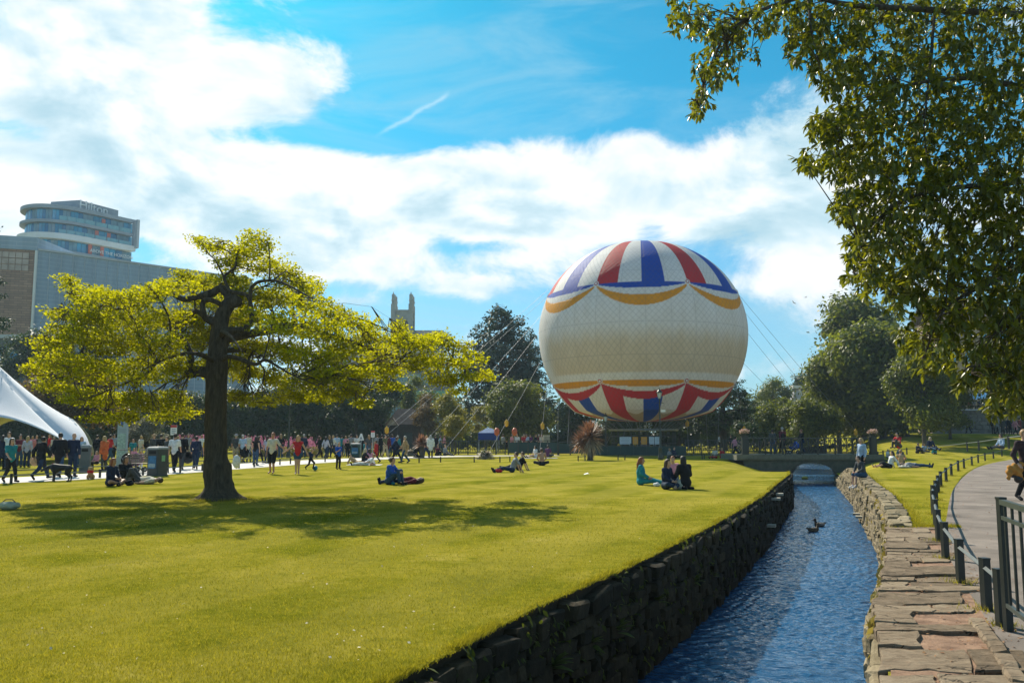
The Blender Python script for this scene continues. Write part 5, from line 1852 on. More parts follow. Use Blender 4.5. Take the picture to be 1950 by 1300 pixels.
# tether cables with hanging weights
M_YEL = plain('yellow_weight', (.72, .38, .02), .6, .15)
cab = [((1046, 548), (733, 818), 70, .99), ((1040, 566), (741, 824), 68, None), ((1033, 596), (800, 850), 72, None), ((1028, 630), (850, 852), 71, None), ((1027, 690), (934, 856), 72, .70), ((1040, 728), (1028, 858), 74, .63),
       ((1062, 745), (1062, 860), 76, None), ((1082, 765), (1080, 860), 76, None), ((1400, 548), (1640, 832), 84, .955), ((1410, 580), (1610, 830), 86, .93), ((1418, 625), (1590, 835), 88, .87), ((1414, 690), (1560, 832), 90, .9),
       ((1398, 725), (1424, 850), 78, .72), ((1365, 765), (1366, 858), 78, None), ((1345, 780), (1348, 860), 78, None), ((1300, 795), (1312, 872), 72, .12), ((1172, 806), (1145, 864), 74, None), ((1190, 806), (1172, 862), 76, .75)]
for k, (a, c, Yg, w) in enumerate(cab):
    dx = (a[0] - 1222) / 196
    dz = (636 - a[1]) * bs
    rr0 = math.sqrt(max(.1, RB_ ** 2 - dz ** 2))
    xx = (a[0] - 1222) * bs
    yy = -math.sqrt(max(0, rr0 ** 2 - xx ** 2)) * (1 if k % 2 else -1) * .3
    p0 = Vector((xx * .995, yy, BC.z + dz))
    g = P(c[0], c[1], Yg) - balloon.location
    if g.z < .1:
        g.z = .02
    mid = (p0 + g) / 2 + Vector((0, 0, -.15))
    MB().tube([p0, mid, g], .013, 4).build('tether_cable', M_CABLE, balloon)
    if w:
        q = p0 + (g - p0) * w
        s = .36
        MB().lathe([(.05, -s), (.16, -s * .7), (.17, s * .2), (.06, s * .6), (.02, s * .75)], 10, tuple(q + Vector((0, 0, -.1)))).build('ballast_weight', M_YEL, balloon, True)

# platform and enclosure
M_GREENB = plain('dark_green_board', (.018, .05, .045), .6, .25, 1.0)
gx = BC.x
root = empty('platform_fence', (gx, 73.5, 0), 0, 'dark green board fence round the balloon platform', 'fence')
for k, x in enumerate(np.linspace(P(1132, 860, 73.5).x, P(1306, 860, 73.5).x, 8)[:-1]):
    MB().box((x + .55 - gx, 0, .38), (1.09, .05, .72)).build('board', M_GREENB, root)
MB().bar((P(1132, 860, 73.5).x - gx, 0, .78), (P(1306, 860, 73.5).x - gx, 0, .78), .08, .06).build('top_rail', M_IRON, root)
for x in np.linspace(P(1132, 860, 73.5).x, P(1306, 860, 73.5).x, 6):
    MB().box((x - gx, .06, .5), (.08, .08, 1.0)).build('post', M_IRON, root)
M_BOARDW = plain('white_board', (.62, .66, .68), .5, .08, 4)
M_ORAB = plain('orange_board', (.80, .33, .015), .5, .06, 4)
M_TXT = plain('grey_print', (.25, .28, .32), .6, .1)
bx = [(1180, 1202, M_BOARDW, 'wide white notice board under the balloon'), (1205, 1215, M_ORAB, 'left orange notice board under the balloon'), (1221, 1232, M_ORAB, 'right orange notice board under the balloon'), (1236, 1246, M_BOARDW, 'narrow white notice board right of the orange ones'), (1247, 1258, M_BOARDW, 'narrow white notice board behind the lamp post')]
for x0, x1, m_, lbt in bx:
    a, c = P(x0, 838, 74.5), P(x1, 845.5, 74.5)
    za, zc = P(x0, 831.5, 74.5).z, c.z
    cx = (a.x + c.x) / 2
    root = empty('notice_board', (cx, 74.5, 0), 0, lbt, 'sign', None)
    MB().box((0, 0, (za + zc) / 2), (c.x - a.x, .05, za - zc)).build('panel', m_, root)
    for sx in (-.38, .38):
        MB().box((sx * (c.x - a.x), .05, za / 2), (.04, .04, za)).build('leg', M_STEEL, root)
    for k in range(4):
        MB().box((0, -.03, zc + (za - zc) * (.2 + .2 * k)), ((c.x - a.x) * .7, .01, .025)).build('print_line', M_TXT, root)
def rail_run(name, label, px0, px1, Y, h, npost, board=None, lattice=False):
    a, c = P(px0, 860, Y).x, P(px1, 860, Y).x
    root = empty(name, ((a + c) / 2, Y, 0), 0, label, 'fence')
    o = (a + c) / 2
    MB().bar((a - o, 0, h), (c - o, 0, h), .07, .06).build('top_rail', M_RAILTOP, root)
    MB().bar((a - o, 0, h * .12), (c - o, 0, h * .12), .05).build('bottom_rail', M_IRON, root)
    for x in np.linspace(a, c, npost):
        MB().box((x - o, 0, h / 2), (.09, .09, h + .1)).build('post', M_IRON, root)
    st = (c - a) / (npost - 1)
    for k in range(npost - 1):
        x = a + st * k - o
        if board:
            MB().box((x + st / 2, .03, h * .52), (st - .1, .03, h * .72)).build('board', board, root)
        if lattice:
            MB().bar((x + .05, 0, h * .15), (x + st - .05, 0, h * .95), .035).bar((x + .05, .04, h * .95), (x + st - .05, .04, h * .15), .035).build('cross_brace', M_IRON, root)
            for f in (.25, .5, .75):
                MB().box((x + st * f, .02, h * .55), (.025, .025, h * .85)).build('bar', M_IRON, root)
    return root
rail_run('enclosure_fence', 'dark boarded enclosure fence left of the large palm', 968, 1062, 75, 1.22, 6, M_GREENB)
rail_run('enclosure_fence', 'dark lattice fence below the small yellow-green trees', 838, 962, 76, 1.2, 8, None, True)
rail_run('enclosure_fence', 'dark lattice fence between the platform and the bridge', 1306, 1424, 75, 1.25, 9, None, True)
rail_run('enclosure_fence', 'boarded fence just left of the platform', 1064, 1130, 75, 1.1, 4, M_GREENB)

# ------------------------------------------------------------------ blue gazebo, hut, church, hotel, far buildings
M_BLUEC = plain('blue_canvas', (.012, .045, .25), .7, .15, 3)
gb = P(931, 840, 88)
root = empty('blue_gazebo', (gb.x, 88, 0), 0, 'blue canvas gazebo beyond the lattice fence', 'gazebo')
zt, ze, zv = P(931, 815, 88).z, P(931, 824, 88).z, P(931, 838, 88).z
hw = 1.05
mb = MB()
cs = [(-hw, -hw), (hw, -hw), (hw, hw), (-hw, hw)]
for k in range(4):
    a, c = cs[k], cs[(k + 1) % 4]
    mb.poly([(a[0], a[1], ze), (c[0], c[1], ze), (c[0] * .25, c[1] * .25, zt), (a[0] * .25, a[1] * .25, zt)])
mb.poly([(q[0] * .25, q[1] * .25, zt) for q in cs])
mb.build('roof', plain('pale_blue_canvas', (.10, .20, .42), .6, .3, 4), root)
mb = MB()
for k in range(4):
    a, c = cs[k], cs[(k + 1) % 4]
    mb.poly([(a[0], a[1], ze - .7), (c[0], c[1], ze - .7), (c[0], c[1], ze), (a[0], a[1], ze)])
mb.build('valance', M_BLUEC, root)
for q in cs:
    MB().bar((q[0] * .97, q[1] * .97, 0), (q[0] * .97, q[1] * .97, ze), .05).build('leg', M_STEEL, root)
M_TILE = plain('brown_roof_tiles', (.15, .095, .075), .8, .25, 3, bump=.8, bscale=20)
M_DWOOD = plain('dark_timber', (.055, .042, .034), .8, .3, 5)
hb = P(772, 838, 96)
root = empty('brown_hut', (hb.x, 96, 0), 0, 'small brown tiled hut with a gabled porch behind the crowd', 'hut')
zE, zR = P(772, 808, 96).z, P(772, 778, 96).z
w2, dp = 2.0, 1.9
MB().box((0, 0, zE / 2), (w2 * 2 - .3, dp * 2 - .3, zE)).build('wall', M_DWOOD, root)
mb = MB()
E = [(-w2, -dp), (w2, -dp), (w2, dp), (-w2, dp)]
mb.poly([(E[0][0], E[0][1], zE), (E[1][0], E[1][1], zE), (.9, 0, zR), (-.9, 0, zR)])
mb.poly([(E[2][0], E[2][1], zE), (E[3][0], E[3][1], zE), (-.9, 0, zR), (.9, 0, zR)])
mb.poly([(E[1][0], E[1][1], zE), (E[2][0], E[2][1], zE), (.9, 0, zR)])
mb.poly([(E[3][0], E[3][1], zE), (E[0][0], E[0][1], zE), (-.9, 0, zR)])
rf = mb.build('roof', M_TILE, root)
mb = MB()
mb.poly([(-1.9, -2.5, zE - .1), (-1.2, -2.5, zE + .75), (-1.2, -.5, zE + .75), (-1.9, -.5, zE - .1)])
mb.poly([(-.5, -2.5, zE - .1), (-.5, -.5, zE - .1), (-1.2, -.5, zE + .75), (-1.2, -2.5, zE + .75)])
mb.build('porch_roof', plain('pale_tiles', (.26, .19, .14), .8, .2, 5), rf)
MB().poly([(-1.8, -2.4, zE - .1), (-.6, -2.4, zE - .1), (-1.2, -2.4, zE + .65)]).build('gable', plain('tan_boards', (.33, .25, .17), .8, .2), root)
for x in (-1.8, -.6):
    MB().bar((x, -2.35, 0), (x, -2.35, zE - .1), .12).build('porch_post', M_DWOOD, root)
MB().box((.5, -1.78, 1.0), (.9, .05, 1.9)).build('door', M_IRON, root)
# church
M_CHURCH = plain('grey_church_stone', (.38, .36, .32), .9, .18, .5, bump=.5, bscale=2)
M_CHDARK = plain('church_louvre', (.06, .06, .065), .8, .2)
chc = P(767, 640, 230)
root = empty('church', (chc.x, 230, 0), 0, 'stone church with a square tower and two tall pinnacles', 'church')
zt = P(767, 592, 230).z
hw = (P(788, 600, 230).x - chc.x) * .86
MB().box((0, 0, zt / 2), (hw * 2, hw * 2, zt)).build('tower', M_CHURCH, root)
for k, z in enumerate((zt - .3, zt - 2.2, zt - 6.5)):
    MB().box((0, 0, z), (hw * 2 + .5, hw * 2 + .5, .35)).build('string_course', M_CHURCH, root)
for sx in (-1, 1):
    for sy in (-1, 1):
        x, y = sx * (hw - .15), sy * (hw - .15)
        mb = MB()
        mb.box((x, y, zt - 3), (1.1, 1.1, 9))
        zp = P(767, 562, 230).z
        t2 = zt + (zp - zt) * .5
        mb.box((x, y, (zt + t2) / 2 + 1), (.78, .78, t2 - zt + 2))
        k0 = len(mb.v)
        mb.lathe([(.66, t2 + .3), (.5, t2 + .6), (.04, zp + .6)], 8, (x, y, 0))
        mb.build('pinnacle', M_CHURCH, root)
for x in (-1.2, 1.2):
    win = MB()
    win.poly([(x - .55, -hw - .02, zt - 5.8), (x + .55, -hw - .02, zt - 5.8), (x + .55, -hw - .02, zt - 3.6), (x, -hw - .02, zt - 2.7), (x - .55, -hw - .02, zt - 3.6)])
    win.build('window', M_CHDARK, root)
zn = P(800, 627, 230).z
mb = MB()
x0, x1 = hw, P(842, 627, 230).x - chc.x
mb.poly([(x0, -4, 0), (x1, -4, 0), (x1, -4, zn - 5), (x0, -4, zn - 5)])
mb.poly([(x1, -4, 0), (x1, 8, 0), (x1, 8, zn - 5), (x1, 2, zn), (x1, -4, zn - 5)])
mb.build('nave_wall', M_CHURCH, root)
MB().poly([(x0, -4.4, zn - 5.4), (x1 + .3, -4.4, zn - 5.4), (x1 + .3, 2, zn), (x0, 2, zn)]).build('nave_roof', plain('slate_roof', (.23, .22, .2), .8, .2, .6), root)
mb = MB().poly([(-hw - 14, -6, 0), (-hw, -6, 0), (-hw, -6, zn - 9), (-hw - 14, -6, zn - 9)]).build('aisle_wall', M_CHURCH, root)
MB().poly([(-hw - 14.3, -6.4, zn - 9.3), (-hw, -6.4, zn - 9.3), (-hw, 2, zn - 2), (-hw - 14.3, 2, zn - 2)]).build('aisle_roof', MATS['slate_roof'], root)

M_GLASSB = plain('blue_glass', (.03, .27, .46), .08, .35, .35, spec=.8)
M_GLASSD = plain('dark_blue_glass', (.015, .14, .29), .08, .3, .35, spec=.8)
M_GLASSG = plain('grey_glass', (.13, .24, .30), .12, .3, .5, spec=.8)
M_CONC = plain('grey_render', (.42, .44, .46), .8, .08, .3)
M_CONCW = plain('white_render', (.68, .68, .67), .8, .08, .3)

M_CLADJ = plain('cladding_joint', (.60, .66, .70), .6, .05)
def coursed(name, c1, c2, cm, pitch, width, mort):
    m, b, out = newmat(name)
    pos = b.n('ShaderNodeTexCoord').outputs['Object']
    x_, y_, z_ = b.sep(pos)
    bt = b.n('ShaderNodeTexBrick')
    b.link(b.comb(b.m('ADD', x_, y_), z_, 0.0), bt.inputs['Vector'])
    bt.inputs['Scale'].default_value = 1.0
    bt.inputs['Brick Width'].default_value = width
    bt.inputs['Row Height'].default_value = pitch
    bt.inputs['Mortar Size'].default_value = mort
    bt.inputs['Color1'].default_value = (*c1, 1); bt.inputs['Color2'].default_value = (*c2, 1); bt.inputs['Mortar'].default_value = (*cm, 1)
    st = b.noise(b.vm('MULTIPLY', pos, (1, 1, .12)), .6, 6, .65)
    c = b.mix(1.0, bt.outputs['Color'], b.ramp(st, [(.3, (.78, .78, .78)), (.7, (1.1, 1.1, 1.1))]), 'MULTIPLY')
    p = b.n('ShaderNodeBsdfPrincipled')
    b.link(c, p.inputs['Base Color'])
    p.inputs['Roughness'].default_value = .7
    b.link(p.outputs[0], out.inputs[0])
    return m
M_BRICK = coursed('brown_brick', (.40, .24, .155), (.25, .145, .095), (.17, .11, .08), .42, 1.7, .05)
M_CLAD = coursed('grey_cladding', (.28, .37, .46), (.25, .335, .425), (.36, .44, .51), .75, 9.0, .06)
M_HCONC = plain('hotel_grey_slab', (.27, .31, .35), .7, .1, .3)
M_CORAL = plain('coral_panel', (.62, .17, .13), .6, .1)
# office block with teal glazing behind the spreading tree
ob = P(790, 760, 150)
root = empty('office_block', (ob.x, 150, 0), 0, 'grey office block with teal glazing glimpsed behind the spreading tree', 'building')
zo = P(790, 705, 150).z
MB().box((0, 6, zo / 2), (12, 12, zo)).build('wall', plain('dark_office_render', (.17, .18, .19), .8, .15, .4), root)
M_TEAL = plain('teal_glass', (.04, .33, .27), .15, .25, 1, spec=.6)
for k in range(5):
    for r in range(3):
        MB().box((-4.6 + k * 2.3, -.03, zo - 1.6 - r * 2.9), (2.0, .1, 1.9)).build('window', M_TEAL if r == 1 else M_GLASSG, root)
# hotel
hotel = empty('curved_hotel', P(130, 460, 192).to_2d().to_3d(), 0, 'curved glass hotel with white floor bands behind the grey block', 'building')
HO = hotel.location
plan = [(-89.4, 200.3), (-92.5, 195.8), (-95.6, 191.2), (-98.0, 188.2), (-100.4, 186.6), (-103, 186.0), (-105.6, 186.6), (-107.8, 188.2), (-109.2, 190.6), (-109.6, 194), (-109, 200), (-107, 206)]
pc = catmull([Vector((x, y, 0)) for x, y in plan], 4)
def offs(L, d):
    o = []
    for k, p in enumerate(L):
        t_ = (L[min(k + 1, len(L) - 1)] - L[max(k - 1, 0)]).normalized()
        o.append(p + Vector((t_.y, -t_.x, 0)) * d)
    return o
def band(name, L, z0, z1, mat):
    return MB().prism([tuple((p - HO).to_2d()) for p in L], z0, z1).build(name, mat, hotel)
zr = P(100, 392, 186).z      # roof slab edge
zs2 = P(100, 421, 186).z
zs3 = P(100, 447, 186).z
zs4 = P(100, 476, 186).z
out1 = offs(pc, -1.1)
# make sure the outline grows outwards
def area(L): return sum(L[k].x * L[(k + 1) % len(L)].y - L[(k + 1) % len(L)].x * L[k].y for k in range(len(L)))
if abs(area(out1)) < abs(area(pc)):
    out1 = offs(pc, 1.1); sgn = 1
else:
    sgn = -1
band('roof_slab', out1, zr - .55, zr + .25, M_HCONC)
band('floor_slab', out1, zs2 - .3, zs2 + .3, M_HCONC)
band('parapet_band', offs(pc, sgn * 1.5), zs3 - .9, zs3 + .35, M_CONCW)
band('floor_slab', offs(pc, sgn * .8), zs4 - .4, zs4 + .2, M_HCONC)
band('core', offs(pc, -sgn * .8), 0, zr - .1, M_GLASSD)
gl = offs(pc, 0)
for (z0, z1) in ((zs2 + .32, zr - .57), (zs3 + .35, zs2 - .32), (zs4 + .2, zs3 - .9), (zs4 - 4, zs4 - .4)):
    for k in range(len(gl) - 1):
        a, c = gl[k] - HO, gl[k + 1] - HO
        d = (c - a)
        if d.length < .05: continue
        a2, c2 = a + d * .04, c - d * .04
        m_ = [M_GLASSB, M_GLASSD, M_GLASSG, M_GLASSB, M_GLASSG][(k * 7 + int(z0)) % 5] if k < 26 else [M_GLASSB, M_GLASSD][(k // 2) % 2]
        MB().poly([(a2.x, a2.y, z0 + .05), (c2.x, c2.y, z0 + .05), (c2.x, c2.y, z1 - .05), (a2.x, a2.y, z1 - .05)]).build('window', m_, hotel)
# glass balustrades, coral panels and the end wall
bal = offs(pc, sgn * 1.0)
M_BALU = plain('balustrade_glass', (.16, .34, .38), .12, .2, 1, spec=.7)
for z in (zs2 + .35, zs3 + .35):
    for k in range(1, len(bal) - 1, 2):
        if (k < 14) or (k > 34):
            a, c = bal[k] - HO, bal[min(k + 2, len(bal) - 1)] - HO
            d = (c - a)
            a, c = a + d * .03, c - d * .03
            MB().poly([(a.x, a.y, z), (c.x, c.y, z), (c.x, c.y, z + .95), (a.x, a.y, z + .95)]).build('balustrade', M_BALU, hotel)
face = offs(pc, sgn * .12)
for (k, z0, z1) in ((5, zs2 + .4, zr - .9), (4, zs3 + .4, zs2 - .5), (6, zs3 + .4, zs2 - .5), (5, zs4 + .2, zs3 - .9), (7, zs4 + .2, zs3 - .9)):
    a, c = face[k] - HO, face[k + 1] - HO
    d = (c - a)
    c = a + d.normalized() * min(d.length, .9)
    MB().poly([(a.x, a.y, z0), (c.x, c.y, z0), (c.x, c.y, z1), (a.x, a.y, z1)]).build('coral_panel', M_CORAL, hotel)
e0, e1 = out1[1] - HO, out1[5] - HO
dd = (out1[2] - out1[1]).normalized()
q = out1[0] - HO
MB().box((q.x + .2, q.y - .2, (zs3 + zr) / 2), (.6, 2.0, zr - zs3 + .3), math.atan2(dd.y, dd.x)).build('end_wall', M_CONC, hotel)
# sign block on the roof
fa, fb_ = gl[3] - HO, gl[17] - HO
dv = (fa - fb_); dv.z = 0
dn = dv.normalized()
nrm = Vector((dn.y, -dn.x, 0))
if nrm.y > 0: nrm = -nrm
zb0, zb1 = zr + .2, P(160, 388, 192).z
pA = P(150, 392, 190); pB = P(225, 410, 199)
A_, B_ = Vector((pA.x, pA.y, 0)) - HO, Vector((pB.x, pB.y, 0)) - HO
A_.z = B_.z = 0
ab = (B_ - A_).normalized()
nn = Vector((ab.y, -ab.x, 0))
if nn.y > 0: nn = -nn
back = -nn * 7
blk = MB().prism([tuple(A_.to_2d()), tuple(B_.to_2d()), tuple((B_ + back).to_2d()), tuple((A_ + back - ab * 2).to_2d())], zb0, zb1 + .3).build('plant_block', M_HCONC, hotel)
Ls = (B_ - A_).length
ctr = A_ + ab * Ls * .36 + nn * .12 + Vector((0, 0, (zb0 + zb1) / 2 + .25))
rotM = Matrix((ab, Vector((0, 0, 1)), nn)).transposed().to_4x4()
text_mesh('sign_lettering', 'Hilton', 2.9, .12, M_WHITE, Matrix.Translation(ctr) @ rotM, hotel)
fa_, fc_ = face[0] - HO, face[8] - HO
fd = (fa_ - fc_); fd.z = 0
fd.normalize()
fn = Vector((fd.y, -fd.x, 0))
if fn.y > 0: fn = -fn
ctr = (face[4] - HO) + fn * .9 + Vector((0, 0, zs4 + 1.0))
text_mesh('window_lettering', 'ABOVE THE HORIZON', 1.02, .04, M_CONCW, Matrix.Translation(ctr) @ Matrix((fd, Vector((0, 0, 1)), fn)).transposed().to_4x4(), hotel)
# grey clad block in front, with a brick wing
A = Vector((P(72, 476, 150).x, 150, 0))
zc = P(72, 476, 150).z
Bp = P(435, 524, 176)
Bv = Vector((Bp.x, 176, 0))
blockr = empty('clad_block', A, 0, 'long grey panelled block with a brown brick end at the left', 'building')
d = (Bv - A); LB = d.length; dn = d.normalized(); nb = Vector((dn.y, -dn.x, 0))
if nb.y > 0: nb = -nb
MB().prism([(0, 0), tuple((d * 1.15).to_2d()), tuple((d * 1.15 - nb * 20).to_2d()), tuple((-nb * 20).to_2d())], 0, zc - .15).build('core', M_CLADJ, blockr)
nc = 21
hs = [0, zc * .26, zc * .47, zc * .70, zc]
for k in range(nc):
    for r in range(4):
        a = dn * (LB * 1.15 * k / nc + .07) + nb * .1
        c = dn * (LB * 1.15 * (k + 1) / nc - .07) + nb * .1
        z0, z1 = hs[r] + .05, hs[r + 1] - .05
        mb = MB()
        mb.poly([(a.x, a.y, z0), (c.x, c.y, z0), (c.x, c.y, z1), (a.x, a.y, z1)])
        mb.build('panel', M_CLAD, blockr)
MB().bar(nb * .1 + Vector((0, 0, zc + .1)), dn * LB * 1.15 + nb * .1 + Vector((0, 0, zc + .1)), .5, .35).build('roof_edge', M_CONC, blockr)
# brick wing
wl = Vector((P(-90, 476, 146).x, 146, 0)) - A
MB().prism([(-.05, -.3), tuple((wl + Vector((0, -.3, 0))).to_2d()), tuple((wl + Vector((0, 18, 0))).to_2d()), (-.05, 18)], 0, P(30, 478, 150).z).build('brick_wing', M_BRICK, blockr)
zk = P(30, 478, 150).z
MB().prism([(.15, -.6), tuple((wl + Vector((0, -.6, 0))).to_2d()), tuple((wl + Vector((0, 18, 0))).to_2d()), (.15, 18)], zk, zk + 2.3).build('fascia', M_CLAD, blockr)
wdn = (wl).normalized()
for k in range(9):
    p0 = wdn * (1.6 + k * 1.05) + Vector((0, -.42, 0))
    for r in range(3):
        MB().box((p0.x, p0.y, zk - 1.0 - r * 1.1), (.95, .06, .95), math.atan2(wdn.y, wdn.x)).build('window', plain('warm_pane', (.42, .33, .27), .4, .25, .6), blockr)
MB().box((.05, -.45, zk / 2), (.35, .35, zk)).build('corner_trim', M_CONCW, blockr)
# low wall building at the far left
lwb = P(25, 700, 110)
root = empty('low_block', (lwb.x, 112, 0), 0, 'dark flat-roofed block at the left edge above the tent', 'building')
zl = P(25, 650, 112).z
MB().box((0, 0, zl / 2), (8, 8, zl)).build('wall', plain('dark_render', (.11, .125, .13), .9, .15, .5), root)  # dark grey-teal wall colour
MB().box((0, 0, zl + .2), (8.6, 8.6, .45)).build('roof_edge', M_CONC, root)
for k in range(4):
    MB().box((-3 + 2 * k, -4.03, zl - 2), (1.2, .08, 1.6)).build('window', M_GLASSD, root)
# white turret roof far off behind the bridge
tu = P(1519, 780, 150)
root = empty('white_turret', (tu.x, 150, 0), 0, 'white turret with a flared roof far behind the bridge', 'building')
z1, z0 = P(1519, 733, 150).z, P(1519, 778, 150).z
MB().lathe([(2.6, 0), (2.6, z0)], 12).build('wall', M_CONCW, root)
MB().lathe([(3.6, z0 - .1), (2.4, z0 + .5), (1.2, z0 + 1.7), (.75, z0 + 2.9), (.55, z1 - .6)], 16).build('roof', plain('lead_roof', (.42, .43, .44), .5, .15, 2), root, True)
MB().box((0, 0, z1 - .35), (2.0, 2.0, .5)).build('cap', M_CONCW, root)
# building glimpsed through the overhanging leaves
tb = P(1865, 720, 125)
root = empty('brick_house', (tb.x, 125, 1), 0, 'tan brick house glimpsed through the leaves at upper right', 'building')
zt = P(1865, 610, 125).z - 1
MB().box((0, 4, zt / 2), (11, 8, zt)).build('wall', plain('tan_brick', (.36, .26, .18), .9, .2, 1), root)
mb = MB()
mb.poly([(-6, -.6, zt), (6, -.6, zt), (6, 4, zt + 3.4), (-6, 4, zt + 3.4)]).poly([(-6, 8.6, zt), (6, 8.6, zt), (6, 4, zt + 3.4), (-6, 4, zt + 3.4)])
mb.build('roof', M_TILE, root)
for k in range(4):
    for r in range(3):
        w_ = MB().box((-3.9 + k * 2.6, -.04, zt - 1.8 - r * 3.4), (1.15, .1, 1.7)).build('window', M_GLASSB, root)
        MB().box((-3.9 + k * 2.6, -.1, zt - 2.75 - r * 3.4), (1.4, .16, .14)).build('sill', M_CONCW, w_)
# stone wall on the slope with people terrace and blue awning
a, c = P(1780, 822, 97), P(1985, 822, 97)
root = empty('slope_wall', ((a.x + c.x) / 2, 97, 1.9), 0, 'grey stone retaining wall at the top of the right slope', 'wall')
zw = P(1860, 781, 97).z - 1.9
L_ = c.x - a.x
MB().box((0, .3, zw / 2), (L_, .5, zw)).build('backing', plain('wall_mortar', (.11, .11, .095), .9, .2), root)
M_WSTONE = rockmat('slope_wall_stone', (.10, .10, .085), (.165, .16, .135), (.24, .23, .19), .5)
for r in range(6):
    x = -L_ / 2
    while x < L_ / 2:
        l = random.uniform(.45, .85)
        share('stone', STONES[random.randrange(8)], M_WSTONE, root, (x + l / 2, 0.02, (r + .5) * zw / 6), (0, 0, 0), (l * .96, .22, zw / 6 * .94))
        x += l
MB().box((0, .1, zw + .06), (L_, .7, .14)).build('coping', M_CONC, root)
MB().bar((-L_ / 2, .3, zw + 1.0), (L_ / 2, .3, zw + 1.0), .05).build('rail', M_IRON, root)
for k in range(11):
    MB().box((-L_ / 2 + k * L_ / 10, .3, zw + .55), (.05, .05, 1.0)).build('rail_post', M_IRON, root)
aw = P(1856, 757, 99)
root = empty('blue_awning', (aw.x, 99.5, 1.9), 0, 'blue awning over the terrace above the slope wall', 'awning')
z1 = aw.z - 1.9
mb = MB().poly([(-2.4, -1.2, z1 - .5), (2.4, -1.2, z1 + .1), (2.4, 1.2, z1 + .7), (-2.4, 1.2, z1 + .1)])
mb.build('canopy', plain('bright_blue_canvas', (.03, .16, .34), .6, .15, 3), root)
for x in (-2.3, 2.3):
    MB().bar((x, 0, 0), (x, 0, z1), .06).build('pole', M_STEEL, root)
# path at the foot of the slope wall
V = []
xs_ = np.linspace(a.x - 2, c.x + 4, 14)
for x in xs_:
    for y in (91.5, 93.5, 96.9):
        V.append((x, y, float(terr(x, y)) + .02))
i = np.arange(len(V)).reshape(14, 3)
tag(npmesh('upper_path', V, np.stack([i[:-1, :-1], i[1:, :-1], i[1:, 1:], i[:-1, 1:]], -1).reshape(-1, 4), M_ASPH), kind='structure')

# ------------------------------------------------------------------ white star tent
M_TENT = plain('white_tent_fabric', (.70, .71, .75), .85, .04, 1, spec=.1)
pk = P(-104, 598, 54)
root = empty('white_tent', (pk.x, pk.y, 0), 0, 'white peaked star-shaped tent with arched openings at the left', 'tent')
anc = P(172, 868, 53.0) - Vector((pk.x, pk.y, 0))
phi0 = math.atan2(anc.y, anc.x)
RT = math.hypot(anc.x, anc.y)
na, nr_ = 120, 18
V = []
for k in range(na):
    f = phi0 + 2 * PI * k / na
    sc_ = abs(math.sin(3 * (f - phi0)))
    rim = RT * (1 - .26 * sc_ ** 1.2)
    za = 2.75 * sc_ ** .75
    for j in range(nr_ + 1):
        t_ = j / nr_
        z = (pk.z - za) * (1 - t_) ** 1.12 + za - .35 * sc_ * math.sin(PI * t_)
        V.append((rim * t_ * math.cos(f), rim * t_ * math.sin(f), z))
i = np.arange(na * (nr_ + 1)).reshape(na, nr_ + 1)
j2 = np.roll(i, -1, 0)
fab = npmesh('fabric', V, np.stack([i[:, :-1], i[:, 1:], j2[:, 1:], j2[:, :-1]], -1).reshape(-1, 4), M_TENT, root, True)
md = fab.modifiers.new('thick', 'SOLIDIFY'); md.thickness = .02
MB().tube([(0, 0, 0), (0, 0, pk.z)], .08, 8).build('mast', M_STEEL, root)
for k in range(6):
    f = phi0 + 2 * PI * k / 6
    MB().tube([(RT * .985 * math.cos(f), RT * .985 * math.sin(f), .1), ((RT + .9) * math.cos(f), (RT + .9) * math.sin(f), 0)], .03, 5).build('guy_strap', M_WHITE, root)
# ------------------------------------------------------------------ people
def pose_base():
    J = dict(pel=(0, 0, .93), che=(0, 0, 1.22), nek=(0, .01, 1.46), hed=(0, -.02, 1.625), fwd=(0, -1, 0), up=(0, 0, 1))
    for s, k in ((1, 'L'), (-1, 'R')):
        J['sh' + k] = (.17 * s, .01, 1.40); J['el' + k] = (.235 * s, .03, 1.13); J['wr' + k] = (.235 * s, -.04, .90); J['ha' + k] = (.225 * s, -.06, .80)
        J['hi' + k] = (.085 * s, 0, .90); J['kn' + k] = (.10 * s, -.015, .50); J['an' + k] = (.105 * s, .02, .09); J['to' + k] = (.125 * s, -.15, .035)
    return J
def mk(**kw):
    J = pose_base(); J.update(kw); return J
def sym(J, **kw):
    """set a joint on both sides, x mirrored"""
    for k, v in kw.items():
        J[k + 'L'] = v; J[k + 'R'] = (-v[0], v[1], v[2])
    return J
POSES = {}
POSES['stand'] = pose_base()
POSES['walk'] = mk(pel=(0, 0, .91), knL=(.09, -.17, .52), anL=(.09, -.27, .11), toL=(.10, -.43, .07), knR=(-.09, .04, .48), anR=(-.09, .30, .16), toR=(-.1, .17, .04),
                   elL=(.22, .14, 1.14), wrL=(.21, .16, .92), haL=(.21, .15, .83), elR=(-.22, -.08, 1.14), wrR=(-.2, -.25, .97), haR=(-.19, -.32, .93))
POSES['stride'] = mk(pel=(0, 0, .89), che=(0, -.03, 1.19), nek=(0, -.05, 1.43), hed=(0, -.08, 1.59), knL=(.09, -.24, .54), anL=(.09, -.42, .13), toL=(.10, -.57, .11), knR=(-.09, .12, .47), anR=(-.09, .42, .22), toR=(-.1, .33, .06),
                     elL=(.23, .17, 1.15), wrL=(.2, .2, .93), haL=(.2, .2, .85), elR=(-.22, -.12, 1.14), wrR=(-.18, -.3, 1.0), haR=(-.17, -.38, .98))
POSES['folded'] = sym(mk(), el=(.24, -.03, 1.15), wr=(.04, -.20, 1.16), ha=(-.05, -.20, 1.18))
POSES['phone'] = mk(elR=(-.23, -.06, 1.13), wrR=(-.12, -.27, 1.22), haR=(-.08, -.32, 1.29), hed=(0, -.05, 1.61))
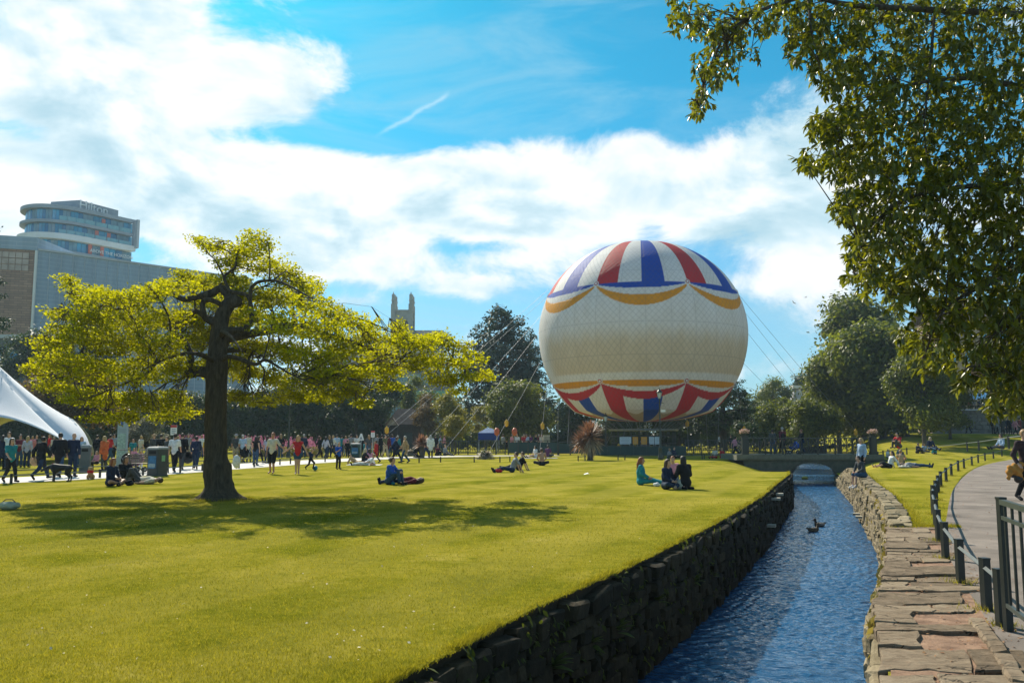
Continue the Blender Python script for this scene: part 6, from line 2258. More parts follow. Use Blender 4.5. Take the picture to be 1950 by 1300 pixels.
POSES['push'] = sym(mk(che=(0, -.04, 1.21), nek=(0, -.05, 1.45), hed=(0, -.09, 1.61), knL=(.09, -.16, .52), anL=(.09, -.2, .1), toL=(.1, -.36, .05), anR=(-.1, .2, .12), toR=(-.1, .06, .04)), sh=(.17, -.03, 1.39), el=(.2, -.18, 1.16), wr=(.17, -.40, 1.08), ha=(.15, -.47, 1.07))
POSES['hold_r'] = mk(elL=(.36, 0, 1.17), wrL=(.56, -.02, 1.02), haL=(.65, -.02, .98), knL=(.09, -.1, .5), anL=(.10, -.08, .1), toL=(.12, -.24, .04), anR=(-.12, .1, .09), toR=(-.15, -.06, .035), elR=(-.26, .03, 1.14), wrR=(-.28, .02, .9), haR=(-.28, .01, .8))
POSES['hold_l'] = mk(elR=(-.36, 0, 1.17), wrR=(-.55, -.02, 1.02), haR=(-.64, -.02, .97), elL=(.3, .02, 1.18), wrL=(.4, -.02, .97), haL=(.44, -.03, .88), anL=(.05, .03, .09), toL=(.07, -.12, .035), anR=(-.06, -.05, .09), toR=(-.08, -.2, .035), knL=(.06, 0, .5), knR=(-.07, -.03, .5))
POSES['run'] = mk(pel=(0, 0, .9), che=(0, -.06, 1.18), nek=(0, -.1, 1.41), hed=(0, -.14, 1.57), knL=(.09, -.28, .62), anL=(.09, -.2, .25), toL=(.1, -.36, .22), knR=(-.09, .1, .5), anR=(-.09, .38, .3), toR=(-.1, .32, .13),
                  elL=(.24, .12, 1.13), wrL=(.2, .02, .97), haL=(.2, -.05, .94), elR=(-.24, -.12, 1.13), wrR=(-.17, -.3, 1.15), haR=(-.15, -.36, 1.2))
POSES['lean_rail'] = sym(mk(che=(0, -.10, 1.19), nek=(0, -.20, 1.40), hed=(0, -.27, 1.55)), sh=(.17, -.17, 1.35), el=(.26, -.3, 1.12), wr=(.1, -.46, 1.12), ha=(.02, -.48, 1.12))
S = mk(pel=(0, 0, .12), che=(0, -.02, .42), nek=(0, -.06, .65), hed=(0, -.10, .81))
sym(S, sh=(.17, -.05, .60), el=(.25, -.12, .36), wr=(.14, -.28, .26), ha=(.08, -.33, .25), hi=(.09, -.02, .12), kn=(.36, -.28, .17))
S.update(anL=(-.08, -.38, .07), toL=(-.2, -.42, .06), anR=(.08, -.30, .08), toR=(.2, -.33, .06)); POSES['cross'] = S
S = mk(pel=(0, 0, .12), che=(0, .12, .41), nek=(0, .20, .63), hed=(0, .19, .79))
sym(S, sh=(.17, .17, .57), el=(.25, .33, .32), wr=(.26, .42, .07), ha=(.28, .46, .03), hi=(.09, 0, .12), kn=(.11, -.42, .20), an=(.12, -.84, .07), to=(.15, -.92, .19)); POSES['recline'] = S
S = mk(pel=(0, 0, .12), che=(0, -.03, .42), nek=(0, -.09, .65), hed=(0, -.13, .81))
sym(S, sh=(.17, -.07, .60), el=(.24, -.24, .42), wr=(.1, -.42, .42), ha=(.03, -.45, .42), hi=(.09, 0, .12), kn=(.11, -.38, .46), an=(.11, -.46, .09), to=(.12, -.62, .035)); POSES['knees'] = S
S = mk(pel=(0, 0, .12), che=(0, -.01, .43), nek=(0, -.03, .66), hed=(0, -.05, .82))
sym(S, sh=(.17, -.02, .61), el=(.26, -.06, .37), wr=(.2, -.26, .25), ha=(.17, -.34, .23), hi=(.09, 0, .12), kn=(.13, -.42, .15), an=(.14, -.84, .07), to=(.16, -.93, .16)); POSES['legs_out'] = S
S = mk(pel=(0, 0, .11), che=(0, .30, .13), nek=(0, .53, .14), hed=(0, .70, .15), fwd=(0, 0, 1), up=(0, 1, 0))
sym(S, sh=(.17, .47, .12), el=(.3, .26, .07), wr=(.26, .02, .06), ha=(.25, -.07, .05), hi=(.09, -.02, .11), kn=(.11, -.42, .12), an=(.12, -.84, .07), to=(.17, -.88, .2)); POSES['lie'] = S
S = dict(S); sym(S, kn=(.12, -.32, .50), an=(.13, -.5, .10), to=(.14, -.66, .05)); POSES['lie_knees'] = S
S = mk(pel=(0, 0, .11), che=(-.05, .24, .28), nek=(-.08, .40, .44), hed=(-.09, .48, .58))
sym(S, hi=(.09, -.02, .12), kn=(.11, -.42, .13), an=(.12, -.84, .07), to=(.17, -.92, .16)); S.update(shL=(.1, .37, .38), shR=(-.24, .36, .39), elL=(.22, .2, .24), wrL=(.2, 0, .2), haL=(.18, -.08, .19), elR=(-.3, .55, .08), wrR=(-.2, .36, .05), haR=(-.14, .3, .04)); POSES['prop'] = S
S = mk(pel=(0, .02, .11), che=(0, -.06, .40), nek=(0, -.14, .62), hed=(0, -.22, .76))
sym(S, sh=(.17, -.12, .57), el=(.24, -.2, .33), wr=(.12, -.36, .22), ha=(.07, -.42, .2), hi=(.09, 0, .11), kn=(.10, -.42, .12), an=(.10, -.45, -.33), to=(.11, -.6, -.40)); POSES['edge'] = S
S = mk(pel=(0, 0, .20), che=(0, -.04, .50), nek=(0, -.09, .73), hed=(0, -.13, .89))
sym(S, sh=(.17, -.07, .68), el=(.25, -.12, .44), wr=(.16, -.30, .36), ha=(.12, -.36, .33), hi=(.09, -.03, .2), kn=(.14, -.42, .08), an=(.12, .02, .07), to=(.13, .2, .04)); POSES['kneel'] = S
S = mk(pel=(0, 0, .50), che=(0, .02, .80), nek=(0, .01, 1.03), hed=(0, -.03, 1.19))
sym(S, sh=(.17, .02, .98), el=(.22, -.04, .72), wr=(.15, -.26, .62), ha=(.12, -.34, .6), hi=(.09, -.02, .5), kn=(.10, -.44, .50), an=(.11, -.42, .09), to=(.12, -.58, .035)); POSES['seat'] = S

GEOM = {}
HRES = .026
def bounds(J):
    A = np.array([v for k, v in J.items() if k not in ('fwd', 'up')])
    return A.min(0) - .24, A.max(0) + .24
def limb(p, J, names, radii, k='L'):
    d = None
    for a, b_, ra, rb in zip(names[:-1], names[1:], radii[:-1], radii[1:]):
        q = sd_cone(p, J[a + k], J[b_ + k], ra, rb)
        d = q if d is None else np.minimum(d, q)
    return d
def torso(p, J, e):
    d = sd_cone(p, J['pel'], J['che'], .115 + e, .118 + e)
    d = smin(d, sd_cone(p, J['hiL'], J['hiR'], .098 + e, .098 + e), .06)
    d = smin(d, sd_cone(p, J['shL'], J['shR'], .062 + e, .062 + e), .09)
    up = np.array(J['che']) * .5 + (np.array(J['shL']) + np.array(J['shR'])) * .25
    return smin(d, sd_cone(p, J['che'], up, .125 + e, .11 + e), .06)
def head_d(p, J):
    f, u, h = np.array(J['fwd'], float), np.array(J['up'], float), np.array(J['hed'], float)
    s = np.cross(f, u)
    q = p - h
    L = np.stack([q @ s, q @ -f, q @ u], -1)
    d = sd_ell(L, (0, .008, .02), (.076, .094, .098))
    d = smin(d, sd_ell(L, (0, -.02, -.055), (.054, .064, .062)), .04)
    d = smin(d, sd_ell(L, (0, -.098, -.012), (.013, .016, .024)), .012)
    for sx in (-1, 1):
        d = smin(d, sd_ell(L, (.078 * sx, .008, -.005), (.012, .022, .03)), .01)
    return d, L
def g_body(J):
    def f(p):
        d, _ = head_d(p, J)
        d = smin(d, sd_cone(p, J['nek'], J['hed'], .054, .05), .03)
        d = smin(d, torso(p, J, 0), .06)
        for k in 'LR':
            d = smin(d, limb(p, J, ('sh', 'el', 'wr'), (.052, .041, .029), k), .04)
            w, h = np.array(J['wr' + k], float), np.array(J['ha' + k], float)
            d = smin(d, sd_cone(p, w, h, .032, .036), .02)
            a = (h - w) / (np.linalg.norm(h - w) + 1e-9)
            sd = np.cross(a, (0, 1, .2)); sd = sd / (np.linalg.norm(sd) + 1e-9)
            for o_, ln_ in ((-.024, .062), (-.008, .076), (.008, .072), (.024, .058)):
                d = np.minimum(d, sd_cone(p, h + sd * o_, h + sd * o_ * 1.25 + a * ln_ + np.array((0, -.012, 0)), .013, .011))
            d = np.minimum(d, sd_cone(p, w + a * .03 + sd * .025, w + a * .075 + sd * .062, .014, .011))
            d = smin(d, limb(p, J, ('hi', 'kn', 'an'), (.086, .057, .036), k), .04)
            d = smin(d, sd_cone(p, J['an' + k], J['to' + k], .04, .03), .03)
        return d
    return f
def g_top(J, sleeve):
    def f(p):
        d = torso(p, J, .016)
        for k in 'LR':
            sh, el, wr = (np.array(J[n + k], float) for n in ('sh', 'el', 'wr'))
            if sleeve == 'none':
                continue
            d = smin(d, sd_cone(p, sh, el if sleeve == 'long' else sh + (el - sh) * .75, .066, .060), .04)
            if sleeve == 'long':
                d = smin(d, sd_cone(p, el, el + (wr - el) * .95, .057, .046), .03)
        return d
    return f
def g_coat(J):
    g = g_top(J, 'long')
    def f(p):
        d = g(p) - .012
        a, b_ = np.array(J['pel'], float), (np.array(J['knL'], float) + np.array(J['knR'], float)) / 2
        return smin(d, sd_cone(p, a, a + (b_ - a) * .55, .15, .17), .05)
    return f
def g_legs(J, kind):
    def f(p):
        d = sd_cone(p, J['hiL'], J['hiR'], .118, .118)
        pel, che = np.array(J['pel'], float), np.array(J['che'], float)
        d = smin(d, sd_cone(p, pel, pel + (che - pel) * .25, .118, .115), .05)
        for k in 'LR':
            hi, kn, an = (np.array(J[n + k], float) for n in ('hi', 'kn', 'an'))
            if kind == 'trousers':
                d = smin(d, sd_cone(p, hi, kn, .098, .074), .04)
                d = smin(d, sd_cone(p, kn, kn + (an - kn) * .93, .072, .060), .04)
            else:
                t = .95 if kind == 'long_shorts' else .42
                d = smin(d, sd_cone(p, hi, hi + (kn - hi) * t, .104, .09), .04)
        if kind == 'skirt':
            m_ = (np.array(J['knL'], float) + np.array(J['knR'], float)) / 2
            d = smin(d, sd_cone(p, pel, pel + (m_ - pel) * .9, .12, .19), .04)
        return d
    return f
def g_shoe(J, k):
    a, t = np.array(J['an' + k], float), np.array(J['to' + k], float)
    h = a + (a - t) * .28
    def f(p):
        d = sd_cone(p, h + np.array((0, 0, -.035)), t, .045, .042)
        return smin(d, sd_cone(p, a, a + np.array((0, 0, .02)), .047, .045), .03)
    return f
def g_hair(J, style):
    def f(p):
        _, L = head_d(p, J)
        d = sd_ell(L, (0, .014, .026), (.088, .106, .108))
        cut = np.maximum(-(L[..., 1] + .045), -(L[..., 2] - .055) )      # face opening: in front and below the fringe
        face = np.maximum(L[..., 1] + .03, L[..., 2] - .06)
        d = np.maximum(d, -face)
        if style == 'short':
            d = np.maximum(d, -(L[..., 2] + .055))
        else:
            back = np.array((0, .085, -.05))
            d = smin(d, sd_cone(L, (0, .06, .0), (0, .105, -.20 if style == 'long' else -.12), .075, .062 if style == 'long' else .07), .03)
            if style == 'very_long':
                d = smin(d, sd_cone(L, (0, .1, -.12), (0, .14, -.42), .075, .05), .03)
            for sx in (-1, 1):
                d = smin(d, sd_cone(L, (.075 * sx, .02, .0), (.085 * sx, .03, -.17), .028, .024), .02)
        return d
    return f
def g_hat(J):
    def f(p):
        _, L = head_d(p, J)
        d = sd_ell(L, (0, .008, .075), (.09, .105, .075))
        return np.minimum(d, np.maximum(np.sqrt(L[..., 0] ** 2 + (L[..., 1] - .005) ** 2) - .155, np.abs(L[..., 2] - .055) - .014))
    return f
def eyes_mesh(J):
    f, u, h = Vector(J['fwd']), Vector(J['up']), Vector(J['hed'])
    s = f.cross(u)
    bm = bmesh.new()
    for sx in (-1, 1):
        M_ = Matrix.Translation(h + f * .078 + s * .032 * sx + u * .014) @ Matrix.Diagonal((.014, .014, .010, 1))
        bmesh.ops.create_icosphere(bm, subdivisions=1, radius=1, matrix=M_)
    M_ = Matrix.Translation(h + f * .077 - u * .055) @ Matrix.Diagonal((.022, .01, .006, 1))
    bmesh.ops.create_icosphere(bm, subdivisions=1, radius=1, matrix=M_)
    me = bpy.data.meshes.new('face_features'); bm.to_mesh(me); bm.free()
    return me
def geom(pose, part, var=None):
    key = (pose, part, var)
    if key not in GEOM:
        J = POSES[pose]
        lo, hi = bounds(J)
        if part == 'eyes':
            GEOM[key] = eyes_mesh(J)
        else:
            if part in ('hair', 'hat'):
                h = np.array(J['hed']); lo, hi = h - .3, h + .25
                if var == 'very_long': lo = h - .65
            if part == 'shoe':
                a, t = np.array(J['an' + var]), np.array(J['to' + var]); lo, hi = np.minimum(a, t) - .13, np.maximum(a, t) + .13
            fn = {'body': lambda: g_body(J), 'top': lambda: g_coat(J) if var == 'coat' else g_top(J, var), 'legs': lambda: g_legs(J, var), 'shoe': lambda: g_shoe(J, var), 'hair': lambda: g_hair(J, var), 'hat': lambda: g_hat(J)}[part]()
            GEOM[key] = surf_mesh(part, fn, lo, hi, HRES * (.72 if part in ('hair', 'shoe', 'hat') else 1))
    return GEOM[key]
M_SKIN = plain('skin', (.56, .33, .23), .6, .08, 8, spec=.3)
M_SKIN2 = plain('tanned_skin', (.42, .23, .15), .6, .08, 8, spec=.3)
M_EYE = plain('eye_dark', (.03, .02, .02), .4, .1)
HAIRC = dict(brown=(.06, .032, .016), dark=(.018, .013, .011), blond=(.42, .27, .10), fair=(.30, .18, .08), red=(.24, .075, .03), grey=(.38, .36, .33), straw=(.50, .40, .24))
CC = dict(navy=(.015, .025, .06), black=(.012, .013, .016), jeans=(.035, .075, .14), djeans=(.018, .035, .07), white=(.70, .70, .70), grey=(.25, .26, .28), dgrey=(.06, .065, .07), cream=(.62, .56, .45), red=(.48, .025, .03), maroon=(.13, .02, .03),
          teal=(.02, .22, .26), blue=(.02, .09, .42), lblue=(.36, .47, .62), pink=(.62, .26, .34), green=(.12, .22, .08), tan=(.42, .28, .16), orange=(.55, .13, .04), purple=(.14, .04, .13), yellow=(.68, .42, .04), olive=(.11, .11, .05), stripe=(.42, .42, .50), khaki=(.36, .30, .2), brownp=(.045, .028, .03))
def person(label, pose, x, y, rz, H=1.72, top='navy', sleeve='long', legs='djeans', kind='trousers', hair='brown', style='short', shoes='black', hat=None, Y=None, z=None, loc=None, group=None, skin=None):
    if loc is None:
        if Y is None:
            g = G(x, y)
        else:
            g = P(x, y, Y)
            g.z = float(terr(g.x, g.y)) if z is None else z
    else:
        g = Vector(loc)
    root = empty('person', g, R(rz), label, 'person', group)
    s = H / 1.74
    sk = skin or (M_SKIN if random.random() < .8 else M_SKIN2)
    share('body', geom(pose, 'body'), sk, root, scale=(s, s, s))
    if top:
        share('coat' if sleeve == 'coat' else 'top', geom(pose, 'top', sleeve), cloth(CC[top]), root, scale=(s, s, s))
    share('skirt' if kind == 'skirt' else 'shorts' if 'shorts' in kind else 'trousers', geom(pose, 'legs', kind), cloth(CC[legs]), root, scale=(s, s, s))
    if shoes:
        for k in 'LR':
            share('shoe', geom(pose, 'shoe', k), cloth(CC[shoes]), root, scale=(s, s, s))
    if hat:
        share('hat', geom(pose, 'hat'), cloth(CC[hat]), root, scale=(s, s, s))
    if style != 'bald':
        share('hair', geom(pose, 'hair', style), plain('hair_' + hair, HAIRC[hair], .6, .3, 25, spec=.4), root, scale=(s, s, s))
    share('face_features', geom(pose, 'eyes'), M_EYE, root, scale=(s, s, s))
    return root

G1 = 'people on the pale footpath at the left'
for a in [
 ('person in a navy coat cut by the left edge', 'stand', 2, 893, 200, 1.68, 'navy', 'coat', 'black', 'trousers', 'dark', 'long'),
 ('man in a white shirt and sunglasses facing the camera at far left', 'stand', 14, 893, 0, 1.85, 'white', 'short', 'djeans', 'trousers', 'brown', 'short'),
 ('woman with long brown hair, teal and black top, nearest the left edge', 'walk', 18, 919, 60, 1.58, 'teal', 'short', 'black', 'trousers', 'brown', 'long'),
 ('man in a maroon shirt facing the camera by the tent', 'folded', 36, 889, 10, 1.72, 'maroon', 'short', 'jeans', 'trousers', 'dark', 'short'),
 ('blond woman in a white jumper seen from behind', 'stand', 50, 889.5, 190, 1.64, 'stripe', 'long', 'djeans', 'trousers', 'blond', 'long'),
 ('striding person in a black jacket with a tan bag', 'stride', 76, 914, 155, 1.66, 'black', 'coat', 'djeans', 'trousers', 'dark', 'short'),
 ('man in a striped shirt under the tent arch', 'stand', 78, 880, 10, 1.72, 'lblue', 'short', 'djeans', 'trousers', 'brown', 'short'),
 ('man in a black jacket walking away beside the black dog', 'walk', 111, 909, 195, 1.78, 'black', 'coat', 'jeans', 'trousers', 'dark', 'short'),
 ('cropped-haired man in a navy jumper next to the grey bin', 'stand', 137, 908, 185, 1.78, 'navy', 'long', 'djeans', 'trousers', 'grey', 'bald'),
 ('curly-haired woman behind the grey bin', 'stand', 153, 888, 20, 1.60, 'lblue', 'short', 'jeans', 'trousers', 'red', 'long'),
 ('dark-haired person behind the seated children', 'stand', 183, 880, 170, 1.70, 'black', 'long', 'dgrey', 'trousers', 'dark', 'short'),
 ('woman in an orange top with long fair hair looking down', 'phone', 197, 896, 250, 1.66, 'orange', 'coat', 'dgrey', 'trousers', 'blond', 'long'),
 ('man in a red shirt walking behind the orange woman', 'walk', 208, 884, 140, 1.72, 'red', 'short', 'jeans', 'trousers', 'dark', 'short'),
 ('child in a green top seated behind the grey bin', 'seat', 172, 894, 30, 1.15, 'green', 'long', 'dgrey', 'trousers', 'fair', 'short'),
 ('child in a pink top seated beside the green one', 'seat', 183, 894, -20, 1.2, 'pink', 'long', 'black', 'trousers', 'fair', 'long'),
 ('child in pink and white beside the information panel', 'stand', 254, 893, 20, 1.05, 'pink', 'long', 'white', 'skirt', 'fair', 'long'),
 ('small child in a pale pink coat near the bench', 'stand', 267, 896, 200, .95, 'pink', 'coat', 'white', 'trousers', 'blond', 'short'),
 ('woman in a pale blouse standing before the grey shrub', 'stand', 267, 878, 150, 1.66, 'cream', 'short', 'khaki', 'trousers', 'blond', 'short'),
 ('person in a turquoise top behind the prams', 'stand', 252, 881, 40, 1.45, 'teal', 'short', 'dgrey', 'trousers', 'red', 'short'),
 ('man in a flat hat behind the poster bin', 'stand', 291, 882, 60, 1.74, 'dgrey', 'long', 'dgrey', 'trousers', 'grey', 'short', 'black', 'tan'),
 ('dark-haired person behind the poster bin', 'stand', 305, 884, 190, 1.74, 'black', 'long', 'black', 'trousers', 'dark', 'short'),
 ('brown-haired woman peering over the poster bin', 'stand', 316, 888, -30, 1.62, 'dgrey', 'long', 'black', 'trousers', 'brown', 'short'),
 ('man in a white tee with a dark shoulder bag right of the poster bin', 'walk', 331, 899, 185, 1.76, 'white', 'short', 'black', 'trousers', 'dark', 'short'),
 ('man in a black coat beside the white-tee man', 'walk', 345, 894, 190, 1.78, 'black', 'coat', 'dgrey', 'trousers', 'brown', 'short'),
 ('man in a navy jacket with backpack left of the trunk', 'stride', 372, 894, 195, 1.66, 'navy', 'long', 'djeans', 'trousers', 'dark', 'short'),
 ('person in a yellow top half hidden by the trunk', 'stand', 394, 892, 180, 1.6, 'yellow', 'short', 'black', 'trousers', 'dark', 'long'),
 ('man in a grey sun hat right of the trunk', 'stand', 448, 880, 185, 1.76, 'dgrey', 'short', 'khaki', 'long_shorts', 'grey', 'short', 'black', 'grey'),
 ('man in a pale blue shirt right of the trunk', 'stand', 461, 880, 180, 1.72, 'lblue', 'short', 'black', 'long_shorts', 'grey', 'short'),
 ('woman in a black vest and bright jeans seen from behind', 'stand', 486, 886, 170, 1.62, 'black', 'none', 'jeans', 'trousers', 'dark', 'long'),
 ('woman in dark clothes next to the black-vest woman', 'walk', 492, 882, 100, 1.62, 'navy', 'long', 'black', 'trousers', 'brown', 'long'),
 ('woman with brown hair behind the man in the cream shirt', 'stand', 508, 882, 160, 1.66, 'stripe', 'short', 'djeans', 'trousers', 'brown', 'long')]:
    person(*a, group=G1)
person('man in a cream shirt and black shorts holding hands', 'hold_r', 518, 902, -8, 1.80, 'cream', 'short', 'black', 'long_shorts', 'red', 'short', None)
person('woman in a red top and denim shorts holding hands', 'hold_l', 566, 903, 12, 1.68, 'red', 'none', 'jeans', 'shorts', 'blond', 'long', None)
person('small boy in navy chasing the blue ball', 'run', 591, 896, 75, 1.05, 'navy', 'long', 'black', 'trousers', 'fair', 'short')
person('boy in a blue shirt standing on the lawn', 'phone', 644, 893, 40, 1.32, 'blue', 'short', 'black', 'trousers', 'fair', 'short')
G2 = 'people in the crowd behind the lawn'
for a in [
 ('woman in black at the left of the far crowd', 'walk', 608, 873, 120, 1.62, 'black', 'long', 'black', 'trousers', 'brown', 'long'),
 ('woman in a striped top in the far crowd', 'walk', 620, 873.5, 160, 1.58, 'stripe', 'long', 'djeans', 'trousers', 'dark', 'long'),
 ('woman in a grey top with a ponytail in the far crowd', 'stand', 627, 871, 190, 1.68, 'dgrey', 'long', 'djeans', 'trousers', 'fair', 'long'),
 ('man in a pale top behind the boy in blue', 'stand', 641, 869, 180, 1.74, 'lblue', 'short', 'dgrey', 'trousers', 'dark', 'short'),
 ('person in turquoise behind the boy in blue', 'stand', 650, 868, 170, 1.68, 'teal', 'short', 'djeans', 'trousers', 'dark', 'short'),
 ('child in black standing with the back turned', 'stand', 661, 871, 180, 1.3, 'black', 'long', 'black', 'trousers', 'dark', 'short'),
 ('person in pink left of the small bin', 'stand', 658, 868, 200, 1.62, 'pink', 'short', 'grey', 'trousers', 'fair', 'short'),
 ('man in grey behind the small bin', 'stand', 668, 867, 170, 1.76, 'grey', 'short', 'djeans', 'trousers', 'dark', 'short'),
 ('woman in white behind the small bin', 'stand', 679, 867, 10, 1.70, 'white', 'short', 'grey', 'trousers', 'brown', 'long'),
 ('person in black right of the small bin', 'stand', 690, 869, 190, 1.6, 'black', 'long', 'black', 'trousers', 'dark', 'short'),
 ('child in a turquoise coat by the small bin', 'stand', 694, 871, 120, 1.2, 'teal', 'coat', 'teal', 'trousers', 'brown', 'short'),
 ('boy in a red jacket walking left', 'walk', 716, 881, -100, 1.36, 'red', 'coat', 'djeans', 'trousers', 'brown', 'short'),
 ('man in a pale shirt behind the red-jacket boy', 'stand', 718, 868, 180, 1.74, 'grey', 'short', 'black', 'trousers', 'brown', 'short'),
 ('man in black next to the pale-shirt man', 'stand', 727, 868, 200, 1.72, 'black', 'coat', 'black', 'trousers', 'dark', 'short'),
 ('person in maroon before the brown hut', 'stand', 739, 868, 150, 1.68, 'maroon', 'coat', 'jeans', 'trousers', 'dark', 'short'),
 ('person in blue before the brown hut', 'stand', 747, 867, 190, 1.74, 'blue', 'long', 'djeans', 'trousers', 'brown', 'short'),
 ('person in teal before the brown hut', 'stand', 757, 868, 170, 1.66, 'teal', 'long', 'djeans', 'trousers', 'grey', 'short'),
 ('woman in navy and red striding right past the knee rail', 'stride', 753, 881, 100, 1.60, 'navy', 'coat', 'black', 'trousers', 'brown', 'short'),
 ('man in a long tan coat walking left past the palm', 'walk', 771, 881.5, -70, 1.64, 'tan', 'coat', 'jeans', 'trousers', 'grey', 'short'),
 ('person in grey at the porch of the hut', 'stand', 768, 858, 20, 1.7, 'grey', 'short', 'black', 'trousers', 'dark', 'short'),
 ('person in black at the hut door', 'stand', 778, 857, 350, 1.7, 'black', 'long', 'dgrey', 'trousers', 'dark', 'short'),
 ('person in white right of the hut door', 'stand', 786, 858, 20, 1.66, 'white', 'short', 'djeans', 'trousers', 'brown', 'long'),
 ('dark figure behind the smaller palm', 'stand', 829, 862, 200, 1.7, 'black', 'long', 'djeans', 'trousers', 'brown', 'short'),
 ('woman in pale blue behind the smaller palm', 'walk', 838, 862, 100, 1.68, 'lblue', 'short', 'jeans', 'trousers', 'brown', 'long'),
 ('person in pink leaning beside the pale blue woman', 'walk', 846, 862, 90, 1.7, 'pink', 'short', 'dgrey', 'trousers', 'brown', 'short')]:
    person(*a, group=G2)
G5 = 'people beyond the enclosure fence'
cl = ['grey', 'pink', 'white', 'red', 'lblue', 'purple', 'black', 'maroon', 'cream']
ord_ = ['first', 'second', 'third', 'fourth', 'fifth', 'sixth', 'seventh', 'eighth', 'ninth']
for k, x in enumerate((958, 975, 985, 998, 1003, 1010, 1020, 1026, 1031)):
    person('seated visitor beyond the boarded fence, %s from the left' % ord_[k], 'seat', x, 856, random.uniform(-40, 200), 1.75, cl[k], 'short', 'black', 'trousers', ['brown', 'dark', 'fair', 'grey'][k % 4], 'short', Y=83, z=.45, group=G5)
for k, x in enumerate((1372, 1378, 1392)):
    person('distant walker on the far lawn right of the balloon, %s from the left' % ord_[k], 'walk', x, 842, random.uniform(0, 360), 1.7, cl[k + 4], 'long', 'black', 'trousers', 'dark', 'short', Y=105, group=G5)

# people sitting and lying on the lawn
person('woman in a dark dress with auburn hair sitting by the left path', 'cross', 209, 925, 80, 1.74, 'navy', 'long', 'navy', 'shorts', 'red', 'long')
person('long-haired woman in black sitting behind the auburn-haired one', 'knees', 234, 918, 60, 1.74, 'black', 'long', 'black', 'trousers', 'brown', 'long')
person('person lying on the lawn with knees raised near the bench', 'lie_knees', 268, 921, -95, 1.7, 'cream', 'short', 'dgrey', 'trousers', 'brown', 'short', 'grey')
person('blond woman in black sitting before the knee rail', 'knees', 692, 883, 120, 1.7, 'black', 'long', 'djeans', 'trousers', 'straw', 'long')
person('person in pale pink sitting beside the blond woman', 'cross', 704, 883, -150, 1.66, 'pink', 'short', 'tan', 'shorts', 'brown', 'long', None)
person('person in white lying in front of the seated pair', 'prop', 697, 886, -80, 1.6, 'white', 'short', 'white', 'trousers', 'fair', 'short')
person('person in tan lying left of the seated pair', 'prop', 679, 884, 60, 1.5, 'tan', 'short', 'tan', 'trousers', 'brown', 'short')
person('person in a blue hooded top curled over on the lawn', 'knees', 741, 922, 70, 1.74, 'blue', 'long', 'jeans', 'trousers', 'brown', 'short')
person('person in dark patterned clothes lying beside the blue hoodie', 'lie', 766, 921, -88, 1.62, 'maroon', 'long', 'djeans', 'trousers', 'brown', 'long')
person('person in a grey shirt leaning back on both hands', 'recline', 975, 899, -78, 1.74, 'grey', 'short', 'djeans', 'trousers', 'brown', 'short')
person('person in black leaning back beside the grey shirt', 'recline', 988, 895, -80, 1.7, 'black', 'short', 'black', 'trousers', 'brown', 'short')
person('bare-backed man in black shorts sitting on the lawn', 'cross', 1032, 886, 185, 1.8, None, 'none', 'black', 'trousers', 'brown', 'short', None)
person('person in purple sitting beyond the bare-backed man', 'cross', 1043, 870, 160, 1.7, 'purple', 'short', 'dgrey', 'trousers', 'dark', 'short')
person('dark-haired woman in white on the picnic blanket', 'legs_out', 1020, 871.5, -60, 1.66, 'white', 'short', 'white', 'shorts', 'dark', 'long')
person('person in black crouched beside the smaller palm', 'kneel', 792, 871, 30, 1.6, 'black', 'long', 'black', 'trousers', 'dark', 'short')
person('person in maroon sitting in the middle distance', 'knees', 832, 867.5, 40, 1.66, 'maroon', 'long', 'black', 'trousers', 'brown', 'short')
person('person in grey sitting in the middle distance', 'legs_out', 847, 867.5, 60, 1.66, 'grey', 'long', 'dgrey', 'trousers', 'fair', 'short')
person('woman in a teal dress with very long auburn hair sitting sideways', 'legs_out', 1220, 923, 78, 1.76, 'teal', 'long', 'teal', 'trousers', 'red', 'very_long', None)
person('person in a navy hoodie sitting cross-legged with the group', 'cross', 1268, 931, 50, 1.76, 'navy', 'long', 'djeans', 'trousers', 'brown', 'long', 'tan')
person('person in a pink patterned top at the back of the group', 'kneel', 1283, 921, -20, 1.66, 'pink', 'short', 'grey', 'trousers', 'red', 'short')
person('person in black seen from behind at the right of the group', 'kneel', 1306, 931, 205, 1.78, 'black', 'coat', 'djeans', 'trousers', 'dark', 'long')
person('child in grey sitting left of the lamp post pair', 'knees', 1273, 873, 60, 1.4, 'grey', 'long', 'dgrey', 'trousers', 'fair', 'short')
person('person in dark blue sitting just right of the lamp post', 'legs_out', 1283, 873, 50, 1.6, 'navy', 'long', 'black', 'trousers', 'brown', 'short')
person('child in red sitting near the bridge', 'cross', 1374, 872.5, 30, 1.45, 'red', 'long', 'red', 'trousers', 'blond', 'short')
person('child in white and red sitting left of the red child', 'legs_out', 1362, 872.5, -40, 1.45, 'cream', 'short', 'red', 'trousers', 'red', 'short')
person('woman in a pink blouse walking towards the bridge', 'stride', 1400, 872.5, 95, 1.64, 'pink', 'short', 'black', 'trousers', 'dark', 'short')
# bridge
person('person in dark clothes at the left of the bridge', 'stand', 1472, 0, 170, 1.66, 'dgrey', 'long', 'jeans', 'trousers', 'dark', 'short', loc=P(1472, 865, 59.0).to_2d().to_3d() + Vector((0, 0, bz)))
person('man in a dark red jacket with a backpack on the bridge', 'walk', 1491, 0, 185, 1.82, 'maroon', 'long', 'black', 'trousers', 'grey', 'short', loc=P(1491, 865, 59.2).to_2d().to_3d() + Vector((0, 0, bz)))
person('person in dark clothes pushing a blue pram on the bridge', 'push', 1529, 0, -85, 1.70, 'black', 'long', 'djeans', 'trousers', 'red', 'short', loc=P(1529, 865, 59.4).to_2d().to_3d() + Vector((0, 0, bz)))
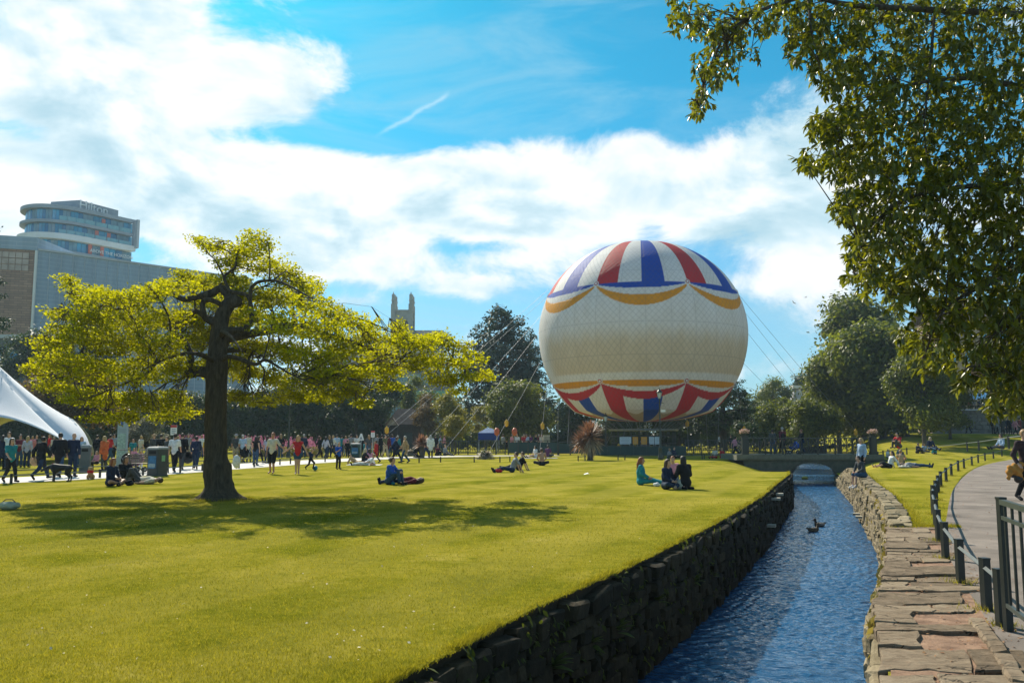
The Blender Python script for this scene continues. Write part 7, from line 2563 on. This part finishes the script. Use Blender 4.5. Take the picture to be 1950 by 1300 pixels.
# by the water
b33 = 33.5
person('blond girl in a pale top standing at the stream edge', 'stand', 1594, 0, -70, 1.52, 'lblue', 'long', 'black', 'shorts', 'blond', 'long', 'white', loc=(float(XR(b33 + 1.2)) + .16, b33 + 1.2, .06), group=None)
person('boy in dark clothes sitting on the wall above the water', 'edge', 1604, 0, -72, 1.62, 'dgrey', 'long', 'jeans', 'long_shorts', 'dark', 'short', 'white', loc=(float(XR(b33)) + .12, b33, .09))
# right lawn
person('dark-haired woman in white leaning back on the right bank', 'recline', 1694, 891, -82, 1.68, 'white', 'long', 'black', 'skirt', 'dark', 'long', None)
person('bare-armed person holding something up on the right bank', 'knees', 1716, 888, 150, 1.7, 'tan', 'none', 'black', 'shorts', 'fair', 'short', None)
person('person in jeans lying on the right bank', 'lie', 1742, 890, 92, 1.78, 'grey', 'short', 'jeans', 'trousers', 'brown', 'short')
person('child in white sitting behind the right-bank woman', 'cross', 1690, 872, 40, 1.2, 'white', 'short', 'grey', 'trousers', 'straw', 'short')
person('person in grey sitting behind the bare-armed one', 'knees', 1710, 872, 60, 1.5, 'grey', 'long', 'dgrey', 'trousers', 'grey', 'short')
person('man in a red shirt sitting on the slope', 'knees', 1712, 853, -60, 1.66, 'red', 'short', 'dgrey', 'trousers', 'dark', 'short')
person('boy in navy sitting in the family group on the slope', 'knees', 1747, 863, 30, 1.5, 'navy', 'short', 'black', 'trousers', 'brown', 'short')
person('child in lilac sitting in the family group on the slope', 'cross', 1760, 862, 10, 1.4, 'lblue', 'short', 'dgrey', 'trousers', 'brown', 'short')
person('blond woman in dark clothes at the top of the family group', 'legs_out', 1772, 857, 10, 1.74, 'navy', 'long', 'jeans', 'trousers', 'straw', 'long')
person('person in dark clothes at the right of the family group', 'knees', 1779, 864, -20, 1.6, 'dgrey', 'long', 'teal', 'trousers', 'brown', 'short')
person('woman in white reclining by the knee rail on the slope', 'legs_out', 1908, 855, -80, 1.74, 'lblue', 'long', 'dgrey', 'trousers', 'brown', 'long')
person('man in black walking below the slope wall', 'walk', 1845, 823, 190, 1.74, 'black', 'long', 'black', 'trousers', 'dark', 'short', Y=93)
for k, (x, t_, hr) in enumerate(((1892, 'black', 'dark'), (1899, 'grey', 'grey'), (1910, 'dgrey', 'brown'), (1918, 'navy', 'fair'), (1924, 'black', 'dark'), (1934, 'pink', 'brown'), (1943, 'maroon', 'dark'))):
    person('walker on the upper path below the slope wall, %s from the left of the cluster' % ord_[k], ['stand', 'walk'][k % 2], x, 824, random.uniform(-60, 200), 1.68, t_, 'coat', 'black', 'trousers', hr, 'short', Y=91 - (k % 3) * 1.5, group='walkers on the upper path')
tc_ = ['lblue', 'pink', 'black', 'red', 'grey', 'navy', 'white']
for k, x in enumerate((1816, 1826, 1835, 1846, 1854, 1864, 1873)):
    person('visitor on the terrace above the slope wall, %s from the left' % ord_[k], 'seat', x, 770, random.uniform(-60, 60), 1.7, tc_[k], 'short', 'black', 'trousers', ['dark', 'brown', 'fair'][k % 3], 'short', Y=98.2, z=1.9 + zw, group='visitors on the terrace')
back = [(60, 'pink', 'stand', 'behind the blond woman in white'), (68, 'dgrey', 'stand', 'left of the striding person'), (93, 'red', 'stand', 'between the striding person and the black jacket'), (101, 'white', 'walk', 'just left of the black jacket'), (124, 'olive', 'stand', 'between the black jacket and the navy jumper'),
        (146, 'purple', 'stand', 'right of the navy jumper'), (216, 'lblue', 'walk', 'left of the information panel'), (240, 'maroon', 'stand', 'right of the information panel'), (259, 'blue', 'stand', 'left of the pale blouse'), (279, 'black', 'walk', 'before the grey shrub'), (299, 'tan', 'stand', 'behind the flat hat'),
        (338, 'pink', 'stand', 'between the white tee and the black coat'), (357, 'grey', 'walk', 'right of the black coat'), (383, 'white', 'stand', 'right of the backpack'), (472, 'cream', 'walk', 'right of the pale blue shirt'), (534, 'black', 'stand', 'between the couple holding hands'), (578, 'navy', 'stand', 'right of the red-top woman'), (634, 'white', 'walk', 'left of the boy in blue'), (702, 'dgrey', 'stand', 'left of the red-jacket boy'), (733, 'olive', 'walk', 'left of the maroon person by the hut'), (812, 'navy', 'walk', 'right of the smaller palm'), (820, 'white', 'stand', 'beyond the smaller palm')]
for k, (x, t_, po, wh) in enumerate(back):
    person('back-row person in %s %s' % ({'dgrey': 'dark grey', 'lblue': 'pale blue'}.get(t_, t_), wh), po, x, 872 - (k % 3), random.uniform(0, 360), random.uniform(1.58, 1.8), t_, random.choice(('short', 'long', 'coat')), random.choice(('black', 'djeans', 'jeans', 'dgrey', 'khaki')), 'trousers', random.choice(('dark', 'brown', 'fair', 'grey', 'blond')), random.choice(('short', 'short', 'long')), group=G2)
# man at the right edge
HRES_old = HRES
HRES = .016
POSES['carry'] = mk(pel=(0, 0, .92), elR=(-.29, .05, 1.13), wrR=(-.30, -.10, .92), haR=(-.29, -.17, .86), knL=(.09, -.15, .52), anL=(.09, -.22, .11), toL=(.1, -.38, .06), anR=(-.10, .22, .13), toR=(-.11, .08, .04), elL=(.25, .06, 1.14), wrL=(.26, -.02, .92))
man = person('person in a dark jacket with a mustard bag at the right edge', 'carry', 1950, 0, 8, 1.82, 'brownp', 'long', 'black', 'trousers', 'fair', 'short', loc=(P(1957, 945, 22.6).x, 22.6, .016))
HRES = HRES_old
mp = man.location

# ------------------------------------------------------------------ animals
def sdf_thing(name, f, lo, hi, h, mat, parent, part):
    return share(part, surf_mesh(part, f, lo, hi, h), mat, parent)
def dog(label, loc, rz, s, mat, sitting=False):
    root = empty('dog', loc, rz, label, 'dog')
    def f(p):
        p = p / s
        if not sitting:
            d = sd_cone(p, (-.26, 0, .50), (.26, 0, .50), .135, .10)            # chest to loin
            d = smin(d, sd_ell(p, (-.22, 0, .46), (.17, .12, .17)), .05)
            d = smin(d, sd_cone(p, (-.30, 0, .56), (-.52, 0, .50), .085, .07), .05)   # neck reaching forward and down
            d = smin(d, sd_ell(p, (-.58, 0, .47), (.10, .075, .075)), .03)
            d = smin(d, sd_cone(p, (-.62, 0, .44), (-.75, 0, .38), .048, .036), .03)
            for y in (-1, 1):
                d = smin(d, sd_ell(p, (-.54, .075 * y, .46), (.045, .02, .07)), .01)
                d = smin(d, sd_cone(p, (-.26, .08 * y, .42), (-.24 - .04 * y, .08 * y, .20), .06, .035), .03)
                d = smin(d, sd_cone(p, (-.24 - .04 * y, .08 * y, .20), (-.26 - .05 * y, .08 * y, .03), .033, .03), .02)
                d = smin(d, sd_cone(p, (-.26 - .05 * y, .08 * y, .025), (-.31 - .05 * y, .08 * y, .02), .032, .026), .01)
                d = smin(d, sd_cone(p, (.26, .07 * y, .45), (.22, .09 * y, .28), .095, .055), .04)
                d = smin(d, sd_cone(p, (.22, .09 * y, .28), (.35, .09 * y, .17), .05, .032), .02)
                d = smin(d, sd_cone(p, (.35, .09 * y, .17), (.32, .09 * y, .03), .03, .027), .02)
                d = smin(d, sd_cone(p, (.32, .09 * y, .025), (.26, .09 * y, .02), .03, .025), .01)
            d = smin(d, sd_cone(p, (.33, 0, .54), (.55, 0, .38), .035, .018), .02)
        else:
            d = sd_cone(p, (0, .05, .18), (0, -.06, .42), .15, .11)
            d = smin(d, sd_ell(p, (0, -.1, .58), (.095, .1, .09)), .05)
            d = smin(d, sd_cone(p, (0, -.16, .56), (0, -.26, .53), .05, .036), .03)
            for x in (-1, 1):
                d = smin(d, sd_ell(p, (.09 * x, -.07, .57), (.028, .045, .075)), .02)
                d = smin(d, sd_cone(p, (.07 * x, -.10, .36), (.07 * x, -.15, .03), .05, .035), .03)
                d = smin(d, sd_cone(p, (.07 * x, -.15, .025), (.07 * x, -.21, .02), .035, .028), .01)
                d = smin(d, sd_ell(p, (.14 * x, .06, .13), (.07, .14, .12)), .03)
                d = smin(d, sd_cone(p, (.15 * x, .02, .03), (.15 * x, -.13, .025), .035, .03), .02)
            d = smin(d, sd_cone(p, (0, .16, .06), (.12, .30, .04), .04, .02), .02)
        return d * s
    b0, b1 = ((-.85, -.25, -.02), (.62, .25, .72)) if not sitting else ((-.3, -.35, -.02), (.3, .4, .75))
    sdf_thing('dog', f, np.array(b0) * s, np.array(b1) * s, .022 * s, mat, root, 'body')
    return root
dg = dog('large black dog sniffing along the pale path', hit0(116, 916), 0, 1.0, plain('black_fur', (.012, .012, .014), .7, .3, 20))
MB().tube([(-.33, 0, .67), (-.36, .07, .6), (-.36, .0, .46), (-.36, -.07, .55), (-.33, 0, .67)], .014, 6).build('collar', M_REDP, dg)
d2 = dog('small tan dog sitting on the pale path', hit0(172, 912), R(15), .72, plain('tan_fur', (.42, .25, .11), .8, .3, 25), True)
MB().box((0, -.045, .29), (.2, .17, .1)).build('harness', cloth(CC['red']), d2)
def duck(label, x, y, rz, dark=True):
    p = hit0(x, y, WATER_Z)
    root = empty('duck', (p.x, p.y, WATER_Z), rz, label, 'duck')
    def f(q):
        d = sd_ell(q, (0, 0, .06), (.20, .105, .085))
        d = smin(d, sd_cone(q, (.16, 0, .09), (.28, 0, .13), .05, .015), .03)
        d = smin(d, sd_cone(q, (-.15, 0, .08), (-.19, 0, .22), .05, .038), .04)
        d = smin(d, sd_ell(q, (-.20, 0, .25), (.055, .042, .045)), .02)
        return smin(d, sd_cone(q, (-.24, 0, .24), (-.32, 0, .225), .02, .014), .01)
    sdf_thing('duck', f, (-.36, -.14, -.06), (.32, .14, .33), .018, plain('duck_brown' if not dark else 'duck_dark', (.10, .075, .05) if not dark else (.03, .03, .03), .7, .5, 18), root, 'body')
    share('wing', surf_mesh('wing', lambda q: sd_ell(q, (.03, -.085, .085), (.14, .03, .055)), (-.15, -.14, 0), (.2, -.03, .17), .02), plain('wing_pale', (.34, .31, .27), .7, .3, 12), root)
duck('dark duck swimming in the middle of the stream', 1561, 1002, R(20))
duck('brown duck drifting left of the dark duck', 1549, 1012, R(200), False)

# ------------------------------------------------------------------ park furniture and belongings
M_BIN = plain('charcoal_bin', (.045, .052, .055), .5, .2, 4)
M_BINTOP = plain('grey_bin_top', (.22, .24, .25), .5, .15, 4)
def litter_bin(label, loc, w, h, rz, poster=True, mat=None):
    root = empty('litter_bin', loc, rz, label, 'bin')
    mb = MB().prism([(-w / 2 + .04, -w / 2), (w / 2 - .04, -w / 2), (w / 2, -w / 2 + .04), (w / 2, w / 2 - .04), (w / 2 - .04, w / 2), (-w / 2 + .04, w / 2), (-w / 2, w / 2 - .04), (-w / 2, -w / 2 + .04)], .03, h - .12)
    mb.build('body', mat or M_BIN, root)
    MB().box((0, 0, .02), (w * 1.04, w * 1.04, .05)).build('base', M_BIN, root)
    mb = MB()
    for (s0, s1, z0, z1) in ((1.05, 1.05, h - .12, h - .05), (1.05, .8, h - .05, h)):
        a, c = w / 2 * s0, w / 2 * s1
        mb.poly([(-a, -a, z0), (a, -a, z0), (c, -c, z1), (-c, -c, z1)]).poly([(a, -a, z0), (a, a, z0), (c, c, z1), (c, -c, z1)]).poly([(a, a, z0), (-a, a, z0), (-c, c, z1), (c, c, z1)]).poly([(-a, a, z0), (-a, -a, z0), (-c, -c, z1), (-c, c, z1)])
    c = w / 2 * .8
    mb.poly([(-c, -c, h), (c, -c, h), (c, c, h), (-c, c, h)])
    mb.build('lid', M_BINTOP, root)
    MB().box((0, -w / 2 - .004, h - .24), (w * .62, .012, .13)).build('slot', plain('slot_black', (.01, .01, .01), .8, .1), root)
    if poster:
        p = MB().box((0, -w / 2 - .006, h * .47), (w * .7, .014, h * .42)).build('poster', plain('poster_blue', (.03, .16, .34), .5, .5, 5), root)
        MB().box((0, -w / 2 - .016, h * .36), (w * .58, .008, h * .12)).build('poster_caption', plain('poster_pale', (.30, .40, .46), .5, .2), p)
        MB().box((w / 2 + .006, 0, h * .6), (.014, w * .3, h * .2)).build('recycling_mark', plain('mark_green', (.20, .42, .22), .5, .1), root)
    return root
litter_bin('grey bin beside the man in the navy jumper', hit0(161, 899), .44, 1.25, R(18), False, plain('grey_bin', (.10, .115, .12), .5, .15, 3))
litter_bin('large dark bin with a blue poster by the bench', hit0(299, 905.5), .60, 1.22, R(-22))
litter_bin('small green bin with a pale poster in the far crowd', hit0(677, 871), .66, 1.1, 0, True, plain('green_bin', (.02, .07, .06), .5, .2, 3))
# bench seen from behind
bp = hit0(277, 901)
root = empty('park_bench', bp, R(-8), 'slatted park bench next to the large poster bin', 'bench')
M_SLAT = plain('weathered_slat', (.16, .13, .10), .7, .25, 6)
for k in range(4):
    MB().box((0, .02 - .03 * k, .52 + .1 * k), (1.75, .03, .07)).build('back_slat', M_SLAT, root)
for k in range(4):
    MB().box((0, .12 + .11 * k, .43), (1.75, .085, .03)).build('seat_slat', M_SLAT, root)
for x in (-.78, .78):
    MB().bar((x, -.10, .86), (x, .06, .42), .05).bar((x, .06, .44), (x, -.04, 0), .05).bar((x, .5, .42), (x, .54, 0), .05).bar((x, .02, .4), (x, .54, .4), .05).build('leg', M_IRON, root)
    MB().bar((x, 0, .62), (x, .48, .62), .045).bar((x, .48, .62), (x, .5, .42), .04).build('arm_rest', M_IRON, root)
# information panel
tp_ = P(232, 868, 46)
root = empty('information_panel', (tp_.x, 46, 0), R(-12), 'tall pale blue information panel with a map', 'sign')
zt = P(232, 796, 46).z
MB().box((0, 0, zt / 2), (.56, .14, zt)).build('panel', plain('panel_blue_grey', (.30, .38, .43), .4, .08, 2), root)
MB().box((0, -.076, zt * .45), (.47, .012, zt * .48)).build('map', plain('map_print', (.30, .42, .40), .5, .4, 9), root)
MB().box((-.1, -.076, zt - .22), (.24, .012, .28)).build('emblem', plain('emblem_blue', (.02, .10, .38), .5, .1), root)
for k in range(3):
    MB().box((0, -.077, zt * .78 - k * .07), (.4, .008, .022)).build('print_line', M_TXT, root)
def sign(label, x, ytop, ybot, Y, wpx, hpx, red=True):
    b_ = P(x, ybot, Y)
    s_ = Y / F
    zt_ = P(x, ytop, Y).z
    root = empty('notice_sign', (b_.x, Y, 0), 0, label, 'sign')
    MB().tube([(0, 0, 0), (0, 0, zt_ - .02)], .035, 7).build('pole', M_STEEL, root)
    MB().box((0, -.05, zt_ - hpx * s_ / 2), (wpx * s_, .03, hpx * s_)).build('board', M_WHITE, root)
    if red:
        MB().box((0, -.07, zt_ - hpx * s_ * .13), (wpx * s_ * .98, .012, hpx * s_ * .24)).build('red_band', M_REDP, root)
    for k in range(3):
        MB().box((0, -.07, zt_ - hpx * s_ * (.42 + .18 * k)), (wpx * s_ * .62, .01, hpx * s_ * .07)).build('print_line', M_TXT, root)
sign('white notice with a red band on a pole by the poster bin', 329, 809, 880, 52, 12, 19)
sign('white notice with a red band in the far crowd', 709.5, 820, 870, 64, 7, 12)
# triangular roadworks-style board in the crowd
b_ = P(687, 868, 66)
root = empty('triangle_board', (b_.x, 66, 0), 0, 'white triangular board standing in the far crowd', 'sign')
z1, z0 = P(687, 825, 66).z, P(687, 838, 66).z
MB().poly([(-.22, 0, z0), (.22, 0, z0), (.06, 0, z1), (-.06, 0, z1)]).poly([(-.22, .05, z0), (.22, .05, z0), (.06, .05, z1), (-.06, .05, z1)]).build('board', M_WHITE, root)
MB().poly([(-.12, -.02, z0 + .08), (.12, -.02, z0 + .08), (0, -.02, z0 + .32)]).build('symbol', M_TXT, root)
MB().bar((0, .02, 0), (0, .02, z0), .05).build('pole', M_STEEL, root)
for k, x in enumerate((946, 980)):
    b_ = P(x, 850, 79)
    root = empty('life_ring_post', (b_.x, 79, 0), 0, ['orange life-ring case right of the blue gazebo', 'orange life-ring case behind the boarded fence'][k], 'life ring')
    zc_ = P(x, 822, 79).z
    MB().lathe([(.05, -.36), (.22, -.2), (.24, .15), (.1, .36)], 12, (0, 0, zc_)).build('case', plain('orange_red', (.62, .13, .05), .5, .1), root, True)
    MB().tube([(0, .1, 0), (0, .1, zc_)], .05, 7).build('post', M_STEEL, root)
b_ = P(1041, 850, 80)
root = empty('slatted_cabinet', (b_.x, 80, 0), 0, 'pale slatted cabinet beyond the boarded fence', 'cabinet')
zc_ = P(1041, 828, 80).z
MB().box((0, .3, zc_ / 2), (.62, .6, zc_)).build('box', plain('beige_box', (.5, .46, .38), .7, .1), root)
for k in range(5):
    MB().box((-.24 + .12 * k, -.01, zc_ * .62), (.035, .03, zc_ * .6)).build('slat', plain('dark_slat', (.09, .1, .1), .7, .1), root)
MB().box((0, .3, .02), (.7, .66, .06)).build('plinth', M_STEEL, root)
# prams
def pram(label, loc, rz, col):
    root = empty('pram', loc, rz, label, 'pram')
    for sx in (-.25, .25):
        MB().tube([(sx, .45, 1.02), (sx, .2, .75), (sx, -.35, .2)], .014, 6).tube([(sx, -.1, .55), (sx, .32, .16)], .014, 6).build('frame', M_STEEL, root)
        for y_ in (-.36, .34):
            w_ = MB().tube([(sx - .02, y_, .13), (sx + .02, y_, .13)], .13, 14).build('wheel', plain('tyre', (.02, .02, .02), .8, .1), root)
            MB().tube([(sx - .025, y_, .13), (sx + .025, y_, .13)], .06, 10).build('hub', M_STEEL, w_)
    MB().tube([(-.25, .45, 1.02), (.25, .45, 1.02)], .018, 6).build('handle', M_BIN, root)
    V_, Q_ = surface(lambda p: np.maximum(np.abs(sd_ell(p, (0, 0, .58), (.24, .36, .28))) - .025, np.minimum(p[..., 2] - .56, -p[..., 1] + .02)), (-.3, -.4, .26), (.3, .4, .9), .035)
    npmesh('seat_and_hood', V_, Q_, cloth(CC[col]), root, True)
    return root
pram('dark pram by the information panel', hit0(243, 899), R(60), 'black')
pram('purple pram between the panel and the bench', hit0(256, 899), R(-30), 'purple')
pram('pram left of the black-coated man', hit0(357, 893), R(20), 'dgrey')
pm_ = P(1512, 865, 59.3)
pram('blue pram pushed across the bridge', (pm_.x, 59.3, bz), R(-90), 'blue')
pram('dark pushchair behind the man in the pale blue shirt', hit0(466, 880), 0, 'black')
# ball, bags, blankets
bl_ = hit0(600, 895.5)
bo = share('ball', surf_mesh('ball', lambda p: np.linalg.norm(p - np.array((0, 0, .12)), axis=-1) - .12, (-.13, -.13, 0), (.13, .13, .25), .02), plain('teal_ball', (.01, .20, .30), .4, .15), None, (bl_.x, bl_.y, 0))
tag(bo, 'teal ball beside the small boy on the lawn', 'ball')
def bag(name, label, loc, size, col, rz=0, cat='bag', strap=True):
    root = empty(name, loc, rz, label, cat)
    a, b2, c = size
    V_, Q_ = surface(lambda p: sd_ell(p, (0, 0, c * .9), (a, b2, c)) + .012 * np.sin(p[..., 0] * 40) * np.sin(p[..., 2] * 33), (-a, -b2, -.02), (a, b2, c * 2), max(.012, min(size) * .22))
    npmesh('body', V_, Q_, cloth(col if not isinstance(col, str) else CC[col]), root, True)
    if strap:
        MB().tube([(-a * .6, 0, c * 1.6), (-a * .3, 0, c * 2.3), (a * .3, 0, c * 2.3), (a * .6, 0, c * 1.6)], .012, 5).build('handle', cloth(CC['dgrey']), root)
    return root
s1 = hit0(500, 895)
bag('carrier_sack', 'white sack carried by the man in the cream shirt', (s1.x - .05, hit0(518, 902).y + .1, .26), (.17, .15, .30), (.68, .68, .68))
bag('shoulder_bag', 'tan tote bag of the striding person', hit0(63, 914) + Vector((0, 0, .55)), (.17, .07, .2), 'tan')
bag('rucksack', 'pale green rucksack lying on the lawn at the left edge', hit0(16, 970), (.26, .18, .10), (.33, .36, .27))
bag('bag', 'red bag beside the person leaning back', hit0(950, 899.5), (.18, .12, .09), 'red')
bag('bag', 'dark cap and bag among the people by the bench', hit0(246, 924), (.15, .12, .10), 'black')
bag('bag', 'pale canvas bag in the seated group of four', hit0(1296, 931), (.15, .12, .17), (.42, .43, .38))
bag('bag', 'white bag behind the teal dress', hit0(1250, 926), (.12, .1, .07), 'white', 0, 'bag', False)
bag('bag', 'turquoise cup beside the blue hoodie', hit0(749, 922.5), (.07, .07, .05), 'teal', 0, 'cup', False)
bag('bag', 'pale crumpled cloth on the right bank', hit0(1722, 891), (.3, .2, .08), (.5, .46, .4), 0, 'cloth', False)
bag('backpack', 'navy backpack on the man left of the trunk', hit0(372, 894) + Vector((.0, -.17, 1.02)), (.15, .1, .2), 'navy', 0, 'backpack', False)
bag('backpack', 'black backpack on the man in dark red on the bridge', P(1491, 865, 59.2).to_2d().to_3d() + Vector((0, -.20, bz + 1.0)), (.15, .1, .22), 'black', 0, 'backpack', False)
# mustard coat and camera bag carried by the man at the right edge
def bundle(p):
    d = sd_ell(p, (0, 0, .16), (.20, .13, .14))
    d = smin(d, sd_cone(p, (-.10, -.02, .24), (.16, .02, .30), .07, .08), .05)
    d = smin(d, sd_cone(p, (-.16, -.03, .12), (-.20, -.05, -.02), .07, .05), .04)
    d = smin(d, sd_cone(p, (.05, -.05, .06), (.14, -.04, -.06), .08, .05), .05)
    return d + .012 * np.sin(p[..., 0] * 26 + p[..., 2] * 34) + .01 * np.sin(p[..., 0] * 50 - p[..., 2] * 20)
V_, Q_ = surface(bundle, (-.3, -.25, -.2), (.3, .25, .42), .018)
bg_ = npmesh('coat_bundle', V_, Q_, cloth((.42, .20, .045)), None, True)
bg_.location = mp + Vector((-.36, -.12, .62))
tag(bg_, 'mustard coat bundled over the arm at the right edge', 'coat')
V_, Q_ = surface(lambda p: smin(sd_ell(p, (0, 0, .10), (.11, .09, .10)), sd_ell(p, (-.12, -.02, .17), (.1, .06, .035)), .03), (-.25, -.12, -.02), (.14, .12, .24), .02)
cb = npmesh('camera', V_, Q_, plain('camera_black', (.015, .015, .017), .4, .2), None, True)
cb.location = mp + Vector((-.30, -.16, .46))
tag(cb, 'black camera hanging below the mustard coat', 'camera')
def blanket(label, x, y, w, d, col):
    p = hit0(x, y)
    nx = 8
    V_ = [((i_ / nx - .5) * w, (j_ / nx - .5) * d, .03 + .015 * math.sin(i_ * 2.3 + j_ * 1.7)) for i_ in range(nx + 1) for j_ in range(nx + 1)]
    i2 = np.arange(len(V_)).reshape(nx + 1, nx + 1)
    o_ = npmesh('picnic_blanket', V_, np.stack([i2[:-1, :-1], i2[1:, :-1], i2[1:, 1:], i2[:-1, 1:]], -1).reshape(-1, 4), cloth(CC[col]), None, True)
    o_.location = (p.x, p.y, 0)
    tag(o_, label, 'blanket')
blanket('grey picnic blanket beyond the bare-backed man', 1030, 872.5, 2.4, 1.6, 'grey')
blanket('white picnic blanket under the seated pair by the knee rail', 694, 885.5, 1.9, 1.0, 'white')
pp = hit0(1116, 903.5)
o_ = MB().poly([(-.1, -.06, .01), (.1, -.05, .05), (.08, .07, .09), (-.09, .06, .03)]).poly([(.1, -.05, .05), (.16, .0, .01), (.08, .07, .09)]).build('paper_wrapper', M_WHITE)
o_.location = pp
tag(o_, 'crumpled white paper on the open lawn', 'litter')
yd_ = P(1531, 911, 62.6)
o_ = MB().lathe([(.12, -.05), (.24, .05), (.2, .16), (.05, .22)], 12).build('yellow_float', plain('float_yellow', (.75, .60, .08), .5, .1), None, True)
o_.location = (yd_.x, 62.4, WATER_Z + .02)
tag(o_, 'yellow float caught below the weir', 'float')
# flowers on the bridge pillars
M_PFLOW = leafmat('peach_flower', (.45, .25, .20), (.78, .58, .48), .3, (1, 1, 1), .7, .2, 5)
for x, lbl in ((bl + .1, 'planter of pale flowers on the left bridge pillar'), (br - .1, 'planter of pale flowers on the right bridge pillar')):
    root = empty('flower_planter', (x, BY + .05, bz + 1.23), 0, lbl, 'planter')
    MB().lathe([(.16, 0), (.24, .16), (.26, .18)], 12).build('bowl', M_IRON, root)
    n_ = 260
    c_ = unit(n_) * (RNG.random(n_) ** .4)[:, None] * np.array((.36, .32, .2)) + np.array((0, 0, .28))
    V_, Q_ = leaf_quads(c_, RNG.uniform(.06, .11, n_), c_ - np.array((0, 0, .1)), .6, .9)
    tag(npmesh('blooms', V_, Q_, M_PFLOW, root), kind='stuff')
    V_, Q_ = leaf_quads(c_[:120] * np.array((1, 1, .8)), RNG.uniform(.06, .11, 120), c_[:120], .6, .5)
    tag(npmesh('leaves', V_, Q_, L_OLIVE, root), kind='stuff')
# flower tubs left of the bridge
p_ = hit0(1424, 872)
root = empty('flower_tub', (p_.x, p_.y + 1.5, 0), 0, 'tub of pink and white flowers at the foot of the bridge', 'planter')
MB().lathe([(.3, 0), (.4, .4), (.42, .45)], 12).build('tub', M_BIN, root)
c_ = unit(420) * (RNG.random(420) ** .4)[:, None] * np.array((.65, .5, .55)) + np.array((0, 0, .85))
V_, Q_ = leaf_quads(c_, RNG.uniform(.06, .12, 420), c_ - np.array((0, 0, .6)), .6, .8)
tag(npmesh('blooms', V_[:800], Q_[:200], M_PFLOW, root), kind='stuff')
tag(npmesh('leaves', V_[800:], Q_[200:] - 800, L_DARK, root), kind='stuff')
# gulls far off
for k, (x, y) in enumerate(((1512, 577), (1534, 566))):
    q = P(x, y, 130)
    mb = MB().poly([(-.55, 0, .18), (-.2, -.08, .08), (0, 0, 0), (-.2, .1, .06)]).poly([(.55, 0, .18), (.2, .1, .06), (0, 0, 0), (.2, -.08, .08)]).tube([(0, -.28, 0), (0, -.1, 0), (0, .25, .02)], [.015, .07, .02], 6)
    o_ = mb.build('gull', plain('gull_grey', (.35, .36, .38), .7, .1))
    o_.location = q
    o_.rotation_euler = (0, .5 - k, .6)
    tag(o_, ['gull gliding right of the balloon, the lower of two', 'gull gliding right of the balloon, the higher of two'][k], 'bird')
# ------------------------------------------------------------------ light summer haze in the air
hz = MB().box((-10, 110, 32), (420, 300, 69)).build('haze')
m, b, out = newmat('summer_haze')
pv = b.n('ShaderNodeVolumePrincipled')
pv.inputs['Color'].default_value = (.62, .82, 1.0, 1)
pv.inputs['Density'].default_value = HAZE
pv.inputs['Anisotropy'].default_value = 0.25
b.link(pv.outputs[0], out.inputs['Volume'])
hz.data.materials.append(m)
tag(hz, 'thin blue summer haze filling the park', 'haze', kind='stuff')
